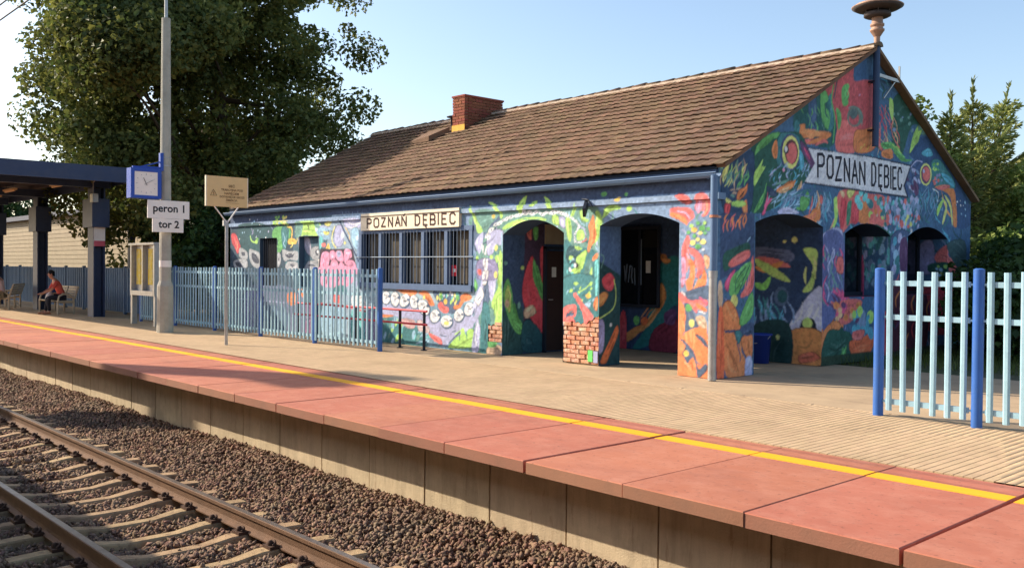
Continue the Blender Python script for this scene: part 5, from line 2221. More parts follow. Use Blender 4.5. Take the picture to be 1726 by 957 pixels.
Ge23;0;663,281 4,0 0,-3
Ge18;0;589,296 4,0 -1,-3
Ge23;0;649,259 6,0 -1,-5
Ge18;0;645,277 6,0 -1,-5
Ge18;0;695,245 6,0 -2,-5
Ge15;0;684,276 5,1 2,-4
Ge15;0;676,237 6,1 2,-5
Ge18;0;633,301 4,1 2,-3
Ge18;0;635,245 5,0 -2,-4
Ge23;0;653,306 4,0 0,-3
Ge18;0;677,312 3,0 -1,-3
Ge15;0;638,240 5,0 0,-4
Ge18;0;659,263 6,1 2,-5
Ge15;0;662,250 5,1 2,-4
Ge23;0;570,261 4,0 0,-3
Ge18;0;607,259 4,0 0,-4
Ge15;0;604,241 4,0 -2,-3
Ge34;0;679,279 5,0 -1,-4
Gp52;0;497,250 520,256 570,239 505,237
Gp66;0;644,401 710,444 797,423 946,319 948,271 874,269 860,344 779,376
Gp16;0;567,412 597,405 623,392 662,391 623,385 597,391
Gp19;0;649,404 657,424 678,446 701,455 692,442 670,420
Gp51;0;703,409 735,422 754,413 749,407 721,404
Gp37;0;531,397 555,402 578,392 564,385 531,387
Gp23;0;514,418 530,402 526,398 514,407
Gp67;0;624,353 645,376 685,393 712,393 699,370 705,342 643,320
Gs6;2.4;654,376 680,391 708,391
Ge0;0;668,347 6,1 4,-6
Ge0;0;669,333 4,2 8,-3
Ge12;0;674,340 5,1 5,-5
Ge6;0;673,371 5,1 4,-4
Ge0;0;650,341 5,3 11,-4
Ge12;0;672,335 5,1 4,-4
Ge12;0;694,356 5,2 10,-4
Ge63;0;676,366 5,1 3,-4
Ge63;0;639,352 5,2 6,-4
Ge6;0;677,352 6,2 7,-6
Ge63;0;670,365 4,2 7,-4
Ge0;0;651,341 3,2 7,-3
Ge12;0;669,364 3,1 4,-3
Ge6;0;656,334 6,2 7,-6
Ge12;0;645,361 6,1 5,-5
Ge12;0;657,369 5,2 10,-4
Ge63;0;639,365 4,2 6,-4
Ge6;0;667,331 5,1 5,-4
Ge6;0;694,351 5,1 4,-5
Ge6;0;666,371 5,2 6,-4
Ge12;0;649,355 4,1 5,-3
Ge12;0;655,328 6,2 9,-5
Ge63;0;663,336 6,2 7,-5
Ge0;0;685,369 5,2 8,-4
Gp8;0;750,394 788,402 828,384 865,362 860,346 800,349 761,350
Gp51;0;799,376 849,369 865,351 819,360
Ge19;0;759,381 4,1 1,-2
Ge16;0;773,383 5,1 2,-3
Ge19;0;766,379 4,0 0,-2
Ge16;0;760,390 6,1 1,-3
Ge19;0;772,381 5,0 0,-2
Ge19;0;762,384 4,1 1,-2
Ge16;0;784,381 4,0 0,-2
Ge19;0;779,393 5,0 -1,-3
Ge16;0;782,381 4,0 -1,-2
Ge16;0;764,392 6,1 1,-3
Ge0;0;800,361 5,0 -1,-3
Ge23;0;784,359 6,0 -2,-4
Ge23;0;768,364 4,0 0,-2
Ge23;0;768,352 6,0 -2,-4
Ge23;0;775,361 4,0 -1,-2
Ge25;0;779,369 6,1 2,-3
Ge23;0;762,356 5,0 0,-3
Ge0;0;776,363 5,1 1,-3
Ge0;0;777,355 5,1 1,-2
Ge25;0;768,361 5,0 0,-3
Ge23;0;770,361 4,0 -1,-3
Ge25;0;789,371 5,0 -1,-3
Ge18;0;724,367 28,2 1,-23
Ge63;0;724,367 22,2 1,-19
Ge23;0;726,368 18,1 1,-15
Ge6;0;714,373 5,0 0,-4
Gt51;2.5;730,340 703,317 708,294
Gt0;2.8;776,321 769,303 786,287
Gt0;2.2;726,323 735,301 715,280
Gt51;3.2;740,321 724,305 729,289
Gt0;2.5;789,321 807,302 797,282
Gt10;2.4;777,331 759,317 760,301
Gt10;2.3;722,325 711,310 720,296
Gt51;3.2;698,314 687,300 695,287
Gt8;2.1;726,316 705,297 710,277
Gt51;2.4;759,335 735,316 738,295
Gt10;2.3;736,317 748,293 726,269
Gt8;2.7;779,342 771,324 787,307
Gt10;3.1;766,342 777,323 761,304
Gt51;3.2;766,337 782,319 772,300
Gt10;3.4;741,340 748,325 733,311
Gt51;2.1;772,324 755,308 762,291
Gt8;2.5;706,315 686,293 696,270
Gt0;2.4;745,325 734,302 753,282
Gt8;2.3;730,338 754,317 745,292
Gt51;2.4;693,334 700,321 689,308
Gt51;2.6;737,340 738,324 718,309
Gt10;2.4;788,345 773,328 783,311
Gt8;2.3;771,321 762,305 775,291
Gt10;2.1;727,316 738,296 721,276
Gt8;2.8;720,315 733,302 727,287
Gt0;2.8;786,339 775,323 784,308
Gt10;2.6;768,319 778,295 756,272
Gt8;3.3;768,345 758,331 767,317
Gt0;3.2;766,341 755,323 769,307
Gt51;2.1;727,334 717,317 730,301
Gt0;2.8;737,344 714,326 715,307
Gt0;2.7;756,329 768,308 750,286
Gt10;2.6;726,333 699,310 703,285
Gt51;3;754,323 746,310 755,298
Gt10;2.2;767,340 786,318 772,294
Gt10;3;789,323 799,311 791,297
Gt8;2.7;700,330 706,317 696,305
Gt0;2;700,324 713,303 698,281
Gt0;2.7;739,337 721,321 726,304
Gt0;3.1;770,341 749,322 755,302
Gp37;0;766,344 820,353 840,347 865,344 877,311 882,269 863,268 857,301 841,330 800,340
Gp23;0;776,344 830,353 840,349 800,340
Gt18;10.4;801,324 826,308 813,278 808,268
Gt19;12.5;811,322 787,298 783,285
Gt18;9.2;815,331 846,309 858,268
Gs15;1.6;757,340 786,333 782,314
Gp63;0;668,352 691,341 688,323 674,324
Ge9;0;922,322 3,0 0,-2
Ge15;0;897,323 2,0 1,-1
Ge9;0;923,320 4,0 1,-2
Ge9;0;877,313 2,0 0,-1
Ge9;0;926,292 3,0 0,-2
Ge9;0;924,306 3,0 1,-2
Ge9;0;904,295 3,0 1,-2
Ge15;0;881,320 4,1 1,-2
Ge15;0;913,314 2,0 0,-1
Ge15;0;899,313 3,0 1,-2
Ge8;0;603,307 4,0 -2,-4
Ge6;0;611,262 8,1 3,-8
Ge23;0;592,271 5,0 0,-5
Ge23;0;601,273 8,0 -3,-8
Ge0;0;591,299 6,0 -2,-6
Ge23;0;560,306 7,0 0,-8
Ge0;0;680,295 4,0 1,-4
Ge6;0;624,295 5,0 -3,-6
Ge6;0;548,285 5,0 0,-5
Ge6;0;687,302 6,0 0,-6
Ge8;0;656,278 4,0 0,-4
Ge8;0;622,292 8,0 -1,-8
Ge23;0;633,306 7,0 -1,-7
Ge8;0;675,263 5,0 -1,-5
Ge0;0;695,299 7,1 4,-7
Ge8;0;591,296 5,0 0,-5
Ge6;0;579,291 5,1 1,-5
Ge0;0;666,310 5,0 -2,-5
Ge6;0;596,269 4,1 2,-4
Ge8;0;595,290 5,0 0,-6
Ge0;0;586,290 8,1 2,-8
Ge23;0;568,282 4,0 -2,-4
Ge8;0;682,292 7,0 -4,-7
Ge8;0;618,283 6,0 -1,-6
Ge23;0;557,263 7,1 3,-7
Ge8;0;550,258 5,1 3,-5
Ge0;0;565,301 6,0 -2,-6
Ge23;0;694,278 6,1 4,-6
Ge8;0;549,269 4,0 -2,-4
Ge0;0;650,291 4,0 -2,-4
Ge8;0;611,299 8,1 3,-8
Ge6;0;619,261 6,0 -1,-6
Ge6;0;680,309 8,1 2,-8
Ge23;0;619,262 8,1 2,-8
Ge6;0;644,305 6,0 -1,-7
Ge6;0;685,285 8,0 -2,-8
Ge8;0;683,282 5,1 3,-5
Ge6;0;568,307 5,0 1,-5
Ge0;0;663,302 6,0 -1,-6
Ge0;0;648,267 7,0 -3,-7
Ge6;0;534,298 4,0 0,-5
Ge0;0;685,301 7,1 2,-6
Ge8;0;532,277 5,0 -2,-5
Ge23;0;681,273 7,1 2,-6
Ge6;0;595,298 5,0 0,-5
Ge0;0;693,292 7,0 1,-7
Ge0;0;548,306 4,0 0,-4
Ge8;0;541,281 7,0 -2,-8
Ge6;0;570,268 8,0 1,-8
Ge6;0;602,286 8,1 2,-8
Ge6;0;629,296 7,1 2,-7
Ge0;0;671,307 6,0 -1,-6
Ge6;0;660,313 7,0 -2,-8
Ge23;0;616,263 6,1 4,-6
Ge6;0;683,280 6,0 -2,-6
Ge8;0;680,274 5,0 0,-5
Ge6;0;617,305 5,1 2,-5
Ge8;0;647,310 7,1 4,-7
Ge6;0;590,303 5,0 -2,-5
Ge23;0;559,272 7,1 4,-7
GP68;0;6,254 100,259 102,176 8,152
Gp52;0;17,192 52,204 85,211 86,193 38,172 18,166
Gp23;0;30,178 57,193 86,199 86,187 43,172
Gp34;0;21,146 38,163 48,166 33,146 29,135
Gp23;0;99,188 100,140 74,125 64,128 89,152 91,179
Gp16;0;34,129 38,155 68,172 91,181 92,167 74,146 54,129
Gs52;2;49,132 53,152 78,172
Gs52;2;59,131 74,155 89,176
Ge18;0;47,119 10,0 0,-10
Ge47;0;9,129 7,0 1,-23
Gt37;3.4;75,257 77,246 69,237
Gt23;3;48,255 36,247 33,237
Gt37;4;27,254 19,248 18,241
Gt37;3.2;38,250 41,242 37,235
Gt23;3.2;25,246 15,236 16,225
Gt37;3;66,257 57,245 59,233
Gt37;2.5;70,255 58,246 57,236
Gt23;2.9;37,245 34,239 35,233
Gt37;2.7;64,250 51,242 47,231
Gt37;3.8;76,257 68,245 72,234
Gt23;3.6;41,245 43,237 37,228
Gt37;2.8;63,247 59,239 62,231
Gt37;4;30,245 24,236 28,227
Gt37;3.3;43,249 38,244 40,237
Ge19;0;56,271 21,1 0,-5
Gs9;1.5;80,212 90,220
Gp37;0;17,112 34,119 54,102 63,73 25,74 15,89
Gp37;0;20,71 45,70 66,43 82,22 83,2 27,3
Gp69;0;5,101 17,100 22,2 2,4
Gp37;0;68,58 97,65 98,30 82,31
Gp16;0;62,87 80,116 98,131 99,98 75,81
Gs13;3.5;23,72 63,72 97,74
Gp8;0;50,70 68,70 61,52
Gp6;0;82,28 98,28 98,-2 80,0
Gs13;2.3;56,53 66,31 64,23
Gp13;0;63,73 75,81 102,83 102,68 81,63
Gp6;0;315,231 383,240 386,146 357,101 318,146 313,196
Gs12;2.5;329,197 342,171 336,152
Gt34;5.3;373,169 388,155 387,139
Gt34;3.9;349,203 347,187 363,174
Gt34;4.9;352,176 359,162 350,149
Gt0;3.9;364,151 362,138 375,125
Gt5;4.9;352,167 359,157 354,147
Gt0;4.2;334,228 344,213 337,199
Gt25;4.7;334,172 340,157 330,142
Gt5;5.3;318,171 323,162 318,152
Gt34;3.7;339,226 337,212 350,200
Gt34;4.3;347,147 337,132 345,117
Gt5;4.6;319,182 334,169 334,154
Gt34;4.6;340,212 355,200 353,185
Gt5;4.6;360,200 371,191 370,180
Gt34;3.7;329,168 322,155 329,143
Gt0;5.3;348,154 350,143 364,134
Gt25;3.2;359,156 378,141 379,124
Gt5;4.1;337,202 331,188 342,174
Gt25;4.1;319,209 327,195 318,182
Gp23;0;367,197 385,201 386,168 371,171
Gp34;0;318,133 349,139 369,113 351,88 325,108
Gp6;0;305,140 318,139 326,60 308,61
Gp37;0;308,61 332,63 351,75 388,80 389,61 345,56 327,25 322,6 306,4
Gp52;0;339,59 389,64 391,-5 322,0
Ge0;0;369,39 6,0 0,-5
Gp19;0;322,215 332,200 319,193
Gp70;0;312,222 386,231 395,124 341,72 317,73
Gt5;4.1;319,146 312,125 328,106
Gt6;3.6;378,181 368,164 379,147
Gt5;4.2;370,203 360,188 369,174
Gt5;4.3;385,180 376,164 388,148
Gt6;4.9;324,148 339,132 334,113
Gt5;3.6;368,200 375,180 357,162
Gt0;5.8;334,187 344,169 333,152
Gt34;5.1;322,215 317,200 329,186
Gt6;4.9;349,209 356,199 351,188
Gt6;5.7;381,193 390,183 387,171
Gt5;4;342,155 339,142 353,130
Gt34;3.7;319,203 312,186 325,169
Gt25;3.8;348,156 354,138 340,122
Gt34;3.9;333,160 319,141 328,121
Gt6;3.6;320,214 335,199 332,181
Gt25;3.6;383,218 380,197 401,179
Gt34;4.5;365,196 358,184 365,171
Gt5;5;332,200 349,182 343,163
Gt5;4.5;319,206 324,193 314,181
Gt6;5;358,207 347,194 352,180
Gt0;4.6;378,153 388,133 374,114
Gt34;5.3;373,209 385,197 381,183
Gt5;4.6;342,169 357,152 350,133
Gt6;5;348,191 335,177 339,162
Gt5;4;347,157 365,144 364,128
Gt5;4.2;374,146 369,127 386,110
Gp23;0;368,190 387,190 388,165 366,168
Ge0;0;566,218 6,-1 -5,-7
Ge9;0;536,208 9,-1 -5,-9
Ge0;0;467,229 6,-1 -5,-7
Ge9;0;543,231 7,0 -3,-7
Ge51;0;491,162 7,1 3,-7
Ge8;0;593,222 11,1 3,-11
Ge6;0;584,174 11,0 1,-11
Ge8;0;532,228 9,-1 -6,-10
Ge8;0;606,191 11,0 0,-12
Ge0;0;513,146 10,0 2,-11
Ge8;0;593,161 9,-1 -5,-9
Ge51;0;499,162 9,-1 -4,-9
Ge0;0;593,183 8,0 -3,-8
Ge31;0;529,155 11,0 0,-11
Ge0;0;564,198 8,0 0,-9
Ge51;0;594,237 11,0 -3,-12
Ge6;0;474,201 8,-1 -3,-9
Ge0;0;604,150 8,-1 -3,-8
Ge51;0;531,183 9,0 1,-10
Ge8;0;538,164 7,0 0,-8
Ge31;0;587,138 11,1 4,-11
Ge8;0;598,142 8,-1 -6,-8
Ge0;0;558,190 8,0 0,-9
Ge31;0;476,167 7,-1 -3,-8
Ge8;0;592,151 11,0 1,-12
Ge31;0;466,182 9,0 1,-10
Ge6;0;507,180 6,0 0,-6
Ge0;0;574,209 8,0 -1,-8
Ge9;0;549,182 9,0 1,-9
Ge8;0;524,219 10,-1 -6,-11
Ge6;0;521,137 7,0 0,-7
Ge31;0;549,152 7,-1 -3,-7
Ge8;0;567,190 10,-1 -7,-11
Ge51;0;592,218 7,0 -3,-8
Ge0;0;576,225 6,-1 -3,-7
Ge8;0;523,160 8,0 1,-9
Ge51;0;492,226 9,1 2,-9
Ge8;0;525,223 8,-1 -5,-8
Ge8;0;575,209 8,0 -1,-8
Ge9;0;506,206 5,-1 -3,-6
Ge6;0;559,158 11,0 0,-12
Ge6;0;602,193 11,0 0,-12
Ge31;0;487,157 10,1 3,-11
Ge9;0;576,212 10,1 2,-10
Ge31;0;469,224 6,0 -1,-7
Ge8;0;469,173 7,0 1,-8
Ge9;0;597,190 6,0 -2,-7
Ge0;0;588,175 9,-1 -7,-9
Ge31;0;553,150 9,0 2,-9
Ge0;0;472,229 8,0 -2,-8
Ge31;0;567,207 9,0 -2,-10
Ge8;0;587,227 11,0 -2,-12
Ge8;0;538,159 9,-1 -3,-10
Ge0;0;494,181 11,0 -2,-12
Ge0;0;481,142 9,0 0,-10
Ge0;0;529,160 8,0 0,-9
Ge31;0;550,160 10,1 3,-10
Ge9;0;501,176 8,-1 -6,-9
Ge51;0;532,152 6,0 0,-6
Ge31;0;586,194 6,-1 -3,-7
Ge6;0;486,225 10,1 3,-11
Ge8;0;499,225 7,0 -1,-8
Ge31;0;505,175 9,0 1,-9
Ge9;0;581,210 6,0 -3,-6
Ge9;0;541,212 9,1 2,-10
Ge0;0;477,181 5,-1 -3,-6
Ge8;0;604,221 10,-1 -5,-11
Ge9;0;601,152 11,0 0,-11
Ge6;0;484,233 5,0 1,-6
Ge6;0;542,150 9,-1 -5,-9
Ge9;0;534,141 6,0 -2,-7
Ge8;0;570,219 6,0 0,-6
Ge9;0;496,206 5,-1 -3,-6
Ge31;0;511,228 7,1 3,-7
Ge9;0;549,169 10,1 3,-11
Ge51;0;606,218 7,0 1,-8
Ge51;0;612,214 7,-1 -3,-7
Ge8;0;574,232 11,-1 -5,-11
Ge8;0;495,206 8,-1 -5,-8
Ge31;0;571,194 11,-1 -6,-12
Ge6;0;534,171 11,1 3,-12
Ge8;0;501,234 8,0 0,-9
Ge51;0;595,161 7,0 -1,-7
Ge9;0;486,160 5,-1 -3,-6
Ge31;0;499,224 10,-1 -8,-11
Ge51;0;583,226 6,0 -3,-6
Ge0;0;608,237 9,0 -1,-9
Ge31;0;544,168 11,0 2,-12
Ge6;0;497,236 9,0 -2,-10
Ge9;0;505,146 6,-1 -3,-7
Gp34;0;455,191 467,191 469,123 457,126
Gt34;5.1;385,135 395,124 414,118
Gt63;6.3;364,112 371,100 391,92
Gt34;4.4;384,135 390,120 413,108
Gt34;5.7;322,137 321,120 339,105
Gt63;6.2;355,130 376,116 378,99
Gt34;5.5;353,138 362,129 379,125
Gt34;5.1;385,119 384,109 395,100
Gt23;6.5;345,113 361,107 368,98
Gt34;4.2;384,128 392,117 411,110
Gt63;6.1;347,126 364,114 365,99
Gt34;4;349,131 379,122 395,105
Gt34;6.6;379,129 397,119 400,106
Gt63;4.5;328,113 355,103 369,88
Gt34;6.1;363,138 384,124 386,107
Gp23;0;377,111 415,117 461,113 448,94 423,76 378,71 365,90
Ge63;0;372,108 7,-1 -2,-5
Ge63;0;385,87 6,0 1,-4
Ge63;0;419,86 6,0 0,-4
Ge24;0;424,85 10,-1 -1,-6
Ge34;0;396,104 10,1 3,-7
Ge37;0;449,106 10,-1 -2,-6
Ge63;0;442,78 9,1 3,-6
Ge63;0;392,106 9,0 1,-6
Ge63;0;373,83 6,0 1,-4
Ge63;0;387,87 8,0 1,-5
Ge34;0;365,104 5,0 1,-4
Ge37;0;445,102 8,0 1,-5
Ge37;0;372,106 7,0 0,-4
Ge34;0;372,87 9,-1 -1,-6
Ge37;0;365,106 10,0 0,-7
Ge37;0;401,83 10,0 1,-6
Ge34;0;390,96 8,1 2,-5
Ge37;0;425,95 9,0 1,-6
Ge24;0;379,97 8,-1 -1,-5
Ge24;0;381,88 8,-1 -2,-5
Ge24;0;370,82 7,1 2,-4
Ge63;0;447,81 9,0 0,-5
Gp37;0;317,54 359,78 384,67 354,53 336,35 319,5
Gp52;0;335,57 378,61 423,50 418,6 319,2
Gp16;0;380,11 398,26 405,32 399,7
Gp69;0;417,38 457,42 504,50 498,17 431,14
Ge19;0;494,82 14,0 0,-13
Ge19;0;453,53 6,0 0,-6
Ge0;0;465,86 10,0 1,-11
Ge51;0;450,52 7,-1 -2,-7
Ge51;0;446,90 10,-1 -3,-10
Ge0;0;454,64 10,1 5,-11
Ge51;0;434,81 6,-1 -2,-6
Ge51;0;485,81 6,-1 -3,-6
Ge0;0;498,52 10,-1 -2,-10
Ge19;0;432,88 8,0 0,-8
Ge51;0;479,65 11,-1 -4,-11
Ge0;0;458,75 7,0 2,-8
Ge51;0;466,56 11,0 1,-11
Ge19;0;454,93 11,0 1,-11
Ge51;0;446,60 9,-1 -3,-9
Ge51;0;433,60 8,0 0,-9
Ge0;0;466,79 10,-1 -1,-10
Ge51;0;481,59 7,0 0,-7
Ge51;0;496,51 11,1 5,-12
Ge0;0;470,72 8,-1 -1,-8
Ge51;0;431,61 7,-1 -1,-7
Gp23;0;430,56 470,58 463,42 430,43
Gp71;0;307,15 519,16 681,4 682,-31 307,-6
Gp22;0;517,79 618,90 621,14 526,13
Gp72;0;576,236 667,236 671,110 587,132
Ge0;0;584,169 7,0 2,-8
Ge8;0;616,202 7,-1 -4,-7
Ge8;0;628,225 9,1 3,-9
Ge6;0;635,228 8,1 2,-9
Ge0;0;616,183 7,-1 -4,-7
Ge8;0;634,179 6,0 -2,-6
Ge0;0;616,190 7,0 0,-7
Ge9;0;647,215 7,1 3,-7
Ge6;0;635,197 9,1 2,-10
Ge0;0;584,213 8,0 1,-9
Ge51;0;635,191 8,0 -1,-9
Ge9;0;645,197 11,0 -2,-12
Ge51;0;628,192 6,0 -1,-6
Ge0;0;643,214 8,-1 -4,-8
Ge6;0;615,213 8,-1 -4,-8
Ge51;0;637,191 7,-1 -5,-8
Ge8;0;660,194 8,1 2,-8
Ge0;0;626,228 10,-1 -6,-11
Ge9;0;661,218 10,-1 -4,-10
Ge0;0;648,218 9,1 4,-9
Ge9;0;593,183 6,1 3,-7
Ge6;0;599,200 6,0 -2,-6
Ge6;0;659,179 10,-1 -4,-10
Ge9;0;626,191 7,1 3,-8
Ge6;0;609,230 6,-1 -3,-6
Ge6;0;600,195 7,0 0,-8
Ge0;0;612,170 6,0 -1,-7
Ge9;0;661,239 8,1 2,-8
Ge6;0;622,210 5,-1 -4,-6
Ge6;0;662,215 7,-1 -4,-7
Ge0;0;608,198 11,-1 -5,-11
Ge9;0;595,200 10,0 -2,-11
Ge9;0;661,215 9,-1 -7,-10
Ge6;0;657,188 11,-1 -3,-11
Ge51;0;591,227 8,0 -1,-9
Ge9;0;638,184 7,-1 -5,-7
Ge6;0;613,234 9,0 0,-10
Ge6;0;632,200 8,1 2,-8
Ge51;0;641,224 7,0 0,-8
Ge51;0;645,229 6,-1 -5,-7
Ge8;0;605,173 9,-1 -4,-10
Ge6;0;623,172 9,-1 -4,-9
Ge8;0;663,178 7,-1 -4,-7
Ge0;0;653,220 10,-1 -7,-11
Ge8;0;603,190 10,-1 -7,-10
Ge6;0;588,171 10,-1 -4,-10
Gt23;6.6;603,134 618,123 617,110
Gt23;6.5;611,163 604,146 618,131
Gt63;5.4;631,162 644,152 643,140
Gt34;6.5;653,139 648,126 660,112
Gt63;4.9;588,154 583,138 597,124
Gt25;5.9;612,177 626,159 618,141
Gt63;4.5;654,154 667,145 666,133
Gt63;4.5;607,135 625,122 624,108
Gt63;4.4;620,150 611,138 616,126
Gt34;7;606,126 596,116 601,106
Gt63;6.8;614,159 625,143 616,127
Gt25;6.7;609,153 602,140 611,127
Gt34;6.9;612,131 626,118 622,104
Gt34;4.9;661,141 659,122 681,105
Gt34;5.1;619,125 620,106 643,90
Gt25;6.9;633,153 636,139 655,127
Gt25;5.6;604,127 592,110 602,93
Gt34;6.5;595,152 614,140 616,125
Gt25;6.2;613,142 611,130 625,119
Gt63;4.8;597,146 602,135 593,125
Gp63;0;614,227 644,232 646,173 616,172
Gp25;0;715,223 773,235 775,170 717,170
Gp22;0;727,138 837,144 919,129 922,52 815,34 730,59
Gp23;0;783,195 807,218 842,226 843,200 897,197 899,152 844,170
Gp52;0;758,184 835,189 836,167 767,166
Ge18;0;789,162 9,0 1,-4
Ge19;0;828,180 9,0 0,-4
Ge19;0;793,159 7,-1 -1,-4
Ge18;0;812,165 5,0 1,-3
Ge19;0;799,180 5,-1 -1,-3
Ge9;0;833,153 9,1 2,-4
Ge9;0;832,164 6,0 -1,-3
Ge9;0;810,173 8,0 1,-4
Ge9;0;802,159 9,0 -1,-5
Ge9;0;793,175 6,0 1,-3
Ge9;0;840,159 9,1 3,-5
Ge18;0;841,160 9,-1 -1,-5
Gp73;0;833,226 924,236 926,175 880,182
Gp74;0;572,138 727,138 732,1 577,3
Gp8;0;841,48 922,52 924,6 851,2
Gt63;7.5;771,121 747,100 755,76
Gt10;7;680,129 673,114 685,99
Gt37;6.6;760,112 739,95 744,76
Gt37;6.4;687,126 668,105 678,83
Gt37;6.3;644,113 617,92 620,66
Gt10;7.7;867,110 893,88 885,64
Gt37;5.4;589,98 568,82 570,63
Gt37;5;818,68 841,46 832,23
Gt63;6.8;846,115 833,94 851,73
Gt22;6.5;682,67 670,52 680,35
Gt10;5.9;903,37 911,17 890,0
Gt37;7.2;630,52 641,33 629,16
Gt63;5.1;894,33 899,16 880,1
Gt63;5.3;769,66 755,54 758,40
Gt22;6.6;712,118 698,97 714,75
Gt10;6.5;587,97 581,74 603,53
Gt37;7.2;658,45 644,29 651,12
Gt10;6.3;790,73 783,55 801,37
Gt10;4.7;589,92 591,75 574,60
Gt37;6.2;870,73 869,55 891,39
Gt22;6.5;779,126 793,112 787,99
Gt37;5.9;715,69 718,53 700,41
Gt63;7.1;612,97 618,73 594,54
Gt37;6.1;619,131 599,115 601,97
Gt22;5.2;684,74 697,53 682,33
Gt22;5.8;633,101 639,83 621,68
Gp75;0;577,10 933,6 936,-63 578,-38
GP76;0;257,378 287,355 249,316 647,314 630,337 657,381 484,383
GP77;0;262,377 285,354 252,319 639,318 624,337 651,378 484,381
AP78;0;-8,259 174,267 178,-12 -9,-2
Ap79;0;-2,81 51,92 56,1 -5,4
Ap16;0;1,117 13,147 26,117 30,80 51,62 53,40 35,44 14,75
Ap19;0;6,111 15,135 22,105 18,81
Ae47;0;12,99 6,0 0,-8
Ap16;0;26,68 51,56 51,43 35,50
Ae5;0;7,177 5,0 0,-4
Ae19;0;52,168 5,0 0,-4
Ae5;0;44,95 4,0 0,-7
AP80;0;58,256 110,258 114,4 56,7
Ap22;0;58,153 79,192 88,147 108,103 111,41 89,54 55,104
Ap16;0;83,186 96,159 109,140 110,103 92,128 81,153
Ap23;0;63,244 76,250 76,223 66,229
Ap16;0;80,245 93,248 91,226 85,223
Ap47;0;59,86 80,94 89,79 63,70
Ap10;0;55,55 76,64 111,32 111,4 56,7
Ap22;0;100,202 113,205 114,147 105,143
BP81;0;-8,253 62,256 64,142 -6,149
BP82;0;-2,180 59,155 57,0 -4,3
Bp22;0;7,149 26,160 40,149 33,130 15,133
Bp37;0;-5,118 12,127 22,121 8,105 -5,106
Bs19;2.2;38,149 44,123 36,98 -1,81
Bs5;1.9;2,192 11,186 3,167
Bp25;0;-3,75 13,74 12,31 -2,25
Bp69;0;5,9 28,42 46,67 51,54 28,17 19,5
Be15;0;31,70 3,0 0,-3
CP83;0;-741,309 -1,278 4,-6 -735,-70
CP64;0;-62,248 -2,241 -2,146 -61,112
Cp19;0;-38,206 -12,206 -10,184 -14,152 -21,133 -38,131 -23,152 -18,177
Ce18;0;-55,223 6,0 0,-6
Ce18;0;-75,220 4,0 0,-3
Cp6;0;-61,73 -43,100 -29,120 0,139 1,60 -61,57
Cp21;0;-41,58 -36,81 -15,82 -11,60
Ce19;0;-27,75 10,0 0,-10
Cp37;0;-62,57 -1,60 0,3 -65,-5
Cp84;0;-42,16 -17,24 -3,13 -38,3
Cp85;0;-138,210 -63,203 -63,184 -137,190
Ct23;13.4;-137,190 -99,184 -62,174
Ct37;13.4;-137,174 -107,170 -77,184
Ct19;16.8;-137,187 -107,170 -62,148
Ct17;13.4;-137,143 -117,137 -103,157
Ct8;3.9;-98,108 -84,90 -84,68
Ct51;3.8;-120,100 -121,79 -109,61
Ct8;5.5;-100,94 -92,82 -94,68
Ct0;4.3;-108,116 -107,100 -95,88
Ct0;4.7;-68,112 -55,94 -55,73
Ct51;3.4;-88,131 -87,116 -76,105
Ct51;3.3;-99,116 -102,93 -91,72
Ct51;4.1;-102,92 -101,74 -88,59
Ct8;4;-108,120 -112,99 -101,80
Ct8;5.2;-115,105 -107,92 -108,77
Ct0;5.6;-126,103 -120,90 -123,76
Ct8;4;-126,124 -126,102 -113,85
Ct0;4.6;-84,112 -74,102 -71,89
Ct0;3.8;-96,130 -101,117 -97,103
Ct0;4.7;-110,99 -112,77 -99,59
Ct8;4.8;-119,121 -113,101 -122,81
Ct0;4.7;-105,95 -93,77 -94,56
Ct0;5.6;-122,97 -122,80 -111,66
Ct0;4.5;-131,84 -136,64 -127,45
Ct51;5.6;-135,99 -138,86 -133,74
Ct0;3.9;-116,99 -109,78 -117,57
Ct51;5.3;-75,89 -79,70 -70,53
Ct51;4;-106,93 -90,78 -86,57
Ct0;4.7;-82,88 -68,71 -66,49
Ct51;3.5;-76,98 -83,74 -74,52
Ct51;3.9;-130,114 -121,103 -121,88
Ce12;0;-80,121 15,0 0,-18
Ce10;0;-78,121 10,0 0,-12
Cp86;0;-139,63 -64,73 -63,-12 -138,-18
Ce18;0;-86,46 4,0 0,-5
Cp87;0;-367,169 -311,191 -310,104 -332,89 -372,21 -429,2 -392,57
Cp37;0;-366,216 -354,194 -333,187 -347,180 -366,198
Cp37;0;-360,136 -348,132 -346,103 -368,73 -415,33 -444,16 -445,35 -392,61 -364,88
Cp36;0;-373,43 -327,67 -313,61 -317,3 -381,2
Cp22;0;-465,69 -450,73 -447,1 -469,-1
Ce16;0;-420,61 8,0 0,-10
Ce69;0;-399,60 10,1 0,-9
Cp63;0;-345,81 -318,86 -322,57 -345,59
"""
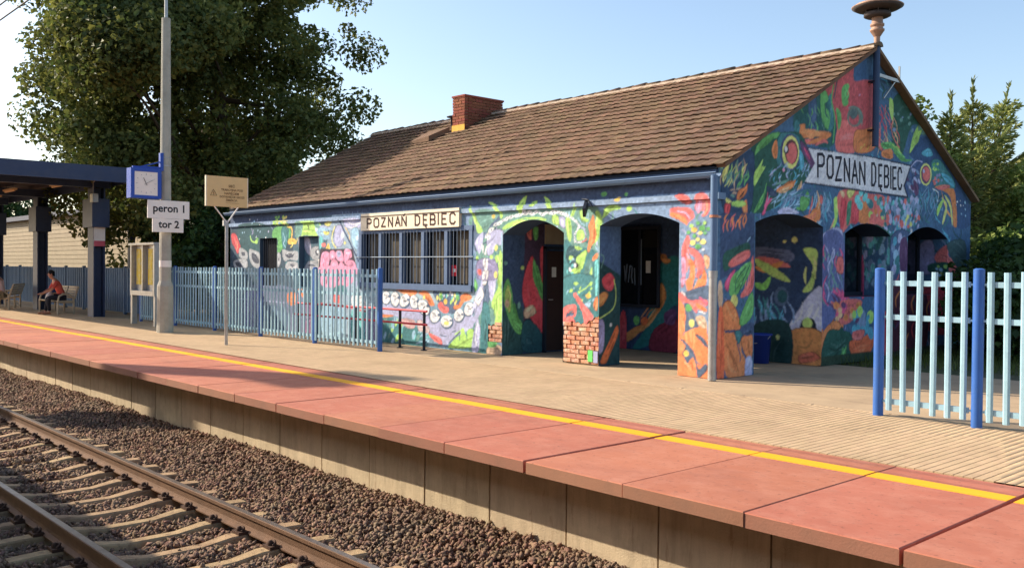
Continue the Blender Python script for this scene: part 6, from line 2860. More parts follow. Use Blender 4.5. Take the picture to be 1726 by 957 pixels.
LETTERS_GABLE = [[[(2943,3311),(2932,3698),(3077,3711),(3142,3670),(3145,3561),(3083,3509),(2937,3497)]],[[(3303,3696),(3402,3705),(3453,3645),(3461,3396),(3413,3329),(3314,3321),(3263,3381),(3256,3628),(3303,3696)]],[[(3550,3692),(3745,3709),(3562,3295),(3757,3309)]],[[(3876,3300),(3864,3692),(4058,3313),(4045,3708)]],[[(4158,3287),(4247,3689),(4363,3301)],[(4195,3424),(4317,3433)]],[[(4446,3285),(4434,3678),(4640,3298),(4628,3694)]],[[(4903,3698),(4992,3706),(5055,3630),(5063,3386),(5006,3301),(4916,3295),(4903,3698)]],[[(5305,3703),(5185,3694),(5198,3299),(5319,3307)],[(5191,3496),(5288,3504)],[(5288,3305),(5260,3255),(5298,3218)]],[[(5415,3693),(5530,3703),(5572,3659),(5576,3556),(5536,3505),(5422,3496)],[(5536,3505),(5588,3461),(5591,3358),(5543,3307),(5429,3299),(5415,3693)]],[[(5674,3701),(5689,3293)]],[[(5897,3704),(5762,3693),(5777,3284),(5911,3293)],[(5770,3488),(5877,3496)]],[[(6138,3628),(6097,3706),(6020,3700),(5985,3616),(5993,3375),(6035,3297),(6112,3302),(6147,3385)]]]
LETTERS_FRONT = [[[(-9427,2554),(-9429,2756),(-9320,2752),(-9274,2726),(-9273,2670),(-9319,2648),(-9428,2651)]],[[(-9112,2756),(-9020,2753),(-8974,2719),(-8972,2593),(-9018,2562),(-9110,2564),(-9156,2598),(-9158,2725),(-9112,2756)]],[[(-8861,2758),(-8718,2754),(-8859,2568),(-8716,2564)]],[[(-8592,2564),(-8595,2760),(-8440,2560),(-8442,2755)]],[[(-8331,2568),(-8246,2759),(-8157,2563)],[(-8297,2633),(-8193,2630)]],[[(-8092,2568),(-8094,2764),(-7933,2564),(-7935,2759)],[(-8031,2781),(-7976,2813)]],[[(-7612,2771),(-7520,2768),(-7458,2725),(-7456,2602),(-7517,2563),(-7609,2565),(-7612,2771)]],[[(-7201,2767),(-7329,2772),(-7326,2564),(-7198,2561)],[(-7328,2668),(-7225,2665)],[(-7230,2562),(-7262,2538),(-7223,2516)]],[[(-7085,2773),(-6974,2769),(-6935,2742),(-6934,2687),(-6973,2663),(-7084,2667)],[(-6973,2663),(-6925,2636),(-6925,2582),(-6971,2558),(-7083,2561),(-7085,2773)]],[[(-6819,2773),(-6816,2560)]],[[(-6558,2770),(-6696,2775),(-6693,2560),(-6555,2556)],[(-6694,2667),(-6584,2664)]],[[(-6265,2729),(-6307,2774),(-6390,2777),(-6432,2735),(-6430,2605),(-6387,2561),(-6304,2558),(-6264,2600)]]]
# ------------------------------------------------------------------ the mural: shapes in wall centimetres, rastered onto a wall canvas
class Canvas:
    def __init__(s, u0, u1, v0, v1, base=(60, 80, 110)):
        s.u0, s.v0 = u0, v0
        s.w, s.h = int((u1 - u0) * 100), int((v1 - v0) * 100)
        s.a = np.empty((s.h, s.w, 3), np.float32); s.a[:] = lin(base)
    def fill(s, P, c):
        P = np.asarray(P, float) * .01
        x = (P[:, 0] - s.u0) * 100 - .5; y = (P[:, 1] - s.v0) * 100 - .5
        x0, x1 = max(0, int(x.min())), min(s.w - 1, int(x.max()) + 1)
        y0, y1 = max(0, int(y.min())), min(s.h - 1, int(y.max()) + 1)
        if x1 <= x0 or y1 <= y0: return
        gx = np.arange(x0, x1 + 1)[None, :]; gy = np.arange(y0, y1 + 1)[:, None]
        m = np.zeros((y1 - y0 + 1, x1 - x0 + 1), bool)
        n = len(x)
        for i in range(n):
            j = (i + 1) % n
            if y[i] == y[j]: continue
            cond = (y[i] > gy) != (y[j] > gy)
            m ^= cond & (gx < (x[j] - x[i]) * (gy - y[i]) / (y[j] - y[i]) + x[i])
        s.a[y0:y1 + 1, x0:x1 + 1][m] = c
    def fill2(s, P, c, k):
        """fill with brushwork: a soft dark rim on some shapes, lighter and darker strokes inside the large ones"""
        P = np.asarray(P, float)
        rd = random.Random(k)
        w = P.max(0) - P.min(0); big = max(w)
        if big > 160 or big < 9: s.fill(P, c); return
        ctr = P.mean(0)
        if rd.random() < .5: s.fill(ctr + (P - ctr) * (1 + 3.2 / big), c * .38)
        s.fill(P, c)
        Q = P - ctr; u, sv, vt = np.linalg.svd(Q, full_matrices=False)
        la = np.abs(Q @ vt[0]).max(); lb = np.abs(Q @ vt[1]).max()
        for j in range(rd.randint(2, 4 if big < 60 else 6)):
            off = rd.uniform(-.62, .62) * lb; t0 = rd.uniform(-.75, -.1) * la; t1 = rd.uniform(.1, .75) * la; cv = rd.uniform(-.3, .3) * lb
            pts = [ctr + vt[0] * t + vt[1] * (off * (1 - .35 * abs(t) / la) + q) for t, q in ((t0, 0), ((t0 + t1) / 2, cv), (t1, 0))]
            f = rd.choice((.6, .75, 1.18, 1.3)); cc = np.clip(c * f + (.03 if f > 1 else 0), 0, .95).astype(np.float32)
            s.fill(stroke(pts, rd.uniform(.12, .3) * min(lb * 2, 14) + 1.2, True), cc)
    def soften(s):
        a = s.a
        p = np.pad(a, ((1, 1), (1, 1), (0, 0)), mode='edge')
        s.a = (p[1:-1, 1:-1] * 2 + p[:-2, 1:-1] + p[2:, 1:-1] + p[1:-1, :-2] + p[1:-1, 2:]) / 6
    def sample(s, u, v):
        i = np.clip(((u - s.u0) * 100).astype(int), 0, s.w - 1); j = np.clip(((v - s.v0) * 100).astype(int), 0, s.h - 1)
        return s.a[j, i]

def spline(P, closed):
    P = [np.array(p, float) for p in P]; n = len(P); out = []
    if n < 3: return P
    segs = n if closed else n - 1
    for i in range(segs):
        if closed: a, b, c, d = P[i-1], P[i], P[(i+1) % n], P[(i+2) % n]
        else: a, b, c, d = P[max(i-1, 0)], P[i], P[i+1], P[min(i+2, n-1)]
        for t in (0, .25, .5, .75):
            out.append(.5 * (2*b + (c-a)*t + (2*a-5*b+4*c-d)*t*t + (3*b-a-3*c+d)*t**3))
    if not closed: out.append(P[-1])
    return out

def stroke(P, w, taper):
    Q = spline(P, False); n = len(Q); L = []; Rr = []
    for i in range(n):
        d = Q[min(i+1, n-1)] - Q[max(i-1, 0)]; l = math.hypot(*d) or 1
        nrm = np.array((-d[1], d[0])) / l
        k = w / 2 * (math.sin(math.pi * (i + .15) / (n - .7)) ** .7 if taper else 1)
        L.append(Q[i] + nrm * k); Rr.append(Q[i] - nrm * k)
    return L + Rr[::-1]

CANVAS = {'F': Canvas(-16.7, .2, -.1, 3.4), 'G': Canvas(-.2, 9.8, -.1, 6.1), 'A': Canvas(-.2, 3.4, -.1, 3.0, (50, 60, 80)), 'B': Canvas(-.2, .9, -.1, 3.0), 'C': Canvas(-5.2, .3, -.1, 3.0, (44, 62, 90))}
for row in MURAL.split('\n'):
    if not row: continue
    head, w, pts = row.split(';')
    P = [tuple(map(float, q.split(','))) for q in pts.split()]
    c = np.array(lin(MURAL_PALETTE[int(head[2:])]), np.float32); c = np.clip(c * {'G': 1.2, 'F': 1.05}.get(head[0], 1.55) + (.012 if head[0] in 'GF' else 0), 0, .88)  # gable and porch colours lifted, brightness painted in against their shade
    cv = CANVAS[head[0]]; k = head[1]; w = float(w)
    if k == 'p': cv.fill2(spline(P, True), c, hash(pts) % 9973 if False else len(pts) * 31 + int(abs(P[0][0])))
    elif k == 'P': cv.fill(P, c)
    elif k == 'e':
        o, a, b = P
        cv.fill([(o[0] + a[0]*math.cos(t) + b[0]*math.sin(t), o[1] + a[1]*math.cos(t) + b[1]*math.sin(t)) for t in np.linspace(0, 2*math.pi, 14)[:-1]], c)
    else: cv.fill(stroke(P, max(w, 2.2), k == 't'), c)
for cv in CANVAS.values():
    cv.soften()
    nz = rng.normal(0, 1, (cv.h // 4 + 2, cv.w // 4 + 2)).repeat(4, 0).repeat(4, 1)[:cv.h, :cv.w]      # roller and spray unevenness
    nz = (nz + np.roll(nz, 2, 0) + np.roll(nz, 2, 1) + np.roll(nz, (2, 2), (0, 1))) / 4
    cv.a = np.clip(cv.a * (1 + .13 * nz[:, :, None] + rng.normal(0, .05, (cv.h, cv.w, 1))), .004, .92).astype(np.float32)

class Painted:
    """a wall skin of small quads that carry the paint colour at their corners"""
    def __init__(s): s.V = []; s.F = []; s.C = []; s.n = 0
    def patch(s, u0, u1, vb, vt, pos, canvas=None, samp=None, const=(60, 80, 110), d=.02):
        nu = max(2, int(round((u1 - u0) / d)) + 1)
        us = np.linspace(u0, u1, nu)
        b = np.array([vb(u) if callable(vb) else vb for u in us]); t = np.array([vt(u) if callable(vt) else vt for u in us])
        nv = max(2, int(round((t - b).max() / d)) + 1)
        k = np.linspace(0, 1, nv)[None, :]
        U = np.repeat(us[:, None], nv, 1); Vv = b[:, None] * (1 - k) + t[:, None] * k
        s.V.append(np.stack(pos(U, Vv), -1).reshape(-1, 3))
        if canvas is None: c = np.empty((U.size, 3), np.float32); c[:] = lin(const)
        else:
            a, e = samp(U, Vv) if samp else (U, Vv)
            c = CANVAS[canvas].sample(a.ravel(), e.ravel())
        s.C.append(c)
        i = np.arange(nu - 1)[:, None] * nv + np.arange(nv - 1)[None, :] + s.n
        s.F.append(np.stack((i, i + nv, i + nv + 1, i + 1), -1).reshape(-1, 4)); s.n += U.size
    def build(s, name, parent, loc):
        me = fast_mesh(name, np.concatenate(s.V), np.concatenate(s.F), M['paint'])
        at = me.attributes.new('paint', 'FLOAT_COLOR', 'POINT')
        c = np.concatenate(s.C); at.data.foreach_set('color', np.concatenate((c, np.ones((len(c), 1), np.float32)), 1).astype(np.float32).ravel())
        return link(name, me, parent, loc)

# ------------------------------------------------------------------ ground, platform, track bed
g = MB(); g.add([(-900, -900, -1.3), (900, -900, -1.3), (900, 1500, -1.3), (-900, 1500, -1.3)], [(0, 1, 2, 3)])
tag(g.build('ground', M['ground']), kind='structure')
y = MB(); y.add([(-900, 15.4, -.03), (900, 15.4, -.03), (900, 1400, -.03), (-900, 1400, -.03)], [(0, 1, 2, 3)])
tag(y.build('yard', M['yard']), kind='structure')
q = MB(); q.box(-90, 40, 10.67, 15.6, -.9, -.008)
tag(q.build('rear_pavement', M['rearpave']), kind='structure')
k = MB()
for i in range(-90, 8):
    k.bevbox(i + .005, i + .995, 10.60, 10.675, -.3, .004, .006)
tag(k.build('pavement_kerb', M['rearpave']), kind='structure')

plat = MB(); plat.box(-90, 40, 6.025, 10.6, -1.29, -.115); plat.box(-90, 40, 7.82, 10.6, -.114, -.03)
platform = plat.build('platform', M['paverbed']); tag(platform, kind='structure')
SLAB = 1.103
sl = MB(); sl.bevbox(-SLAB/2 + .007, SLAB/2 - .007, 5.5, 7.81, -.105, 0, .007); slab_me = sl.mesh('edge_slab', [M['redslab'], M['nosing']])
for p_ in slab_me.polygons:
    if p_.normal.y < -.9: p_.material_index = 1
ln = MB(); ln.box(-SLAB/2 + .015, SLAB/2 - .015, 7.24, 7.44, -.001, .004); line_me = ln.mesh('yellow_line', M['yellow'])
for i in range(-42, 6):
    x = -2.51 + SLAB * (i + .5)
    o = link('edge_slab', slab_me, platform, (x, random.uniform(-.006, .006), random.uniform(-.004, .003)))
    o.rotation_euler = (0, 0, random.uniform(-.002, .002))
    link('yellow_line', line_me, o, (0, 0, .0))
pn = MB(); pn.box(-.51, .51, 5.96, 6.02, -1.29, -.106); panel_me = pn.mesh('wall_panel', M['panel'])
for i in range(-42, 8):
    link('wall_panel', panel_me, platform, (-5.76 + 1.04 * (i - .5), random.uniform(-.006, .006), 0))

# pavers: rows of sandy concrete blocks; the nearest 300 are single blocks, the rest is one mesh
PX, PY = .08, .2
pv = MB(); pv.prism([(-PX/2 + .003, -.028), (PX/2 - .003, -.028), (PX/2 - .003, -.003), (PX/2 - .006, 0), (-PX/2 + .006, 0), (-PX/2 + .003, -.003)], 'y', -PY/2 + .0005, PY/2 - .0005); paver_me = pv.mesh('paver', M['paver'])
spots = []
for i in range(-560, 80):
    off = 0
    for j in range(-1, 16):
        x = i * PX; yy = 7.85 + PY / 2 + j * PY + off
        y0, y1 = max(7.83, yy - PY/2), min(10.595, yy + PY/2)
        if y1 - y0 < .05: continue
        spots.append((x, (y0 + y1) / 2, (y1 - y0) / PY))
def visible_paver(s):
    ang = math.degrees(math.atan2(s[1], -s[0])); return ang < 70.5
vis = sorted([s for s in spots if visible_paver(s) and s[2] > .9], key=lambda s: s[0]**2 + s[1]**2)[:300]
visset = set(vis)
for x, yy, k in vis:
    o = link('paver', paver_me, platform, (x, yy, random.uniform(-.0006, .0006))); o.rotation_euler = (random.uniform(-.001, .001), random.uniform(-.002, .002), random.uniform(-.001, .001))
base = np.array([v.co[:] for v in paver_me.vertices]); pf = np.array([list(p.vertices) for p in paver_me.polygons if len(p.vertices) == 4])
rest = [s for s in spots if s not in visset]
n = len(base)
VV = np.empty((len(rest), n, 3)); 
for a, (x, yy, k) in enumerate(rest):
    b = base.copy(); b[:, 1] *= k
    b[:, 2] += b[:, 0] * random.uniform(-.002, .002) + random.uniform(-.0004, .0004)
    b[:, 0] += x; b[:, 1] += yy; VV[a] = b
FF = pf[None] + (np.arange(len(rest)) * n)[:, None, None]
tag(link('far_pavers', fast_mesh('far_pavers', VV.reshape(-1, 3), FF.reshape(-1, 4), M['paver']), platform), kind='stuff')

# ------------------------------------------------------------------ track
RZ = -.77                                        # rail head height
RY = (2.765, 4.265)                              # rail centre lines
TY = sum(RY) / 2
track = empty('railway_track', (-15, TY, -1.0)); tag(track, 'railway track of rusty rails on concrete sleepers in brown ballast', 'railway track')
LT = local(track)
prof = [(-.07, -.172), (-.07, -.16), (-.02, -.145), (-.012, -.12), (-.012, -.05), (-.036, -.036), (-.037, -.004), (-.03, -.001)]
prof = prof + [(-a, b) for a, b in prof[::-1]]
for yy in RY:
    r = MB(); r.prism([(yy + a, RZ + b) for a, b in prof], 'x', -140, 30); ro = r.build('rail', M['rail'], track, LT)
    t = MB(); t.box(-140, 30, yy - .029, yy + .029, RZ - .002, RZ + .001); t.build('rail_head', M['railtop'], ro)
# sleeper: higher seats under the rails, a sagging middle
secs = [(-1.27, .085, -.955, .13), (-1.0, .085, -.944, .13), (-.52, .085, -.944, .13), (-.25, .07, -.985, .115), (.25, .07, -.985, .115), (.52, .085, -.944, .13), (1.0, .085, -.944, .13), (1.27, .085, -.955, .13)]
s = MB(); V = []; F = []
for yy, tw, zt, bw in secs:
    V += [(-bw, yy, -1.16), (-tw, yy, zt - .015), (-tw + .015, yy, zt), (tw - .015, yy, zt), (tw, yy, zt - .015), (bw, yy, -1.16)]
for i in range(len(secs) - 1):
    for k in range(6): F.append((i*6+k, i*6+(k+1) % 6, (i+1)*6+(k+1) % 6, (i+1)*6+k))
F += [tuple(range(5, -1, -1)), tuple(range(len(V)-6, len(V)))]
s.add(V, F); sleeper_me = s.mesh('sleeper', M['sleeper'])
fa = MB(); fa.box(-.075, .075, -.05, .05, 0, .03)
fa.tube([(-.05, -.01, .03), (-.04, .02, .05), (0, .035, .055), (.04, .02, .05), (.05, -.01, .03)], .014, 6)
fa.lathe([(.0, .075), (.022, .072), (.03, .05), (.03, .02)], (0, -.01, 0), 8)
clip_me = fa.mesh('rail_fastening', M['clip'])
sx = [-10.25 + .61 * i for i in range(-46, 22)]
for x in sx:
    o = link('sleeper', sleeper_me, track, LT + Vector((x, TY + random.uniform(-.01, .01), random.uniform(-.006, .004))))
    o.rotation_euler = (0, 0, random.uniform(-.012, .012))
    for yy, d in ((RY[0]-TY, .115), (RY[0]-TY, -.115), (RY[1]-TY, .115), (RY[1]-TY, -.115)):
        c = link('rail_fastening', clip_me, o, (0, yy + d, -.945)); c.rotation_euler = (0, 0, math.pi if d > 0 else 0)

def ballast_z(x, yy):
    """ballast surface: level between the sleepers, heaped against the platform wall"""
    z = -1.0 + 0 * x
    sh = np.clip((yy - 4.75) / .9, 0, 1); z = z + sh * sh * (3 - 2 * sh) * .165
    z = z + .02 * np.sin(x * 3.1 + yy * 5.0) * np.cos(x * 1.7 - yy * 2.3) + .025 * np.sin(x * .9 + 2 * yy)
    return z
bx = np.linspace(-140, 30, 341); by = np.linspace(-12, 6.0, 72)
BX, BY = np.meshgrid(bx, by, indexing='ij'); BZ = ballast_z(BX, BY) - .03
i = np.arange(340)[:, None] * 72 + np.arange(71)[None]
tag(link('ballast_bed', fast_mesh('ballast_bed', np.stack((BX, BY, BZ), -1).reshape(-1, 3), np.stack((i, i+72, i+73, i+1), -1).reshape(-1, 4), M['ballastbed'], True)), kind='structure')
# loose stones
ico = np.array([(x, yy, z) for z in (-1, 1) for x, yy in ((-1, -1), (1, -1), (1, 1), (-1, 1))], float) * .62    # a stone is a knocked-about block
icf = np.array([(0,3,2,1),(4,5,6,7),(0,1,5,4),(1,2,6,5),(2,3,7,6),(3,0,4,7)])
def rand_rot(n):
    qn = rng.normal(size=(n, 4)); qn /= np.linalg.norm(qn, axis=1)[:, None]
    w, x, yy, z = qn.T
    return np.stack((1-2*(yy*yy+z*z), 2*(x*yy-z*w), 2*(x*z+yy*w), 2*(x*yy+z*w), 1-2*(x*x+z*z), 2*(yy*z-x*w), 2*(x*z-yy*w), 2*(yy*z+x*w), 1-2*(x*x+yy*yy)), -1).reshape(n, 3, 3)
def stones(n, x0, x1, y0, y1, smin, smax):
    x = rng.uniform(x0, x1, n); yy = rng.uniform(y0, y1, n)
    # keep the sleepers and the rails clear
    d = np.abs((x + 10.25 + .305) % .61 - .305)
    on = (d < .125) & (np.abs(yy - TY) < 1.22) & (rng.random(n) > .05)
    on |= (np.abs(yy - RY[0]) < .1) | (np.abs(yy - RY[1]) < .1)
    x, yy = x[~on], yy[~on]; m = len(x)
    sc = rng.uniform(smin, smax, m); asp = rng.uniform(.6, 1.25, (m, 1, 3))
    Vb = (ico[None] + rng.normal(0, .26, (m, 8, 3))) * rng.uniform(.75, 1.15, (m, 8, 1)) * asp * sc[:, None, None] * .5
    Vb = np.einsum('nij,nkj->nki', rand_rot(m), Vb)
    z = ballast_z(x, yy) + rng.uniform(-.02, .018, m)
    Vb[:, :, 0] += x[:, None]; Vb[:, :, 1] += yy[:, None]; Vb[:, :, 2] += z[:, None]
    return Vb.reshape(-1, 3)
SV = [stones(52000, -14, -3, 1.6, 5.95, .028, .066), stones(40000, -24, -14, 1.8, 5.95, .032, .07), stones(14000, -40, -24, 2.6, 5.95, .05, .09)]
SV = np.concatenate(SV); ns = len(SV) // 8
tag(link('ballast_stones', fast_mesh('ballast_stones', SV, (icf[None] + (np.arange(ns) * 8)[:, None, None]).reshape(-1, 4), M['ballast'])), 'brown crushed stone ballast heaped between rails and platform wall', 'ballast', kind='stuff')

# ------------------------------------------------------------------ station building
FY, GX = 11.9, -8.35
B = empty('station_building', (-16.5, 16.67, 0)); tag(B, 'single storey station building covered in a colourful mural under a tiled gable roof', 'building')
LB = local(B)
TOP = 3.24; SLOPE = .535; HALF = 4.77
def front(Y=FY): return lambda U, V: (U + GX, np.full_like(U, Y), V)
def gable(X=GX): return lambda U, V: (np.full_like(U, X), U + FY, V)
def arch(u0, u1, zs, zc):
    c = (u0 + u1) / 2; h = (u1 - u0) / 2
    return lambda u: zc - (zc - zs) * ((u - c) / h) ** 2
A1 = (-4.9, -3.27); A2 = (-2.41, -.72); a1 = arch(*A1, 2.31, 2.57); a2 = arch(*A2, 2.41, 2.59)
W1 = (-14.69, -13.75); W2 = (-12.61, -11.67); WB = (-9.8, -5.85)
def edge1(u): return .24 * 0 + .60 + .03 * math.sin(u * 31) 
def edge2(u):
    k = (u + 3.27) / .86
    return .66 + .1 * abs(math.sin(k * 5)) * (1 - k) + .22 * k ** 3 + .015 * math.sin(u * 47)
fw = Painted()
for u0, u1, vb, vt in ((-16.45, W1[0], 0, TOP), (*W1, 0, 1.15), (*W1, 2.41, TOP), (W1[1], W2[0], 0, TOP), (*W2, 0, 1.15), (*W2, 2.42, TOP), (W2[1], WB[0], 0, TOP),
                       (*WB, 0, 1.25), (*WB, 2.47, TOP), (WB[1], -5.31, 0, TOP), (-5.31, A1[0], 0, .24), (-5.31, A1[0], lambda u: .57 + .02 * math.sin(u * 40), TOP),
                       (*A1, a1, TOP), (A1[1], A2[0], edge2, TOP), (*A2, a2, TOP), (A2[1], 0, 0, TOP)):
    fw.patch(u0, u1, vb, vt, front(), 'F')
def jambX(x): return lambda U, V: (np.full_like(U, x), U + FY, V)
fw.patch(0, .55, 0, 2.31, jambX(GX + A1[0]), 'A'); fw.patch(0, .55, 0, 2.41, jambX(GX + A2[0]), 'B')
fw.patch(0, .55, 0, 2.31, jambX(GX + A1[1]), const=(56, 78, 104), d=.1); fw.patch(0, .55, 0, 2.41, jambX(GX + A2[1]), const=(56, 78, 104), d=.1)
for (u0, u1), f in ((A1, a1), (A2, a2)):
    ff = np.vectorize(f)
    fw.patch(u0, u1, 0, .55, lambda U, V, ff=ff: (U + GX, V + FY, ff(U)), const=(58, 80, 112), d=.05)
for (u0, u1), z0, z1 in ((W1, 1.15, 2.41), (W2, 1.15, 2.42), (WB, 1.25, 2.47)):
    fw.patch(0, .16, z0, z1, jambX(GX + u0), const=(70, 92, 112), d=.05); fw.patch(0, .16, z0, z1, jambX(GX + u1), const=(70, 92, 112), d=.05)
    for z in (z0, z1): fw.patch(u0, u1, 0, .16, lambda U, V, z=z: (U + GX, V + FY, np.full_like(U, z)), const=(70, 92, 112), d=.1)
fw.build('front_wall', B, LB)
# inner faces of the porch, so that light enters by the arches only
iw = Painted()
for u0, u1, vb, vt in ((*A1, a1, 2.8), (A1[1], A2[0], 0, 2.8), (*A2, a2, 2.8), (A2[1], -.6, 0, 2.8)): iw.patch(u0, u1, vb, vt, front(FY + .55), const=(70, 84, 104), d=.06)
GA = (1.03, 3.15); ga = arch(*GA, 2.44, 2.62)
for u0, u1, vb, vt in ((.55, GA[0], 0, 2.8), (*GA, ga, 2.8)): iw.patch(u0, u1, vb, vt, gable(GX - .6), const=(70, 84, 104), d=.06)
iw.patch(.55, 3.15, 0, 2.8, jambX(-13.25), 'A'); iw.patch(-4.9, -.6, 0, 2.8, front(15.05), 'C')
iw.build('porch_wall', B, LB)
c = MB(); c.box(-13.4, -8.6, 12.2, 15.3, 2.8, 2.86); c.build('porch_ceiling', M['navy'], B, LB)
# gable wall
N2 = (3.93, 5.72); N3 = (6.46, 8.34); n2 = arch(*N2, 2.36, 2.57); n3 = arch(*N3, 2.38, 2.60)
def gtop(u): return TOP + SLOPE * min(u, 2 * HALF - u)
gw = Painted()
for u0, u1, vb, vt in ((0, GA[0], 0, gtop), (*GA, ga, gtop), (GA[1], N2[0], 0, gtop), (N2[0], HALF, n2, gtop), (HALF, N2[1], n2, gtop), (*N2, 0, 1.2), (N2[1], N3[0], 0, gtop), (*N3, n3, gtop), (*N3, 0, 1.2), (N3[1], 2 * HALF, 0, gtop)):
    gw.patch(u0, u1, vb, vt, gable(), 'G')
def jambY(yv): return lambda U, V: (GX - U, np.full_like(U, yv), V)
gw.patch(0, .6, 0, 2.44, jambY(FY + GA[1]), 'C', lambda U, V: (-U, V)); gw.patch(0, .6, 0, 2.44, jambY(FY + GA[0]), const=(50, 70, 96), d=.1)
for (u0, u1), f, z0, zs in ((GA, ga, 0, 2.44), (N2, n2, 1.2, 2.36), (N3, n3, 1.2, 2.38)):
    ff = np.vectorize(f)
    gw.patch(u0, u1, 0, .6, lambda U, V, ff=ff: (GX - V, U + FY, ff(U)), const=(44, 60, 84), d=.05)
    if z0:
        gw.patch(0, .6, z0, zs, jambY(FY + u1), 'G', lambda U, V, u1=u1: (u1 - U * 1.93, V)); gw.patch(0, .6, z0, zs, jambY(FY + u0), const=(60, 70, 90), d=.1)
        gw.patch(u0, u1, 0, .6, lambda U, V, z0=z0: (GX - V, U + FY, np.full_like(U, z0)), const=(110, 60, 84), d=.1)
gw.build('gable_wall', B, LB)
for (u0, u1) in (N2, N3):
    w = MB(); w.box(GX - .66, GX - .6, FY + u0, FY + u1, 1.2, 2.62); wo = w.build('gable_window', M['glass'], B, LB)
    f = MB(); f.box(GX - .6, GX - .56, FY + u0 + .02, FY + u0 + .08, 1.2, 2.5); f.box(GX - .6, GX - .56, FY + (u0+u1)/2 - .03, FY + (u0+u1)/2 + .03, 1.2, 2.55); f.box(GX - .6, GX - .56, FY + u1 - .1, FY + u1 - .04, 1.2, 2.5); f.box(GX - .6, GX - .55, FY + u0, FY + u1, 1.2, 1.27)
    f.build('window_frame', M['dkmetal'], wo)
    p = MB(); p.box(GX - .598, GX - .592, FY + u0 + .3, FY + u0 + .42, 1.62, 1.86); p.build('notice', M['paper'], wo)
# plain walls that the photograph does not show
w = MB(); w.box(-24.8, -24.5, FY + .02, 21.42, 0, 3.24); w.prism([(FY + .02, 3.24), (21.42, 3.24), (16.67, 5.78)], 'x', -24.8, -24.5); w.box(-24.8, -8.37, 21.2, 21.44, 0, 3.24); w.box(-24.5, -13.45, FY + .3, FY + .4, 0, 1.1)
w.build('rear_wall', M['navy'], B, LB)
d = MB(); d.box(-24.5, -13.4, 13.2, 13.3, 0, 3.0); d.build('dark_room', M['darkroom'], B, LB)

# cornice with the mural running across it
co = Painted()
def cor(Y): return lambda U, V: (U + GX, np.full_like(U, Y), V)
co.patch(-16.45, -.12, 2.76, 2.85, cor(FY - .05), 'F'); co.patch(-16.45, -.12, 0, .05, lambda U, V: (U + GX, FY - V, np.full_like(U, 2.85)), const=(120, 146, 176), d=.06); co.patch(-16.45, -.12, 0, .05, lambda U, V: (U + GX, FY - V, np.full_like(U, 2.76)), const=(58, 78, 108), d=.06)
co.build('cornice', B, LB)
# name board and lettering
nb = MB(); nb.box(-18.04, -14.5, FY - .075, FY - .002, 2.495, 2.875); board = nb.build('name_board', M['cream'], B, LB)
nb = MB(); nb.box(-18.05, -14.49, FY - .088, FY - .0755, 2.80, 2.815); nb.build('board_strip', M['letter'], board)
def ribbon(lines, w, to3, nrm):
    m = MB()
    for pl in lines:
        P = [Vector((a / 1000, b / 1000)) for a, b in pl]
        for i in range(len(P) - 1):
            d = (P[i+1] - P[i]); l = d.length; d = d / l; n_ = Vector((-d.y, d.x)) * w / 2
            a = P[i] - d * w * .35; b = P[i+1] + d * w * .35
            lift = nrm * (.003 + .0006 * (i % 3))
            m.add([Vector(to3(*(a + n_))) + lift, Vector(to3(*(a - n_))) + lift, Vector(to3(*(b - n_))) + lift, Vector(to3(*(b + n_))) + lift], [(0, 1, 2, 3)])
    return m
for ch in LETTERS_FRONT: ribbon(ch, .042, lambda u, v: (u + GX, FY - .075, v), Vector((0, -1, 0))).build('board_letter', M['letter'], board)
for ch in LETTERS_GABLE: ribbon(ch, .052, lambda u, v: (GX, u + FY, v), Vector((1, 0, 0))).build('gable_letter', M['letterg'], B, LB)

# front windows
def barred_window(u0, u1, z0, z1, lights, bars, label):
    gl = MB(); gl.box(GX + u0, GX + u1, FY + .13, FY + .15, z0, z1); wo = gl.build('window', M['glass'], B, LB); wo['label'] = label
    f = MB(); y0, y1 = FY - .02, FY + .1
    f.box(GX + u0 - .06, GX + u1 + .06, y0, y1, z1 - .05, z1 + .05); f.box(GX + u0 - .06, GX + u1 + .06, y0 - .03, y1, z0 - .06, z0 + .07)
    st = (u1 - u0) / lights
    for i in range(lights + 1):
        x = GX + u0 + st * i; f.box(x - .05, x + .05, y0 + .004, y1, z0 + .07, z1 - .05)
    f.build('window_frame', M['frameblue'], wo)
    for i in range(lights):
        x0 = GX + u0 + st * i + .05; x1 = x0 + st - .1
        cu = MB(); n_ = 18
        V = []
        for k in range(n_ + 1):
            x = x0 + .22 * (x1 - x0) + (x1 - x0) * .78 * k / n_
            yv = FY + .127 - .012 * (.5 + .5 * math.sin(k * 2.1 + i))
            V += [(x, yv, z0 + .1), (x, yv, z1 - .06)]
        cu.add(V, [(2*k, 2*k+2, 2*k+3, 2*k+1) for k in range(n_)]); cu.build('curtain', M['curtain'], wo)
        for k in range(1, bars + 1):
            b = MB(); x = x0 + (x1 - x0) * k / (bars + 1); b.tube([(x, FY - .035, z0 + .02), (x, FY - .035, z1 - .02)], .008, 6); b.build('window_bar', M['bars'], wo)
    b = MB(); b.tube([(GX + u0 - .12, FY - .045, (z0 + z1) / 2 + .03), (GX + u1 + .14, FY - .045, (z0 + z1) / 2 + .03)], .011, 6); b.build('cross_bar', M['bars'], wo)
    return wo
bw = barred_window(*WB, 1.25, 2.47, 5, 5, 'wide five light window behind steel bars')
st = MB(); st.box(-14.93, -14.76, FY + .1005, FY + .104, 1.5, 1.72); sto = st.build('sticker', M['sticker'], bw)
st = MB(); st.box(-14.89, -14.8, FY + .097, FY + .1, 1.58, 1.65); st.build('sticker_print', M['white'], bw)
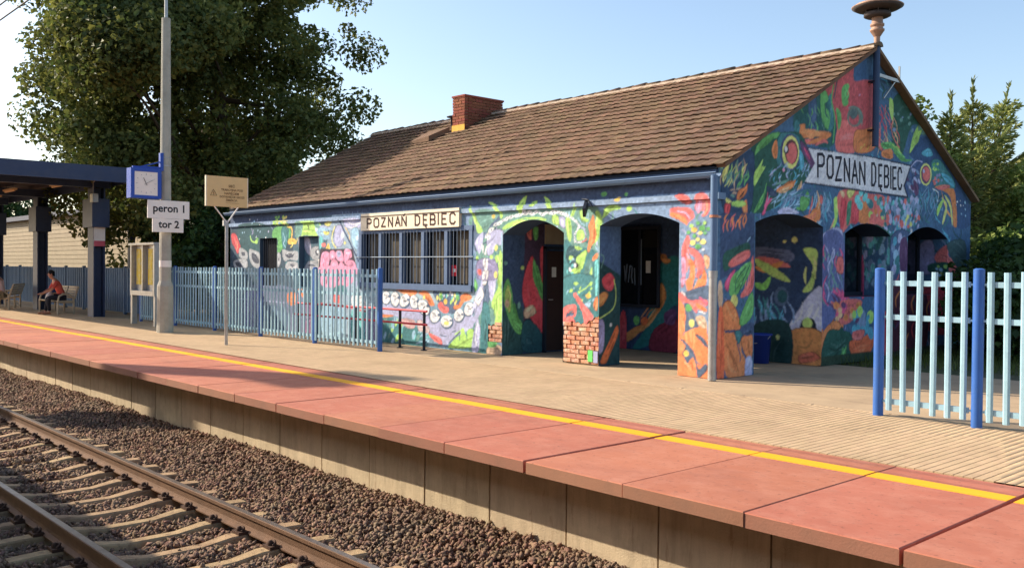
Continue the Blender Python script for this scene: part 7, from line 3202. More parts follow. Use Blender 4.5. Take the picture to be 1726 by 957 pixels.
for (u0, u1), z1 in ((W1, 2.41),):
    gl = MB(); gl.box(GX + u0, GX + u1, FY + .13, FY + .15, 1.15, z1); wo = gl.build('window', M['darkroom'], B, LB)
    for k in range(1, 9):
        b = MB(); x = GX + u0 + (u1 - u0) * k / 9; b.tube([(x, FY + .06, 1.15), (x, FY + .06, z1)], .008, 6); b.build('window_bar', M['dkmetal'], wo)
wb = Painted(); wb.patch(*W2, 1.15, 2.42, front(FY + .15), 'F'); wb.build('boarded_window', B, LB)
# porch: door in its side wall, barred window in its back wall
d = MB(); d.box(-13.25, -13.2, 13.02, 13.95, .03, 2.02); do = d.build('porch_door', M['door'], B, LB)
d = MB(); d.box(-13.2, -13.195, 13.18, 13.3, 1.5, 1.7); d.build('notice', M['paper'], do)
d = MB(); d.box(-13.25, -13.17, 12.98, 13.02, 0, 2.1); d.box(-13.25, -13.17, 12.98, 13.99, 2.06, 2.11); d.build('door_frame', M['dkmetal'], do)
d = MB(); d.tube([(-13.19, 13.09, 1.05), (-13.15, 13.09, 1.05), (-13.15, 13.17, 1.05)], .011, 6); d.build('door_handle', M['zinc'], do)
d = MB(); d.box(-13.25, -13.22, 13.02, 13.95, 2.16, 2.55); d.build('transom_panel', M['siding'], B, LB)
d = MB(); d.box(-12.95, -11.95, 15.0, 15.045, .95, 2.5); po = d.build('porch_window', M['glass'], B, LB)
d = MB(); d.box(-13.0, -11.9, 14.95, 15.0, .89, .95); d.box(-13.0, -11.9, 14.96, 15.0, 2.5, 2.56); d.box(-13.0, -12.94, 14.96, 15.0, .95, 2.5); d.box(-11.96, -11.9, 14.96, 15.0, .95, 2.5); d.box(-12.46, -12.42, 14.97, 15.0, .95, 2.5); d.build('window_frame', M['dkmetal'], po)
gr = MB()
for pl in (((-12.85, 1.75), (-12.82, 1.4), (-12.78, 1.78)), ((-12.74, 1.4), (-12.7, 1.75), (-12.64, 1.72), (-12.66, 1.5), (-12.62, 1.38)), ((-12.58, 1.7), (-12.56, 1.35)), ((-12.4, 2.3), (-12.4, 1.35))):
    for a, b in zip(pl, pl[1:]): gr.bar((a[0], 14.996, a[1]), (b[0], 14.996, b[1]), .03, .004, (0, 1, 0))
gr.build('scrawl', M['bars'], po)
d = MB(); d.box(-12.27, -12.15, 14.99, 14.998, 1.6, 1.85); d.build('notice', M['paper'], po)

# bare brick where the plaster has fallen
def brickwork(u0, u1, z0, zmax, depth, seed, bl=.21, bh=.068, j=.012, tone='brick', paintcell=None):
    rd = random.Random(seed)
    m = MB(); m.box(GX + u0, GX + u1, FY + depth + .018, FY + depth + .05, z0 - .02, max(zmax(u0), zmax(u1), zmax((u0+u1)/2)) + .05); m.build('mortar_bed', M['mortar'], B, LB)
    z = z0; r = 0
    while z < .95:
        u = u0 - (bl / 2 if r % 2 else 0) - rd.uniform(0, .03)
        while u < u1:
            a, b = max(u, u0), min(u + bl * .95, u1)
            if b - a > .04 and z + bh * .6 < zmax((a + b) / 2) + .05:
                o = link('brick', unit_brick(tone), B, LB + Vector((GX + (a + b) / 2, FY + depth + rd.choice((0, 0, .004, .012)) + rd.uniform(-.012, .008), z + bh / 2)))
                o.scale = (b - a - j * .2, .05, bh); o.rotation_euler = (rd.uniform(-.05, .05), rd.uniform(-.02, .02), rd.uniform(-.04, .04))
            u += bl * rd.uniform(.85, 1.1) + j
        z += bh + j; r += 1
UB = {}
def unit_brick(tone):
    if tone not in UB:
        m = MB(); b = .06
        m.add([(-.5, .5, -.5), (.5, .5, -.5), (.5, .5, .5), (-.5, .5, .5), (-.5, -.38, -.5), (.5, -.38, -.5), (.5, -.38, .5), (-.5, -.38, .5), (-.5+b*.5, -.5, -.5+b*1.6), (.5-b*.5, -.5, -.5+b), (.5-b*.7, -.5, .5-b*1.6), (-.5+b*.4, -.5, .5-b)],
              [(0,1,2,3),(0,4,5,1),(1,5,6,2),(2,6,7,3),(3,7,4,0),(4,8,9,5),(5,9,10,6),(6,10,11,7),(7,11,8,4),(8,11,10,9)])
        UB[tone] = m.mesh('brick', M[tone])
    return UB[tone]
brickwork(A1[1] + .005, A2[0] - .005, .02, edge2, .03, 3)
brickwork(-5.31, A1[0] - .005, .24, lambda u: .57, .03, 5)
pt = MB(); pt.box(GX - 2.66, GX - 2.55, FY - .004, FY + .004, .06, .26); pt.build('green_paint_patch', mat('green paint', (110, 214, 110), .7), B, LB)
pt = MB(); pt.box(GX - 2.53, GX - 2.43, FY - .004, FY + .004, .05, .25); pt.build('lilac_paint_patch', mat('lilac paint', (170, 172, 206), .7), B, LB)

# ---- roof
ang = math.atan(SLOPE); EY, EZ = 11.8, 3.3 + (11.8 - FY) * SLOPE; RIDY = 16.67; RIDZ = 3.3 + HALF * SLOPE; SL = (RIDY - EY) / math.cos(ang)
rx0, rx1 = -24.75, -8.16
r = MB()
for sgn in (1, -1):
    def Q(x, t, h): return (x, RIDY - sgn * (RIDY - (EY + t * math.cos(ang) - h * math.sin(ang))), EZ + t * math.sin(ang) + h * math.cos(ang))
    V = [Q(rx0 + .03, .02, -.06), Q(GX - .01, .02, -.06), Q(GX - .01, SL - .02, -.06), Q(rx0 + .03, SL - .02, -.06), Q(rx0 + .03, .02, -.012), Q(GX - .01, .02, -.012), Q(GX - .01, SL - .02, -.012), Q(rx0 + .03, SL - .02, -.012)]
    r.add(V, [(0,3,2,1),(4,5,6,7),(0,1,5,4),(1,2,6,5),(2,3,7,6),(3,0,4,7)])
roof = r.build('roof', M['dkmetal'], B, LB)
TWd, ROWS = .2, 20; EXP = SL / ROWS
tm = MB(); ncol = 6; V = []
for kx in range(ncol + 1):
    x = -TWd/2 - .008 + (TWd + .016) * kx / ncol; h = .007 * math.sin(2 * math.pi * kx / ncol + .6)
    V += [(x, -.03, .052 + h), (x, EXP + .03, .012 + h), (x, -.03, .036 + h)]
tm.add(V, [(3*k, 3*k+3, 3*k+4, 3*k+1) for k in range(ncol)] + [(3*k+2, 3*k+5, 3*k+3, 3*k) for k in range(ncol)])
tile_me = tm.mesh('roof_tile', M['tile'])
tb = np.array([v.co[:] for v in tile_me.vertices]); tf = np.array([list(p.vertices) for p in tile_me.polygons])
cols = int((rx1 - rx0) / TWd)
cells = [(i, j) for i in range(cols) for j in range(ROWS)]
near = set(sorted(cells, key=lambda c: -c[0] * 100 + abs(c[1] - 9) * .01)[:300])
ca, sa = math.cos(ang), math.sin(ang)
farV = []
for i, j in cells:
    x = rx1 - TWd * (cols - i - .5); t = j * EXP
    jx, jz, jr = random.gauss(0, .004), random.gauss(0, .0022), random.gauss(0, .006)
    sag = -.025 * math.sin(math.pi * (x - rx0) / 8.3) ** 2 * math.sin(math.pi * t / SL)
    if (i, j) in near:
        o = link('roof_tile', tile_me, roof, (x + jx, EY + t * ca - (jz + sag) * sa, EZ + t * sa + (jz + sag) * ca)); o.rotation_euler = (ang + jr, random.gauss(0, .01), random.gauss(0, .012))
    else:
        b = tb.copy(); zr = random.gauss(0, .012); b[:, 2] += jz + sag + b[:, 0] * zr + b[:, 1] * jr; b[:, 0] += b[:, 1] * random.gauss(0, .015)
        farV.append(np.stack((b[:, 0] + x + jx, EY + (t + b[:, 1]) * ca - b[:, 2] * sa, EZ + (t + b[:, 1]) * sa + b[:, 2] * ca), -1))
farV = np.stack(farV); nt_ = len(tb)
FF = tf[None] + (np.arange(len(farV)) * nt_)[:, None, None]
tag(link('far_roof_tiles', fast_mesh('far_roof_tiles', farV.reshape(-1, 3), FF.reshape(-1, 4), M['tile']), roof), kind='stuff')
bv = []
for i, j in cells:
    b = tb.copy(); x = rx0 + TWd * (i + .5); t = j * EXP
    yv = EY + (t + b[:, 1]) * ca - b[:, 2] * sa
    bv.append(np.stack((b[:, 0] + x, 2 * RIDY - yv, EZ + (t + b[:, 1]) * sa + b[:, 2] * ca), -1))
bv = np.stack(bv); FF = tf[None] + (np.arange(len(bv)) * nt_)[:, None, None]
tag(link('rear_roof_tiles', fast_mesh('rear_roof_tiles', bv.reshape(-1, 3), FF.reshape(-1, 4), M['tile']), roof), kind='stuff')
rm = MB(); V = []
for kx, rad in ((-.21, .085), (.2, .065)):
    for k in range(9):
        t = math.pi * (k / 8) ; V.append((kx, -math.cos(t) * rad * 1.25, math.sin(t) * rad))
rm.add(V, [(k, k+1, 9+k+1, 9+k) for k in range(8)] + [tuple(range(8, -1, -1))], True); ridge_me = rm.mesh('ridge_tile', M['tile'])
x = rx0 + .2
while x < rx1:
    o = link('ridge_tile', ridge_me, roof, (x, RIDY + random.gauss(0, .008), RIDZ + .0 + random.gauss(0, .006))); o.rotation_euler = (0, random.gauss(0, .02), math.pi + random.gauss(0, .02)); x += .395
rmn = MB()
for sgn in (-1, 1): rmn.box(rx0 + .05, rx1 - .05, RIDY + sgn * .115 - .025, RIDY + sgn * .115 + .025, RIDZ - .09, RIDZ + .0)
rmn.build('ridge_mortar', M['ridge'], roof)
vg = MB()
for sgn in (1, -1):
    def Q(x, t, h): return (x, RIDY - sgn * (RIDY - (EY + t * ca - h * sa)), EZ + t * sa + h * ca)
    vg.add([Q(x, t, h) for h in (-.05, .012) for x, t in ((GX + .003, .05), (rx1 - .03, .05), (rx1 - .03, SL - .02), (GX + .003, SL - .02))], [(0,3,2,1),(4,5,6,7),(0,1,5,4),(1,2,6,5),(2,3,7,6),(3,0,4,7)])
vg.build('verge_strip', M['tile'], roof)
# gutter, brackets, downpipe
gt = MB(); V = []; n_ = 9
for x in (rx0 - .05, GX + .1):
    for rad in (.075, .066):
        for k in range(n_):
            t = math.pi + math.pi * k / (n_ - 1); V.append((x, 11.765 + rad * math.cos(t), 3.14 + rad * math.sin(t)))
F = [(k, k+1, 2*n_+k+1, 2*n_+k) for k in range(n_-1)] + [(n_+k, 3*n_+k, 3*n_+k+1, n_+k+1) for k in range(n_-1)] + [(0, 2*n_, 3*n_, n_), (n_-1, 2*n_-1, 4*n_-1, 3*n_-1)]
gt.add(V, F, True); gt.tube([(rx0 - .05, 11.69, 3.14), (GX + .1, 11.69, 3.14)], .011, 6); gut = gt.build('gutter', M['gutter'], B, LB)
for i in range(20):
    b = MB(); x = -24.4 + .84 * i; b.bar((x, 11.765, 3.055), (x, 11.88, 3.09), .03, .006); b.build('gutter_bracket', M['gutter'], gut)
fb = MB(); fb.box(rx0, GX - .01, 11.845, FY - .002, 3.08, 3.2); fb.build('eaves_board', M['navy'], B, LB)
dp = MB(); dp.tube([(GX + .05, 11.73, 3.1), (GX + .05, 11.73, 2.4), (GX + .05, 11.73, 1.62)], .055, 12); pipe = dp.build('downpipe', M['gutter'], B, LB)
dp = MB(); dp.tube([(GX + .05, 11.73, 1.66), (GX + .05, 11.73, .0)], .062, 12); dp.tube([(GX + .05, 11.73, 1.66), (GX + .05, 11.73, 1.56)], .07, 12); dp.tube([(GX + .05, 11.73, .62), (GX + .05, 11.73, .6)], .069, 12); dp.build('steel_pipe_foot', M['zinc'], pipe)
dp = MB(); dp.tube([(GX + .05, 11.73, 2.5), (GX + .05, 11.73, 2.46)], .066, 12); dp.bar((GX + .05, 11.73, 2.48), (GX + .05, 11.9, 2.48), .03); dp.build('pipe_clamp', M['brick'], pipe)
# gable end cornice stub and bracket by the corner
cb = MB(); cb.box(GX - .1, GX + .06, FY - .06, FY + .12, 2.75, 2.85); cb.build('cornice_return', M['gutter'], B, LB)
# flood light on the front wall
fl = MB(); fl.bar((-11.02, 11.84, 2.80), (-10.82, 11.56, 2.62), .05, .16); fl.build('flood_light', M['dkmetal'], B, LB)
f2 = MB(); f2.tube([(-11.0, 11.88, 2.84), (-10.9, 11.6, 2.86), (-10.72, 11.55, 2.84), (-10.66, 11.6, 2.72)], .012, 6); f2.build('flood_light_bracket', M['dkmetal'], B, LB)
# chimney laid brick by brick
CX0, CX1, CY0, CY1, CZ0, CZ1 = -19.43, -18.92, 15.6, 16.95, 5.15, 6.2
ch = MB(); ch.box(CX0 + .03, CX1 - .03, CY0 + .03, CY1 - .03, CZ0, CZ1 - .01); chim = ch.build('chimney', M['mortar'], B, LB)
bs = MB(); bs.bevbox(-.5, .5, -.5, .5, -.5, .5, .04); cb_me = bs.mesh('brick', M['chimbrick'])
z = CZ0; rrow = 0
while z < CZ1 - .03:
    runs = [((CX0, CX1), 'f'), ((CY0 + .12, CY1 - .12), 'r'), ((CX0, CX1), 'b'), ((CY0 + .12, CY1 - .12), 'l')]
    for (a, b), side in runs:
        bl = .25; u = a - (.125 if rrow % 2 else 0)
        while u < b - .02:
            s0, s1 = max(u, a), min(u + bl, b)
            if s1 - s0 > .05:
                m_ = (s0 + s1) / 2
                P = {'f': (m_, CY0 + .06, z + .034), 'b': (m_, CY1 - .06, z + .034), 'r': (CX1 - .06, m_, z + .034), 'l': (CX0 + .06, m_, z + .034)}[side]
                o = link('brick', cb_me, chim, (P[0] + random.gauss(0, .003), P[1] + random.gauss(0, .003), P[2]))
                o.scale = (s1 - s0 - .012, .12, .065) if side in 'fb' else (.12, s1 - s0 - .012, .065)
            u += bl
    z += .077; rrow += 1
cp = MB(); cp.box(CX0 - .02, CX1 + .02, CY0 - .02, CY1 + .02, CZ1 - .012, CZ1 + .03); cp.build('chimney_cap', M['chimbrick'], chim)
fl = MB(); fl.box(CX0 - .012, CX1 + .008, CY0 - .014, CY0 - .002, CZ0, CZ0 + .3); fl.build('chimney_foot', M['flash'], chim)
vt = MB(); vt.lathe([(.05, 0), (.05, .3), (.16, .3), (.16, .33), (0, .36)], (-19.8, 15.9, 5.45), 12); vt.build('roof_vent', M['dkmetal'], roof)
hb = MB(); hb.add([(-20.6, 15.05, 5.08), (-19.75, 15.05, 5.16), (-19.55, 15.6, 5.44), (-20.5, 15.6, 5.4), (-20.6, 15.05, 5.02), (-19.75, 15.05, 5.02), (-19.55, 15.6, 5.3), (-20.5, 15.6, 5.3)], [(0,1,2,3),(0,4,5,1),(1,5,6,2),(2,6,7,3),(3,7,4,0)]); hb.build('roof_hatch', M['tile'], roof)

# ---- siren mast on the gable
S = empty('siren', (GX + .13, 16.67, 3.9)); tag(S, 'mushroom shaped warning siren on a mast at the gable peak', 'siren')
LS = local(S); SX, SY = GX + .13, 16.67
m = MB(); m.tube([(SX, SY, 4.0), (SX, SY, 5.85)], .06, 10); m.build('mast', M['navy'], S, LS)
m = MB(); m.tube([(SX, SY, 5.85), (SX, SY, 6.06)], .055, 12); m.lathe([(.055, 0), (.12, .1), (.13, .11), (.13, .14), (.105, .15), (.105, .19), (.125, .2), (.125, .24), (.1, .25), (.1, .36)], (SX, SY, 6.02), 18); m.build('motor_housing', M['siren'], S, LS)
m = MB(); m.lathe([(.02, .36), (.2, .36), (.24, .38), (.24, .44), (.2, .46), (.02, .46)], (SX, SY, 6.02), 24); m.build('rotor_guard', M['sirendark'], S, LS)
for kk in range(6):
    a = kk * math.pi / 3; b = MB(); b.bar((SX + .22*math.cos(a), SY + .22*math.sin(a), 6.44), (SX + .25*math.cos(a), SY + .25*math.sin(a), 6.56), .02); b.build('guard_stay', M['sirendark'], S, LS)
m = MB(); m.lathe([(.44, .545), (.46, .56), (.38, .61), (.2, .67), (.14, .68), (.0, .69)], (SX, SY, 6.02), 32); hood = m.build('hood', M['siren'], S, LS)
m = MB(); m.lathe([(.02, .47), (.2, .48), (.38, .505), (.452, .545), (.44, .552)], (SX, SY, 6.02), 32); m.build('hood_underside', M['sirendark'], hood)
for z in (4.3, 5.2):
    m = MB(); m.bar((GX, SY - .05, z), (SX, SY - .05, z), .03); m.bar((GX, SY + .05, z), (SX, SY + .05, z), .03); m.build('mast_clamp', M['dkmetal'], S, LS)
m = MB(); m.bar((SX, SY + .05, 5.33), (SX, SY + .95, 5.33), .045, .06); m.bar((SX, SY + .93, 5.3), (SX, SY + .93, 5.62), .03); m.bar((SX, SY + .3, 4.93), (SX, SY + .75, 5.3), .02); m.build('side_arm', M['zinc'], S, LS)
# ------------------------------------------------------------------ text helper
def text_obj(name, body, size, origin, right, up, material, parent, align='CENTER', bold=0.0):
    cu = bpy.data.curves.new(name, 'FONT'); cu.body = body; cu.size = size; cu.align_x = align; cu.align_y = 'CENTER'; cu.offset = bold; cu.resolution_u = 3
    tmp = bpy.data.objects.new(name + '_tmp', cu); COL.objects.link(tmp)
    bpy.context.view_layer.update()
    me = bpy.data.meshes.new_from_object(tmp.evaluated_get(bpy.context.evaluated_depsgraph_get()))
    bpy.data.objects.remove(tmp); bpy.data.curves.remove(cu)
    r_, u_ = Vector(right), Vector(up); n_ = r_.cross(u_)
    mx = Matrix(((r_.x, u_.x, n_.x, origin[0]), (r_.y, u_.y, n_.y, origin[1]), (r_.z, u_.z, n_.z, origin[2]), (0, 0, 0, 1)))
    me.transform(mx); me.materials.clear(); me.materials.append(material)
    return link(name, me, parent)
PY, PZ = (0, 1, 0), (0, 0, 1)      # signs that face +X read along +Y

# ------------------------------------------------------------------ palisade fences
pale = MB()
V = []
for z, w in ((.07, .036), (1.0, .036), (1.63, .036)):
    V += [(-w, .008, z), (-w*.45, -.012, z), (w*.45, -.012, z), (w, .008, z), (w*.5, .0, z), (-w*.5, .0, z)]
F = []
for i in range(2):
    for k in range(6): F.append((i*6+k, i*6+(k+1) % 6, (i+1)*6+(k+1) % 6, (i+1)*6+k))
F += [tuple(range(5, -1, -1)), tuple(range(12, 18))]
pale.add(V, F); pale_me = pale.mesh('pale', M['fencepale'])
def palisade(name, label, xs, Y, ztop, group=None, post_r=.05, post_top=1.64):
    f = empty(name, ((xs[0] + xs[-1]) / 2, Y, 0)); tag(f, label, 'fence', group); L0 = local(f)
    for x in xs:
        p = MB(); p.tube([(x, Y, -.02), (x, Y, post_top)], post_r, 12); p.tube([(x, Y, post_top), (x, Y, post_top + .012)], [post_r, post_r * .6], 12); p.build('post', M['fencepost'], f, L0)
    for x0, x1 in zip(xs, xs[1:]):
        for z in (1.50, 1.12, .17):
            r = MB(); z *= ztop / 1.63; r.box(x0 + post_r + .03, x1 - post_r - .03, Y - .018, Y + .018, z - .03, z + .03)
            r.box(x0 + post_r - .01, x0 + post_r + .03, Y - .006, Y + .006, z - .012, z + .012); r.box(x1 - post_r - .03, x1 - post_r + .01, Y - .006, Y + .006, z - .012, z + .012); r.build('rail', M['fencepale'], f, L0)
        n_ = max(2, round((x1 - x0 - .1) / .158))
        for k in range(n_):
            x = x0 + (x1 - x0) * (k + .5) / n_ if x1 - x0 > 2 else x0 + .5 * ((x1 - x0) - (n_ - 1) * .165) + k * .165
            o = link('pale', pale_me, f, L0 + Vector((x + random.gauss(0, .003), Y - .032, random.gauss(0, .004)))); o.scale = (1, 1, ztop / 1.63); o.rotation_euler = (random.gauss(0, .004), random.gauss(0, .006), 0)
    return f
palisade('palisade_fence', 'long pale blue palisade fence in front of the mural left of the arches', [-15.31 - 2.48 * i for i in range(0, 6)][::-1], 10.5, 1.62)
palisade('palisade_fence', 'pale blue palisade fence with bright blue posts at the right edge of the platform', [-5.07 + 1.1 * i for i in range(0, 5)], 10.45, 1.67, post_r=.058, post_top=1.70)

# ------------------------------------------------------------------ hand rail along the wall
h = empty('hand_rail', (-17.4, 11.35, 0)); tag(h, 'low red double hand rail on dark posts along the mural wall', 'hand rail'); L0 = local(h)
for i in range(7):
    x = -14.99 - .83 * i; p = MB(); p.tube([(x, 11.35, 0), (x, 11.35, .78)], .03, 8); p.tube([(x, 11.35, 0), (x, 11.35, .012)], .07, 10); p.build('post', M['dkmetal'], h, L0)
for z in (.79, .52):
    p = MB(); p.tube([(-14.85, 11.31, z), (-20.1, 11.31, z)], .022, 8); p.build('rail', M['redpaint'], h, L0)

# ------------------------------------------------------------------ lamp pole with clock and platform signs
P = empty('concrete_pole', (-22.8, 9.23, 0)); tag(P, 'tall tapered concrete pole carrying the clock and platform signs', 'pole'); L0 = local(P)
m = MB(); m.tube([(-22.8, 9.23, 0), (-22.8, 9.23, 1.15), (-22.8, 9.23, 1.28), (-22.8, 9.23, 7.75)], [.2, .19, .145, .105], 12, smooth=False); m.build('shaft', M['polecon'], P, L0)
m = MB(); m.tube([(-22.8, 9.23, 7.7), (-22.8, 9.23, 9.6)], [.045, .035], 8); m.build('upper_pipe', M['zinc'], P, L0)
m = MB(); m.tube([(-22.8, 9.23, 1.62), (-22.8, 9.23, 1.78)], .148, 12); m.build('white_band', M['white'], P, L0)
for nm, y0, y1, z0, z1, body, size, dx in (('platform_sign', 8.71, 9.75, 2.81, 3.25, 'peron 1', .26, 0), ('track_sign', 8.83, 9.60, 2.475, 2.805, 'tor 2', .25, 0)):
    lab = {'peron 1': 'white platform sign reading peron 1 on the concrete pole', 'tor 2': 'small white track sign reading tor 2 below the platform sign'}[body]
    s = empty(nm, (-22.6, (y0 + y1) / 2, z0)); tag(s, lab, 'sign'); Ls = local(s)
    m = MB(); m.box(-22.62, -22.59, y0, y1, z0, z1); pl = m.build('panel', M['white'], s, Ls)
    text_obj('lettering', body, size, (-22.586, (y0 + y1) / 2 + .02, (z0 + z1) / 2 + .02), PY, PZ, M['black'], pl, bold=.006)
    for z in (z0 + .08, z1 - .08):
        m = MB(); m.box(-22.72, -22.62, 9.1, 9.36, z - .015, z + .015); m.build('mounting_strap', M['zinc'], s, Ls)
c = empty('platform_clock', (-22.7, 8.68, 3.3)); tag(c, 'square blue cased platform clock hanging beside the concrete pole', 'clock'); Lc = local(c)
m = MB(); m.box(-22.88, -22.62, 8.31, 9.05, 3.28, 4.0); m.build('case', M['clockblue'], c, Lc)
m = MB(); m.box(-22.62, -22.60, 8.31, 8.40, 3.28, 4.0); m.box(-22.62, -22.60, 8.96, 9.05, 3.28, 4.0); m.box(-22.62, -22.60, 8.40, 8.96, 3.28, 3.35); m.box(-22.62, -22.60, 8.40, 8.96, 3.92, 4.0); m.build('bezel', M['clockblue'], c, Lc)
m = MB(); m.box(-22.62, -22.612, 8.40, 8.96, 3.35, 3.92); face = m.build('dial', M['clockface'], c, Lc)
cy, cz = 8.68, 3.635
m = MB()
for k in range(12):
    a = math.pi / 6 * k; r0 = .2 if k % 3 == 0 else .22
    m.bar((-22.609, cy + r0 * math.sin(a), cz + r0 * math.cos(a)), (-22.609, cy + .245 * math.sin(a), cz + .245 * math.cos(a)), .004, .018, (1, 0, 0))
m.build('hour_marks', M['bars'], face)
for nm, a, l, w in (('hour_hand', math.radians(335), .15, .022), ('minute_hand', math.radians(61), .2, .016)):
    m = MB(); m.bar((-22.606, cy - .05 * math.sin(a), cz - .05 * math.cos(a)), (-22.606, cy + l * math.sin(a), cz + l * math.cos(a)), .004, w, (1, 0, 0)); m.build(nm, M['black'], face)
m = MB(); m.box(-22.8, -22.7, 9.06, 9.14, 3.98, 4.42); m.bar((-22.75, 9.08, 4.2), (-22.75, 8.45, 4.0), .03); m.bar((-22.75, 9.1, 4.05), (-22.75, 8.4, 4.03), .06, .05); m.build('bracket', M['clockblue'], c, Lc)
for z in (4.1, 4.3):
    m = MB(); m.tube([(-22.8, 9.23, z), (-22.8, 9.23, z + .03)], .135, 12); m.build('pole_strap', M['zinc'], c, Lc)

# ------------------------------------------------------------------ warning board on its post
w = empty('warning_board', (-18.47, 8.78, 0)); tag(w, 'pale ochre overhead line warning board on a thin post by the fence', 'sign'); L0 = local(w)
m = MB(); m.tube([(-18.47, 8.78, -.01), (-18.47, 8.78, 2.62)], .034, 10); m.build('post', M['zinc'], w, L0)
m = MB(); m.tube([(-18.45, 8.78, 2.56), (-18.45, 8.48, 2.92)], .013, 6); m.build('strut', M['white'], w, L0)
m = MB(); m.tube([(-18.45, 8.78, 2.56), (-18.45, 9.04, 2.92)], .013, 6); m.build('strut', M['white'], w, L0)
m = MB(); m.box(-18.5, -18.44, 8.7, 8.76, 2.5, 2.62); m.build('clamp', M['zinc'], w, L0)
m = MB(); m.box(-18.47, -18.435, 8.31, 9.23, 2.9, 3.53); pl = m.build('panel', M['boardtan'], w, L0)
for ya, yb in ((8.3, 8.325), (9.22, 9.24)): m = MB(); m.box(-18.475, -18.43, ya, yb, 2.9, 3.53); m.build('edge_strip', M['cream'], w, L0)
for i, (body, z, sz, yc) in enumerate((('SIEĆ', 3.33, .075, 8.87), ('TRAKCYJNA POD', 3.25, .062, 8.88), ('NAPIĘCIEM', 3.175, .065, 8.87), ('DOTKNIĘCIE GROZI', 3.105, .060, 8.88), ('ŚMIERCIĄ', 3.035, .058, 8.87))):
    text_obj('lettering', body, sz, (-18.431, yc, z), PY, PZ, M['printbrown'], pl, bold=.0012)
m = MB(); tri = [(8.4, 3.12), (8.54, 3.12), (8.47, 3.25)]
for a, b in zip(tri, tri[1:] + tri[:1]): m.bar((-18.431, a[0], a[1]), (-18.431, b[0], b[1]), .003, .014, (1, 0, 0))
m.bar((-18.430, 8.48, 3.21), (-18.430, 8.46, 3.17), .003, .012, (1, 0, 0)); m.bar((-18.430, 8.46, 3.17), (-18.430, 8.485, 3.165), .003, .012, (1, 0, 0)); m.bar((-18.430, 8.485, 3.165), (-18.430, 8.465, 3.13), .003, .012, (1, 0, 0)); m.bar((-18.431, 8.74, 2.985), (-18.431, 9.04, 2.975), .003, .008, (1, 0, 0))
m.build('warning_triangle', M['printbrown'], pl)

# ------------------------------------------------------------------ timetable case
t = empty('timetable_case', (-26.0, 9.95, 0)); tag(t, 'grey steel timetable case with yellow sheets behind glass beside the pole', 'notice board'); L0 = local(t)
x0, x1 = -26.85, -25.1
for x in (x0 + .05, x1 - .05):
    m = MB(); m.box(x - .06, x + .06, 9.88, 10.02, 0, .9); m.build('leg', M['zinc'], t, L0)
m = MB(); m.box(x0, x1, 9.99, 10.06, .82, 2.22); m.box(x0, x0 + .09, 9.86, 9.99, .82, 2.22); m.box(x1 - .09, x1, 9.86, 9.99, .82, 2.22); m.box(x0 + .09, x1 - .09, 9.86, 9.99, .82, .95); m.box(x0 - .04, x1 + .04, 9.82, 10.08, 2.22, 2.28); m.box((x0+x1)/2 - .035, (x0+x1)/2 + .035, 9.865, 9.99, .95, 2.22); m.build('case_frame', M['zinc'], t, L0)
for k in range(2):
    a = x0 + .15 + k * .85
    for j in range(2):
        m = MB(); m.box(a + j * .32, a + j * .32 + .29, 9.98, 9.986, 1.12, 2.12); m.build('timetable_sheet', M['poster'], t, L0)
# ------------------------------------------------------------------ blue bin in the porch
b = empty('waste_bin', (-9.35, 14.7, 0)); tag(b, 'blue plastic bin standing in the shaded porch', 'bin'); L0 = local(b)
m = MB(); m.lathe([(.0, .0), (.15, .0), (.19, .5), (.21, .5), (.21, .53), (.185, .53), (.15, .06), (0, .06)], (-9.35, 14.7, 0), 18); m.build('tub', M['bin'], b, L0)
m = MB(); m.tube([(-9.55, 14.7, .5), (-9.5, 14.66, .4), (-9.35, 14.5, .36), (-9.2, 14.62, .4), (-9.15, 14.7, .5)], .008, 6); m.build('handle', M['zinc'], b, L0)

# ------------------------------------------------------------------ platform canopy
cn = empty('platform_canopy', (-45, 10.2, 0)); tag(cn, 'dark blue steel platform canopy with box columns at the left', 'canopy'); L0 = local(cn)
m = MB(); m.box(-90, -28.4, 5.9, 10.75, 4.5, 4.55); m.build('roof_sheet', M['canopyunder'], cn, L0)
m = MB(); m.box(-28.45, -28.38, 5.85, 10.8, 4.12, 4.57); m.build('end_fascia', M['canopyblue'], cn, L0)
for yy in (5.85, 10.75):
    m = MB(); m.box(-90, -28.45, yy, yy + .06, 4.2, 4.57); m.build('side_fascia', M['canopyblue'], cn, L0)
for x in (-30.95, -36.9, -42.9, -48.9, -54.9):
    col = MB(); col.box(x - .27, x + .27, 10.12, 10.17, 0, 4.1); col.box(x - .27, x + .27, 10.43, 10.48, 0, 4.1); col.box(x - .03, x + .03, 10.17, 10.43, 0, 4.1); co_ = col.build('column', M['canopyblue'], cn, L0)
    m = MB(); m.box(x - .45, x + .45, 10.02, 10.55, 2.85, 3.75); m.build('column_box', M['canopyblue'], co_)
    m = MB(); m.box(x - .12, x + .12, 5.95, 10.7, 4.12, 4.38); m.build('cross_beam', M['canopyblue'], cn, L0)
for yy in (6.6, 7.8, 9.0, 10.0):
    m = MB(); m.box(-90, -28.5, yy - .05, yy + .05, 4.38, 4.5); m.build('purlin', M['canopyunder'], cn, L0)
m = MB(); m.box(-30.675, -30.665, 10.13, 10.47, 2.25, 2.85); po = m.build('column_notice', M['white'], cn, L0)
m = MB(); m.box(-30.664, -30.66, 10.13, 10.47, 2.25, 2.42); m.build('notice_red_band', mat('pale red band', (206, 96, 110), .7), po)
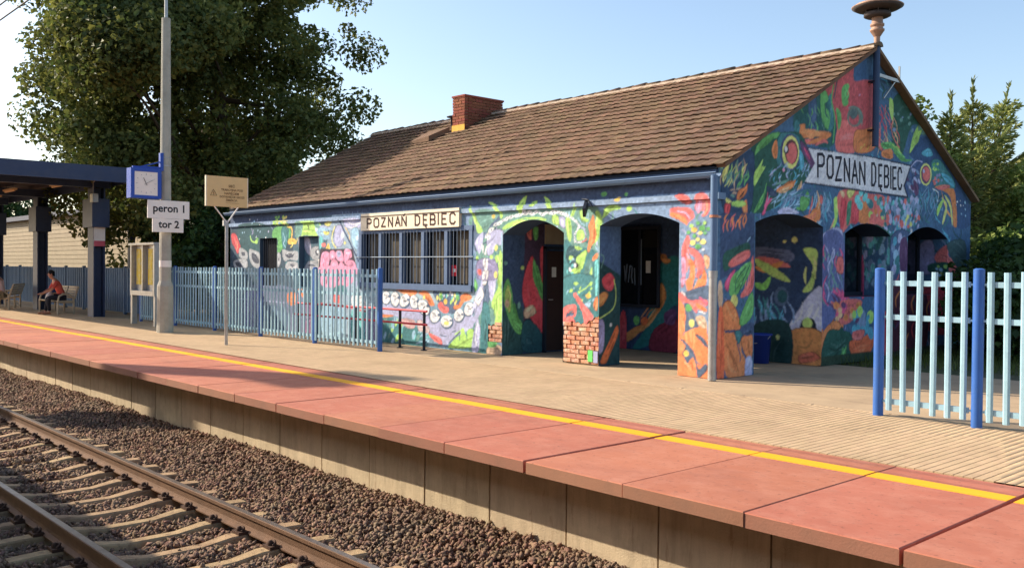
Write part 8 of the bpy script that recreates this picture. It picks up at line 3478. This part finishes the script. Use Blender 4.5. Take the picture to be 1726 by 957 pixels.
for i, (x, yy) in enumerate(((-32.0, 9.45), (-35.6, 8.95), (-39.6, 9.45), (-43.6, 8.95))):
    o = empty('canopy_lamp', (x, yy, 4.2), math.pi / 2); tag(o, ['first fluorescent lamp under the canopy, nearest the clock', 'second fluorescent lamp under the canopy, by the left edge', 'third fluorescent lamp under the canopy counted from the clock', 'fourth fluorescent lamp under the canopy counted from the clock'][i], 'lamp', 'lamps under the canopy')
    m = MB(); m.box(-.08, .08, -.62, .62, 0, .06); m.build('batten', M['lamp'], o); m = MB(); m.tube([(0, -.58, -.02), (0, .58, -.02)], .03, 8); m.build('tube', M['lamp'], o)
    m = MB(); m.tube([(0, -.4, .06), (0, -.4, .22)], .008, 5); m.tube([(0, .4, .06), (0, .4, .22)], .008, 5); m.build('hanger', M['dkmetal'], o)
cm = empty('security_camera_box', (-30.4, 10.0, 3.7)); tag(cm, 'pale loudspeaker box fixed to the near canopy column', 'loudspeaker'); Lm = local(cm)
m = MB(); m.bevbox(-30.5, -30.25, 9.95, 10.12, 3.62, 3.9, .02); m.build('housing', M['zinc'], cm, Lm); m = MB(); m.tube([(-30.5, 10.05, 3.9), (-30.5, 10.05, 4.25), (-30.3, 10.05, 4.3)], .015, 6); m.build('arm', M['zinc'], cm, Lm)

# slate blue panel fence and beige hall behind the canopy
pf = empty('panel_fence', (-45, 11.6, 0)); tag(pf, 'slate blue solid panel fence behind the bench and canopy columns', 'fence'); L0 = local(pf)
m = MB(); m.box(-.99, .99, -.02, .02, .06, 1.56)
for k in range(9): m.box(-.95 + k * .215, -.9 + k * .215, -.035, -.02, .08, 1.54)
pme = m.mesh('fence_panel', M['pfence']); m = MB(); m.box(-.05, .05, -.05, .05, 0, 1.62); qme = m.mesh('post', M['pfence'])
for i in range(32):
    x = -28.9 - 2.08 * i; link('fence_panel', pme, pf, L0 + Vector((x, 11.6, 0))); link('post', qme, pf, L0 + Vector((x + 1.04, 11.6, 0)))
hl = empty('beige_hall', (-55, 15.0, 0)); tag(hl, 'long beige hall with horizontal siding behind the canopy', 'building'); L0 = local(hl)
m = MB(); m.box(-90, -34.5, 14.53, 22, 0, 4.0); m.build('wall', M['siding'], hl, L0)
m = MB(); m.box(-27.75, 27.75, -.02, .02, 0, .2); m.add([(-27.75, -.035, .005), (27.75, -.035, .005), (27.75, -.02, .2), (-27.75, -.02, .2)], [(0, 1, 2, 3)]); sme = m.mesh('siding_board', M['siding'])
for i in range(19): link('siding_board', sme, hl, L0 + Vector((-62.25, 14.5, .05 + .208 * i)))
m = MB(); m.prism([(14.2, 3.98), (22.3, 3.98), (22.3, 4.3), (18, 4.9)], 'x', -90.3, -34.2); m.build('roof', M['canopyunder'], hl, L0)
bp = empty('blue_post', (-34.2, 12.6, 0)); tag(bp, 'slim dark blue steel post between the canopy and the beige hall', 'post'); L0 = local(bp)
m = MB(); m.box(-34.3, -34.1, 12.5, 12.7, 0, 3.9); m.build('shaft', M['canopyblue'], bp, L0); m = MB(); m.box(-34.4, -34.0, 12.4, 12.8, 0, .03); m.build('base_plate', M['dkmetal'], bp, L0)

# ------------------------------------------------------------------ bench
bn = empty('bench', (-33.9, 10.0, 0)); tag(bn, 'beige metal bench with round armrests behind the yellow line', 'bench'); L0 = local(bn)
bx0, bx1 = -34.9, -32.9
for x in (bx0, (bx0 + bx1) / 2, bx1):
    m = MB()
    m.tube([(x, 9.72, 0), (x, 9.72, .42), (x, 9.76, .6), (x, 9.9, .68), (x, 10.06, .66), (x, 10.2, .55), (x, 10.22, .4), (x, 10.22, 0)], .032, 8)
    m.tube([(x, 9.72, .4), (x, 10.22, .4)], .026, 8); m.tube([(x, 10.2, .4), (x, 10.36, .92)], .026, 8); m.tube([(x, 9.72, .06), (x, 10.22, .06)], .018, 6)
    m.build('end_frame', M['bench'], bn, L0)
for k in range(5):
    m = MB(); yy = 9.7 + k * .1; m.bevbox(bx0 - .03, bx1 + .03, yy, yy + .085, .425, .45, .006); m.build('seat_slat', M['bench'], bn, L0)
for k in range(5):
    m = MB(); z = .52 + k * .085; yy = 10.225 + (z - .4) * .3; m.box(bx0 - .03, bx1 + .03, yy, yy + .02, z, z + .07); m.build('back_slat', M['bench'], bn, L0)

# ------------------------------------------------------------------ people
def skin_mesh(name, verts, edges, radii, material, parent, sub=2, root=0):
    me = bpy.data.meshes.new(name); me.from_pydata(verts, edges, [])
    o = link(name, me, parent); me.materials.append(material)
    mo = o.modifiers.new('skin', 'SKIN'); mo.use_smooth_shade = True
    lay = me.skin_vertices[0].data if me.skin_vertices else None
    if lay is None:
        bpy.context.view_layer.objects.active = o
        lay = me.skin_vertices.new().data if hasattr(me.skin_vertices, 'new') else me.skin_vertices[0].data
    for i, r in enumerate(radii):
        lay[i].radius = (r, r) if not isinstance(r, tuple) else r
    lay[root].use_root = True
    sm = o.modifiers.new('sub', 'SUBSURF'); sm.levels = sub; sm.render_levels = sub
    return o
def seated_person(label, loc, rz, shirt, trousers, lean=.25, arms='lap'):
    p = empty('person', loc, rz); tag(p, label, 'person')
    # local frame: facing -Y, seat at z = .47, feet at z = 0
    hip = (0, .0, .56); wst = (0, -.03, .72); chs = (0, -.03 - lean * .35, .95); nk0 = (0, -.05 - lean * .55, 1.1); nk = (0, -.07 - lean * .62, 1.17)
    hy = -.1 - lean * .8
    V = [hip, wst, chs, nk0, nk]; E_ = [(0, 1), (1, 2), (2, 3), (3, 4)]; Rr = [(.165, .13), (.15, .11), (.17, .12), (.11, .09), .058]
    def add(v, r, par): V.append(v); Rr.append(r); E_.append((par, len(V) - 1)); return len(V) - 1
    head = [add((0, hy, 1.24), (.062, .07), 4)]; head.append(add((0, hy - .015, 1.33), (.076, .092), head[-1])); head.append(add((0, hy, 1.41), (.07, .085), head[-1])); add((0, hy + .01, 1.455), .04, head[-1])
    legs = []; hands = []
    for s in (-1, 1):
        a = add((.1 * s, -.04, .54), .095, 0); k_ = add((.12 * s, -.42, .54), .07, a); c_ = add((.12 * s, -.43, .36), .058, k_); an = add((.12 * s, -.44 + .04 * s, .09), .04, c_); f = add((.125 * s, -.50 + .04 * s, .045), .042, an); add((.13 * s, -.62 + .04 * s, .035), .034, f); legs.append((a, k_, c_, an, f))
        sh = add((.17 * s, nk0[1] + .02, 1.06), .068, 3); el = add((.23 * s, nk0[1] - .12, .83), .045, sh); wr = add((.12 * s, nk0[1] - .36, .70), .03, el); pm = add((.1 * s, nk0[1] - .43, .675), (.036, .022), wr); hands.append((sh, el, wr, pm))
        for fi in range(4):
            ox = (.045 - .022 * fi) * s; l = (.06, .07, .066, .05)[fi]
            k1 = add((.1 * s + ox * 1.1, nk0[1] - .475, .672), .0095, pm); add((.1 * s + ox * 1.2, nk0[1] - .475 - l * .6, .655), .008, k1)
        th = add((.06 * s, nk0[1] - .41, .68), .011, pm); add((.035 * s, nk0[1] - .455, .672), .009, th)
    skin_mesh('body', V, E_, Rr, M['skin'], p)
    # clothes follow the same skeleton, a little wider
    def sub(name, idx, grow, material, cut=None):
        mp = {j: i for i, j in enumerate(idx)}
        vs = [V[j] for j in idx]; es = [(mp[a], mp[b]) for a, b in E_ if a in mp and b in mp]
        rs = [tuple(v + grow for v in Rr[j]) if isinstance(Rr[j], tuple) else Rr[j] + grow for j in idx]
        return skin_mesh(name, vs, es, rs, material, p)
    sub('shirt', [0, 1, 2, 3] + [h[0] for h in hands] + [h[1] for h in hands], .014, M[shirt])
    sub('trousers', [0] + [i for l in legs for i in l[:4]], .014, M[trousers])
    for l in legs:
        f = V[l[4]]; m = MB(); m.bevbox(f[0] - .05, f[0] + .05, f[1] - .17, f[1] + .1, 0, .05, .012); m.build('shoe', M['sandal'], p)
    m = MB(); n_ = 14; VV_ = []
    for i in range(7):
        th = math.pi * .5 * i / 6
        for k in range(n_):
            a = 2 * math.pi * k / n_; drop = .055 * (1 + math.sin(a)) * (1 if i == 0 else 0)
            VV_.append((math.cos(a) * .088 * math.cos(th), hy + .012 + math.sin(a) * .106 * math.cos(th), 1.37 - drop + .108 * math.sin(th) + .004 * math.sin(a * 5 + i)))
    m.add(VV_, [(i*n_+k, i*n_+(k+1) % n_, (i+1)*n_+(k+1) % n_, (i+1)*n_+k) for i in range(6) for k in range(n_)], True); m.build('hair', M['hair'], p)
    m = MB(); m.add([(-.014, hy - .098, 1.30), (.014, hy - .098, 1.30), (0, hy - .125, 1.305), (0, hy - .1, 1.345)], [(0, 1, 2), (1, 3, 2), (3, 0, 2), (0, 3, 1)]); m.build('nose', M['skin'], p)
    for s in (-1, 1):
        m = MB(); m.lathe([(.0, .006), (.011, .0), (0, -.006)], (s * .032, hy - .1, 1.345), 8); m.build('eye', M['black'], p)
        m = MB(); m.lathe([(.0, .03), (.016, .012), (.016, -.014), (0, -.03)], (s * .083, hy + .01, 1.33), 8); m.build('ear', M['skin'], p)
    m = MB(); m.box(-.024, .024, hy - .1, hy - .09, 1.262, 1.27); m.build('mouth', M['redpaint'], p)
    return p
seated_person('person in a coral shirt and dark trousers leaning forward on the bench', (-33.35, 9.98, 0), R(-6), 'shirtred', 'trousers', .3)
seated_person('person in a pale pink shirt cut off by the left edge of the photo', (-37.35, 9.14, 0), R(-30), 'shirtpale', 'khaki', .1)
# second person's seat: a low bench beyond the frame
b2 = tree_of(bn); c2 = clone(b2); c2.location = (-38.2, 9.55, 0); c2.rotation_euler = (0, 0, R(-25)); c2['label'] = 'beige metal bench under the person at the left edge'
for o in (bn, c2): o['group'] = 'benches under the canopy'
# bags on the bench
bg_ = empty('shoulder_bag', (-34.25, 9.95, .45)); tag(bg_, 'blue fabric bag on the far end of the bench', 'bag')
m = MB(); m.lathe([(.0, .0), (.17, .0), (.2, .08), (.19, .25), (.13, .36), (.05, .38), (0, .38)], (0, 0, 0), 14); m.build('pouch', M['bagblue'], bg_); m = MB(); m.tube([(-.12, 0, .34), (-.1, -.02, .5), (0, -.03, .56), (.1, -.02, .5), (.12, 0, .34)], .012, 6); m.build('strap', M['bagblue'], bg_)
bw_ = empty('carrier_bag', (-33.95, 9.78, .45)); tag(bw_, 'crumpled white carrier bag between the person and the blue bag', 'bag')
m = MB(); m.lathe([(.0, .0), (.12, .0), (.15, .07), (.12, .18), (.06, .25), (.075, .29), (.0, .28)], (0, 0, 0), 11); m.build('pouch', M['bagwhite'], bw_); m = MB(); m.tube([(-.05, 0, .26), (-.03, 0, .35), (.04, 0, .35), (.06, 0, .26)], .008, 5); m.build('handle', M['bagwhite'], bw_)

# ------------------------------------------------------------------ overhead wires
for nm, yy, z, lab in (('contact_wire', 3.47, 5.02, 'lower overhead wire crossing the top left corner of the sky'), ('messenger_wire', 3.50, 5.26, 'upper overhead wire crossing the top left corner of the sky')):
    m = MB(); m.tube([(-140, yy, z), (30, yy, z)], .011, 6); tag(m.build(nm, M['wire']), lab, 'overhead wire')

# ------------------------------------------------------------------ the photographer's train and an added mast behind it (out of the frame; they cast shadows on track and platform)
tr = empty('train_carriage', (-9, -1.55, -1.0)); tag(tr, 'grey train carriage the photo is taken from, known by its shadow on the track', 'train'); L0 = local(tr)
prof = [(-3.0, -.15), (-3.0, 2.6), (-2.7, 3.2), (-2.1, 3.7), (-.9, 3.7), (-.25, 3.5), (-.12, 2.9), (-.12, -.15)]
m = MB(); m.prism(prof, 'x', -34, 16); m.build('body', M['trainbody'], tr, L0)
m = MB()
for i in range(12): m.box(-33 + i * 4, -31 + i * 4, -.12, -.115, 1.05, 2.1)
m.build('window_band', M['glass'], tr, L0)
for x in (-30, -27.5, 9, 11.5):
    for yy in (-2.3, -.8): m = MB(); m.tube([(x, yy - .06, -.4), (x, yy + .06, -.4)], .42, 20); m.build('wheel', M['dkmetal'], tr, L0)
mm = empty('shadow_mast', (-35.4, -5.2, -1.0)); tag(mm, 'unseen twin column mast added behind the train to cast the long shadow across the platform', 'mast'); L0 = local(mm)
mx, my = -35.4, -5.2
for sx_ in (-1, 1):
    m = MB(); m.box(mx + sx_ * .5 - .17, mx + sx_ * .5 + .17, my - .17, my + .17, -1, 15.5); m.build('leg', M['zinc'], mm, L0)
for i in range(6):
    m = MB(); z0 = 1.5 + i * 2.5; m.bar((mx - .4, my, z0), (mx + .4, my, z0 + (.9 if i % 2 else -.9)), .1); m.build('brace', M['zinc'], mm, L0)
m = MB(); m.box(mx - .7, mx + .7, my - .9, my + .9, 15.5, 15.6)
m.build('head_frame', M['zinc'], mm, L0)
for i in range(3):
    m = MB(); m.bevbox(mx - .25, mx + .25, my - .8 + .6 * i, my - .4 + .6 * i, 15.6, 16.1, .05); m.build('flood_lamp', M['zinc'], mm, L0)

# ------------------------------------------------------------------ vegetation
def leaf_cloud(centers, radii, n, size, flat=.0, droop=0.0):
    """n leaf quads spread through overlapping clumps"""
    centers = np.asarray(centers, float); radii = np.asarray(radii, float)
    w = radii ** 2.2; w /= w.sum()
    idx = rng.choice(len(centers), n, p=w)
    d = rng.normal(size=(n, 3)); d /= np.linalg.norm(d, axis=1)[:, None]
    r = rng.random(n) ** .45
    pos = centers[idx] + d * (r * radii[idx])[:, None] * np.array((1, 1, .8))
    nr = d * .55 + rng.normal(size=(n, 3)) * .6 + np.array((0, 0, .35)); nr /= np.linalg.norm(nr, axis=1)[:, None]
    a = np.cross(nr, rng.normal(size=(n, 3))); a /= np.linalg.norm(a, axis=1)[:, None]
    b = np.cross(nr, a)
    s = rng.uniform(.45, 1.35, n)[:, None] * size
    fold = nr * s * .22
    V = np.stack((pos - a * s * .5, pos - b * s * .36 + fold, pos + a * s * .5, pos + b * s * .36 + fold), 1)
    F = np.array([(0, 1, 2), (0, 2, 3)])[None] + (np.arange(n) * 4)[:, None, None]
    return V.reshape(-1, 3), F.reshape(-1, 3)

def limb(m, p, q, r0, r1, wob=.1, n=5):
    p = Vector(p); q = Vector(q); pts = []
    for i in range(n + 1):
        t = i / n; v = p.lerp(q, t)
        if 0 < i < n: v += Vector((random.gauss(0, wob), random.gauss(0, wob), random.gauss(0, wob * .5)))
        pts.append(v)
    m.tube(pts, [r0 + (r1 - r0) * i / n for i in range(n + 1)], 7)
    return pts

def broadleaf(name, label, loc, centre, rad, nclump, nleaf, size, lmat, trunk_r, group=None, clump=(.9, 1.9), shell=.45, extra=()):
    t = empty(name, loc); tag(t, label, 'tree' if 'tree' in name else 'shrub', group); L0 = local(t)
    cs = []; rs = []
    for i in range(nclump):
        zz_ = 1 - 2 * (i + .5) / nclump; aa_ = i * 2.39996 + random.gauss(0, .25); rr_ = math.sqrt(1 - zz_ * zz_); d = Vector((rr_ * math.cos(aa_), rr_ * math.sin(aa_), zz_))
        k = random.uniform(shell, 1.0) ** .6
        rr_ = random.uniform(*clump)
        f = 1 + .15 * math.sin(d.x * 5 + d.z * 3) + .13 * math.sin(d.y * 7 + 1.3) + .08 * math.sin(d.z * 11 + d.y * 4)
        c = Vector((centre[0] + d.x * (rad[0] * k * f - rr_ * .5), centre[1] + d.y * (rad[1] * k * f - rr_ * .5), centre[2] + d.z * (rad[2] * k * f - rr_ * .5)))
        cs.append(c); rs.append(rr_)
    if name == 'maple_tree':       # the crown is cut back on the side of the roof
        ok_ = [i for i, c in enumerate(cs) if c.y + rs[i] < 22.0]; cs = [cs[i] for i in ok_]; rs = [rs[i] for i in ok_]
    for c, r_ in extra: cs.append(Vector(c)); rs.append(r_)
    m = MB(); top = Vector((centre[0], centre[1], centre[2] + rad[2] * .3))
    spine = limb(m, loc, top, trunk_r, trunk_r * .3, trunk_r * .5, 7); m.build('trunk', M['trunk'], t, L0)
    for i in random.sample(range(len(cs)), min(26, len(cs))):
        b = MB(); base = spine[random.randint(2, 6)]; limb(b, base, cs[i], trunk_r * .3, .02, .18, 5); b.build('limb', M['trunk'], t, L0)
    V, F = leaf_cloud(cs, rs, nleaf, size)
    link('crown', fast_mesh('crown', V, F, M[lmat]), t, L0)
    return t
# boughs of the big tree that reach over the canopy; the sun behind them shades the left end of the roof
roof_shade = []
for _ in range(150):
    ty = random.uniform(12.7, 16.4); tx = random.uniform(-24.9, -21.3 - (ty - 12.5) * .25); dz = random.uniform(3.6, 6.4)
    roof_shade.append(((tx - 1.5 * dz, ty - .8 * dz, 3.3 + (ty - FY) * SLOPE + dz), random.uniform(.9, 1.3)))
roof_shade += [((random.uniform(-36, -30), random.uniform(9.0, 13), random.uniform(4.9, 9.0)), random.uniform(.7, 1.2)) for _ in range(40)]
roof_shade = [c for c in roof_shade if math.degrees(math.atan2(c[0][1], -c[0][0])) > 17.4]
broadleaf('maple_tree', 'huge dark broadleaf tree rising behind the canopy and the left end of the roof', (-34, 16.2, 0), (-34, 15.5, 8.6), (6.4, 6.7, 8.4), 320, 175000, .19, 'leafbig', .42, clump=(.4, 1.25), shell=.22, extra=[((-29.5, 11.5, 3.2), .9), ((-30.2, 11.9, 2.6), .8), ((-32.5, 11.2, 2.6), .8), ((-33.2, 11.0, 2.9), .8), ((-28.8, 12.2, 3.9), 1.0)] + roof_shade)
for i, (x, yy, hgt, lab) in enumerate(((-27.6, 13.6, 3.4, 'dark shrub behind the fence left of the building, nearest the wall'), (-30.4, 13.4, 3.6, 'dark shrub behind the fence under the tree, by the timetable case'), (-28.2, 17.5, 4.2, 'tall dark shrub in the tree shade behind the building end'), (-32.0, 17.6, 4.4, 'dark shrub at the foot of the huge tree'))):
    broadleaf('shrub', lab, (x, yy, -.02), (x, yy, hgt * .5), (1.9, 1.9, hgt * .55), 40, 9000, .2, 'leafhedge', .07, 'shrubs under the tree', clump=(.4, .8))
def spruce(label, base, h, rad, nb, lean=(0, 0)):
    t = empty('spruce_tree', base); tag(t, label, 'tree', 'spruces right of the gable'); L0 = local(t)
    bx_, by_, bz_ = base
    def axis(z): f = max(0, z) / h; return bx_ + lean[0] * f * f, by_ + lean[1] * f * f
    m = MB(); m.tube([(*axis(z), z) for z in (0, h * .3, h * .6, h * .85, h)], [.16, .12, .07, .03, .008], 8); m.build('trunk', M['trunk'], t, L0)
    pos = []; dirs = []; brs = MB()
    z = .3; a0 = 0
    while z < h - .35:                       # whorls of boughs, closer together towards the top
        f = z / h; L_ = rad * (1 - f) ** 1.15 + .13
        for w_ in range(7 if f < .75 else 5):
            a = a0 + w_ * 2 * math.pi / (7 if f < .75 else 5) + random.gauss(0, .2); l = L_ * random.uniform(.45, 1.3)
            cx_, cy_ = axis(z); up = -.12 + .85 * f; ca_, sa_ = math.cos(a), math.sin(a)
            def P_(s_): return (cx_ + ca_ * s_, cy_ + sa_ * s_, z + up * s_ + (.18 * s_ * s_ / max(l, .3)))
            brs.tube([P_(0), P_(l * .5), P_(l)], [.02 * (1 - f) + .006, .012 * (1 - f) + .005, .004], 4, caps=False)
            for q_ in range(int(10 + 105 * l)):
                s_ = l * random.random() ** .6; p_ = P_(s_); side = random.gauss(0, .16 * (l - s_) + .03)
                hang = abs(random.gauss(0, .10 * (1 - f) + .012))
                pos.append((p_[0] - sa_ * side, p_[1] + ca_ * side, p_[2] - hang - abs(side) * .2))
                dirs.append((ca_ * .8 - sa_ * side * 3, sa_ * .8 + ca_ * side * 3, up * .6 - hang * 3 + random.gauss(0, .2)))
        a0 += .9; z += .24 * (1 - f) + .17
    for q_ in range(90):                     # the bare leader
        z = h + .25 - .9 * random.random(); a = random.uniform(0, 6.28); x_, y_ = axis(z); pos.append((x_, y_, z)); dirs.append((math.cos(a) * .3, math.sin(a) * .3, 1.0))
    brs.build('boughs', M['trunk'], t, L0)
    pos = np.array(pos); dirs = np.array(dirs); n_ = len(pos)
    dirs += rng.normal(size=(n_, 3)) * .28; dirs /= np.linalg.norm(dirs, axis=1)[:, None]
    b = np.cross(dirs, rng.normal(size=(n_, 3))); b /= np.linalg.norm(b, axis=1)[:, None]
    l = rng.uniform(.10, .2, n_)[:, None]; w_ = rng.uniform(.014, .026, n_)[:, None]
    V = np.stack((pos - b * w_ * .6, pos + b * w_ * .6, pos + dirs * l * .6 + b * w_, pos + dirs * l, pos + dirs * l * .6 - b * w_), 1)
    F = np.array([(0, 1, 2), (0, 2, 4), (4, 2, 3)])[None] + (np.arange(n_) * 5)[:, None, None]
    link('crown', fast_mesh('crown', V.reshape(-1, 3), F.reshape(-1, 3), M['needle']), t, L0)
spruce('middle spruce with the tallest straight tip right of the gable', (-10.0, 25.7, -.02), 6.55, 2.3, 190)
spruce('spruce closest to the gable with a slightly lower tip', (-10.0, 24.3, -.02), 5.95, 1.9, 170)
spruce('leaning spruce nearest the right edge of the photo', (-10.2, 26.9, -.02), 6.8, 2.4, 190, (.1, 1.5))
for i, (x, yy, hgt, rad_, nl, mt, lab) in enumerate(((-8.2, 23.3, 2.9, 1.3, 9000, 'leafbush', 'light green bush in front of the spruces beside the gable corner'), (-7.2, 21.8, 2.6, 1.5, 9000, 'leafhedge', 'low dark hedge bush behind the right fence, next to the gable'), (-6.6, 19.3, 2.1, 1.4, 8000, 'leafhedge', 'low dark hedge bush behind the right fence, at the photo edge'), (-10.9, 23.3, 6.2, 1.8, 15000, 'leafbush', 'bushy green growth between gable roof edge and spruces'), (-9.0, 27.2, 4.8, 2.0, 14000, 'leafbush', 'broad light green bush below the leaning spruce'))):
    broadleaf('shrub', lab, (x, yy, -.02), (x, yy, hgt * .5), (rad_, rad_, hgt * .52), 42, nl, .15, mt, .06, 'bushes right of the gable', clump=(.35, .75))
# distant tree line closing the horizon
for i, (x, yy, hgt) in enumerate(((-75, 30, 9), (-66, 34, 10), (-88, 22, 8), (-14, 52, 7), (-20, 55, 8), (-8, 48, 7), (-55, 25.5, 11), (-66, 25, 11))):
    broadleaf('background_tree', ['low tree far left above the canopy roof', 'tree beyond the beige hall', 'tree at the far left horizon beyond the canopy', 'tree far behind the gable roof edge', 'tree far behind the ridge', 'tree far behind the spruces', 'tall tree behind the beige hall, right of the far column', 'tall tree behind the beige hall at the left'][i], (x, yy, -.03), (x, yy, hgt * .55), (4.5, 4.5, hgt * .5), 30, 5000, .5, 'leafhedge', .25, 'distant trees', clump=(1.0, 1.8))
# grass along the gable foot
n = 5200
gx_ = rng.uniform(-8.3, -4.5, n); gy_ = rng.uniform(15.6, 23, n); keep = (gx_ < -7.2) | (gy_ > 16.5); gx_, gy_ = gx_[keep], gy_[keep]; n = len(gx_)
hgt = rng.uniform(.06, .22, n); a = rng.uniform(0, 6.28, n); le = rng.normal(0, .06, (n, 2))
V = np.stack((np.stack((gx_ - np.cos(a) * .006, gy_ - np.sin(a) * .006, np.full(n, -.03)), -1), np.stack((gx_ + np.cos(a) * .006, gy_ + np.sin(a) * .006, np.full(n, -.03)), -1), np.stack((gx_ + le[:, 0], gy_ + le[:, 1], hgt), -1)), 1)
tag(link('grass', fast_mesh('grass', V.reshape(-1, 3), np.arange(3 * n).reshape(-1, 3), M['grass'])), 'tufts of grass along the foot of the gable wall', 'grass', kind='stuff')
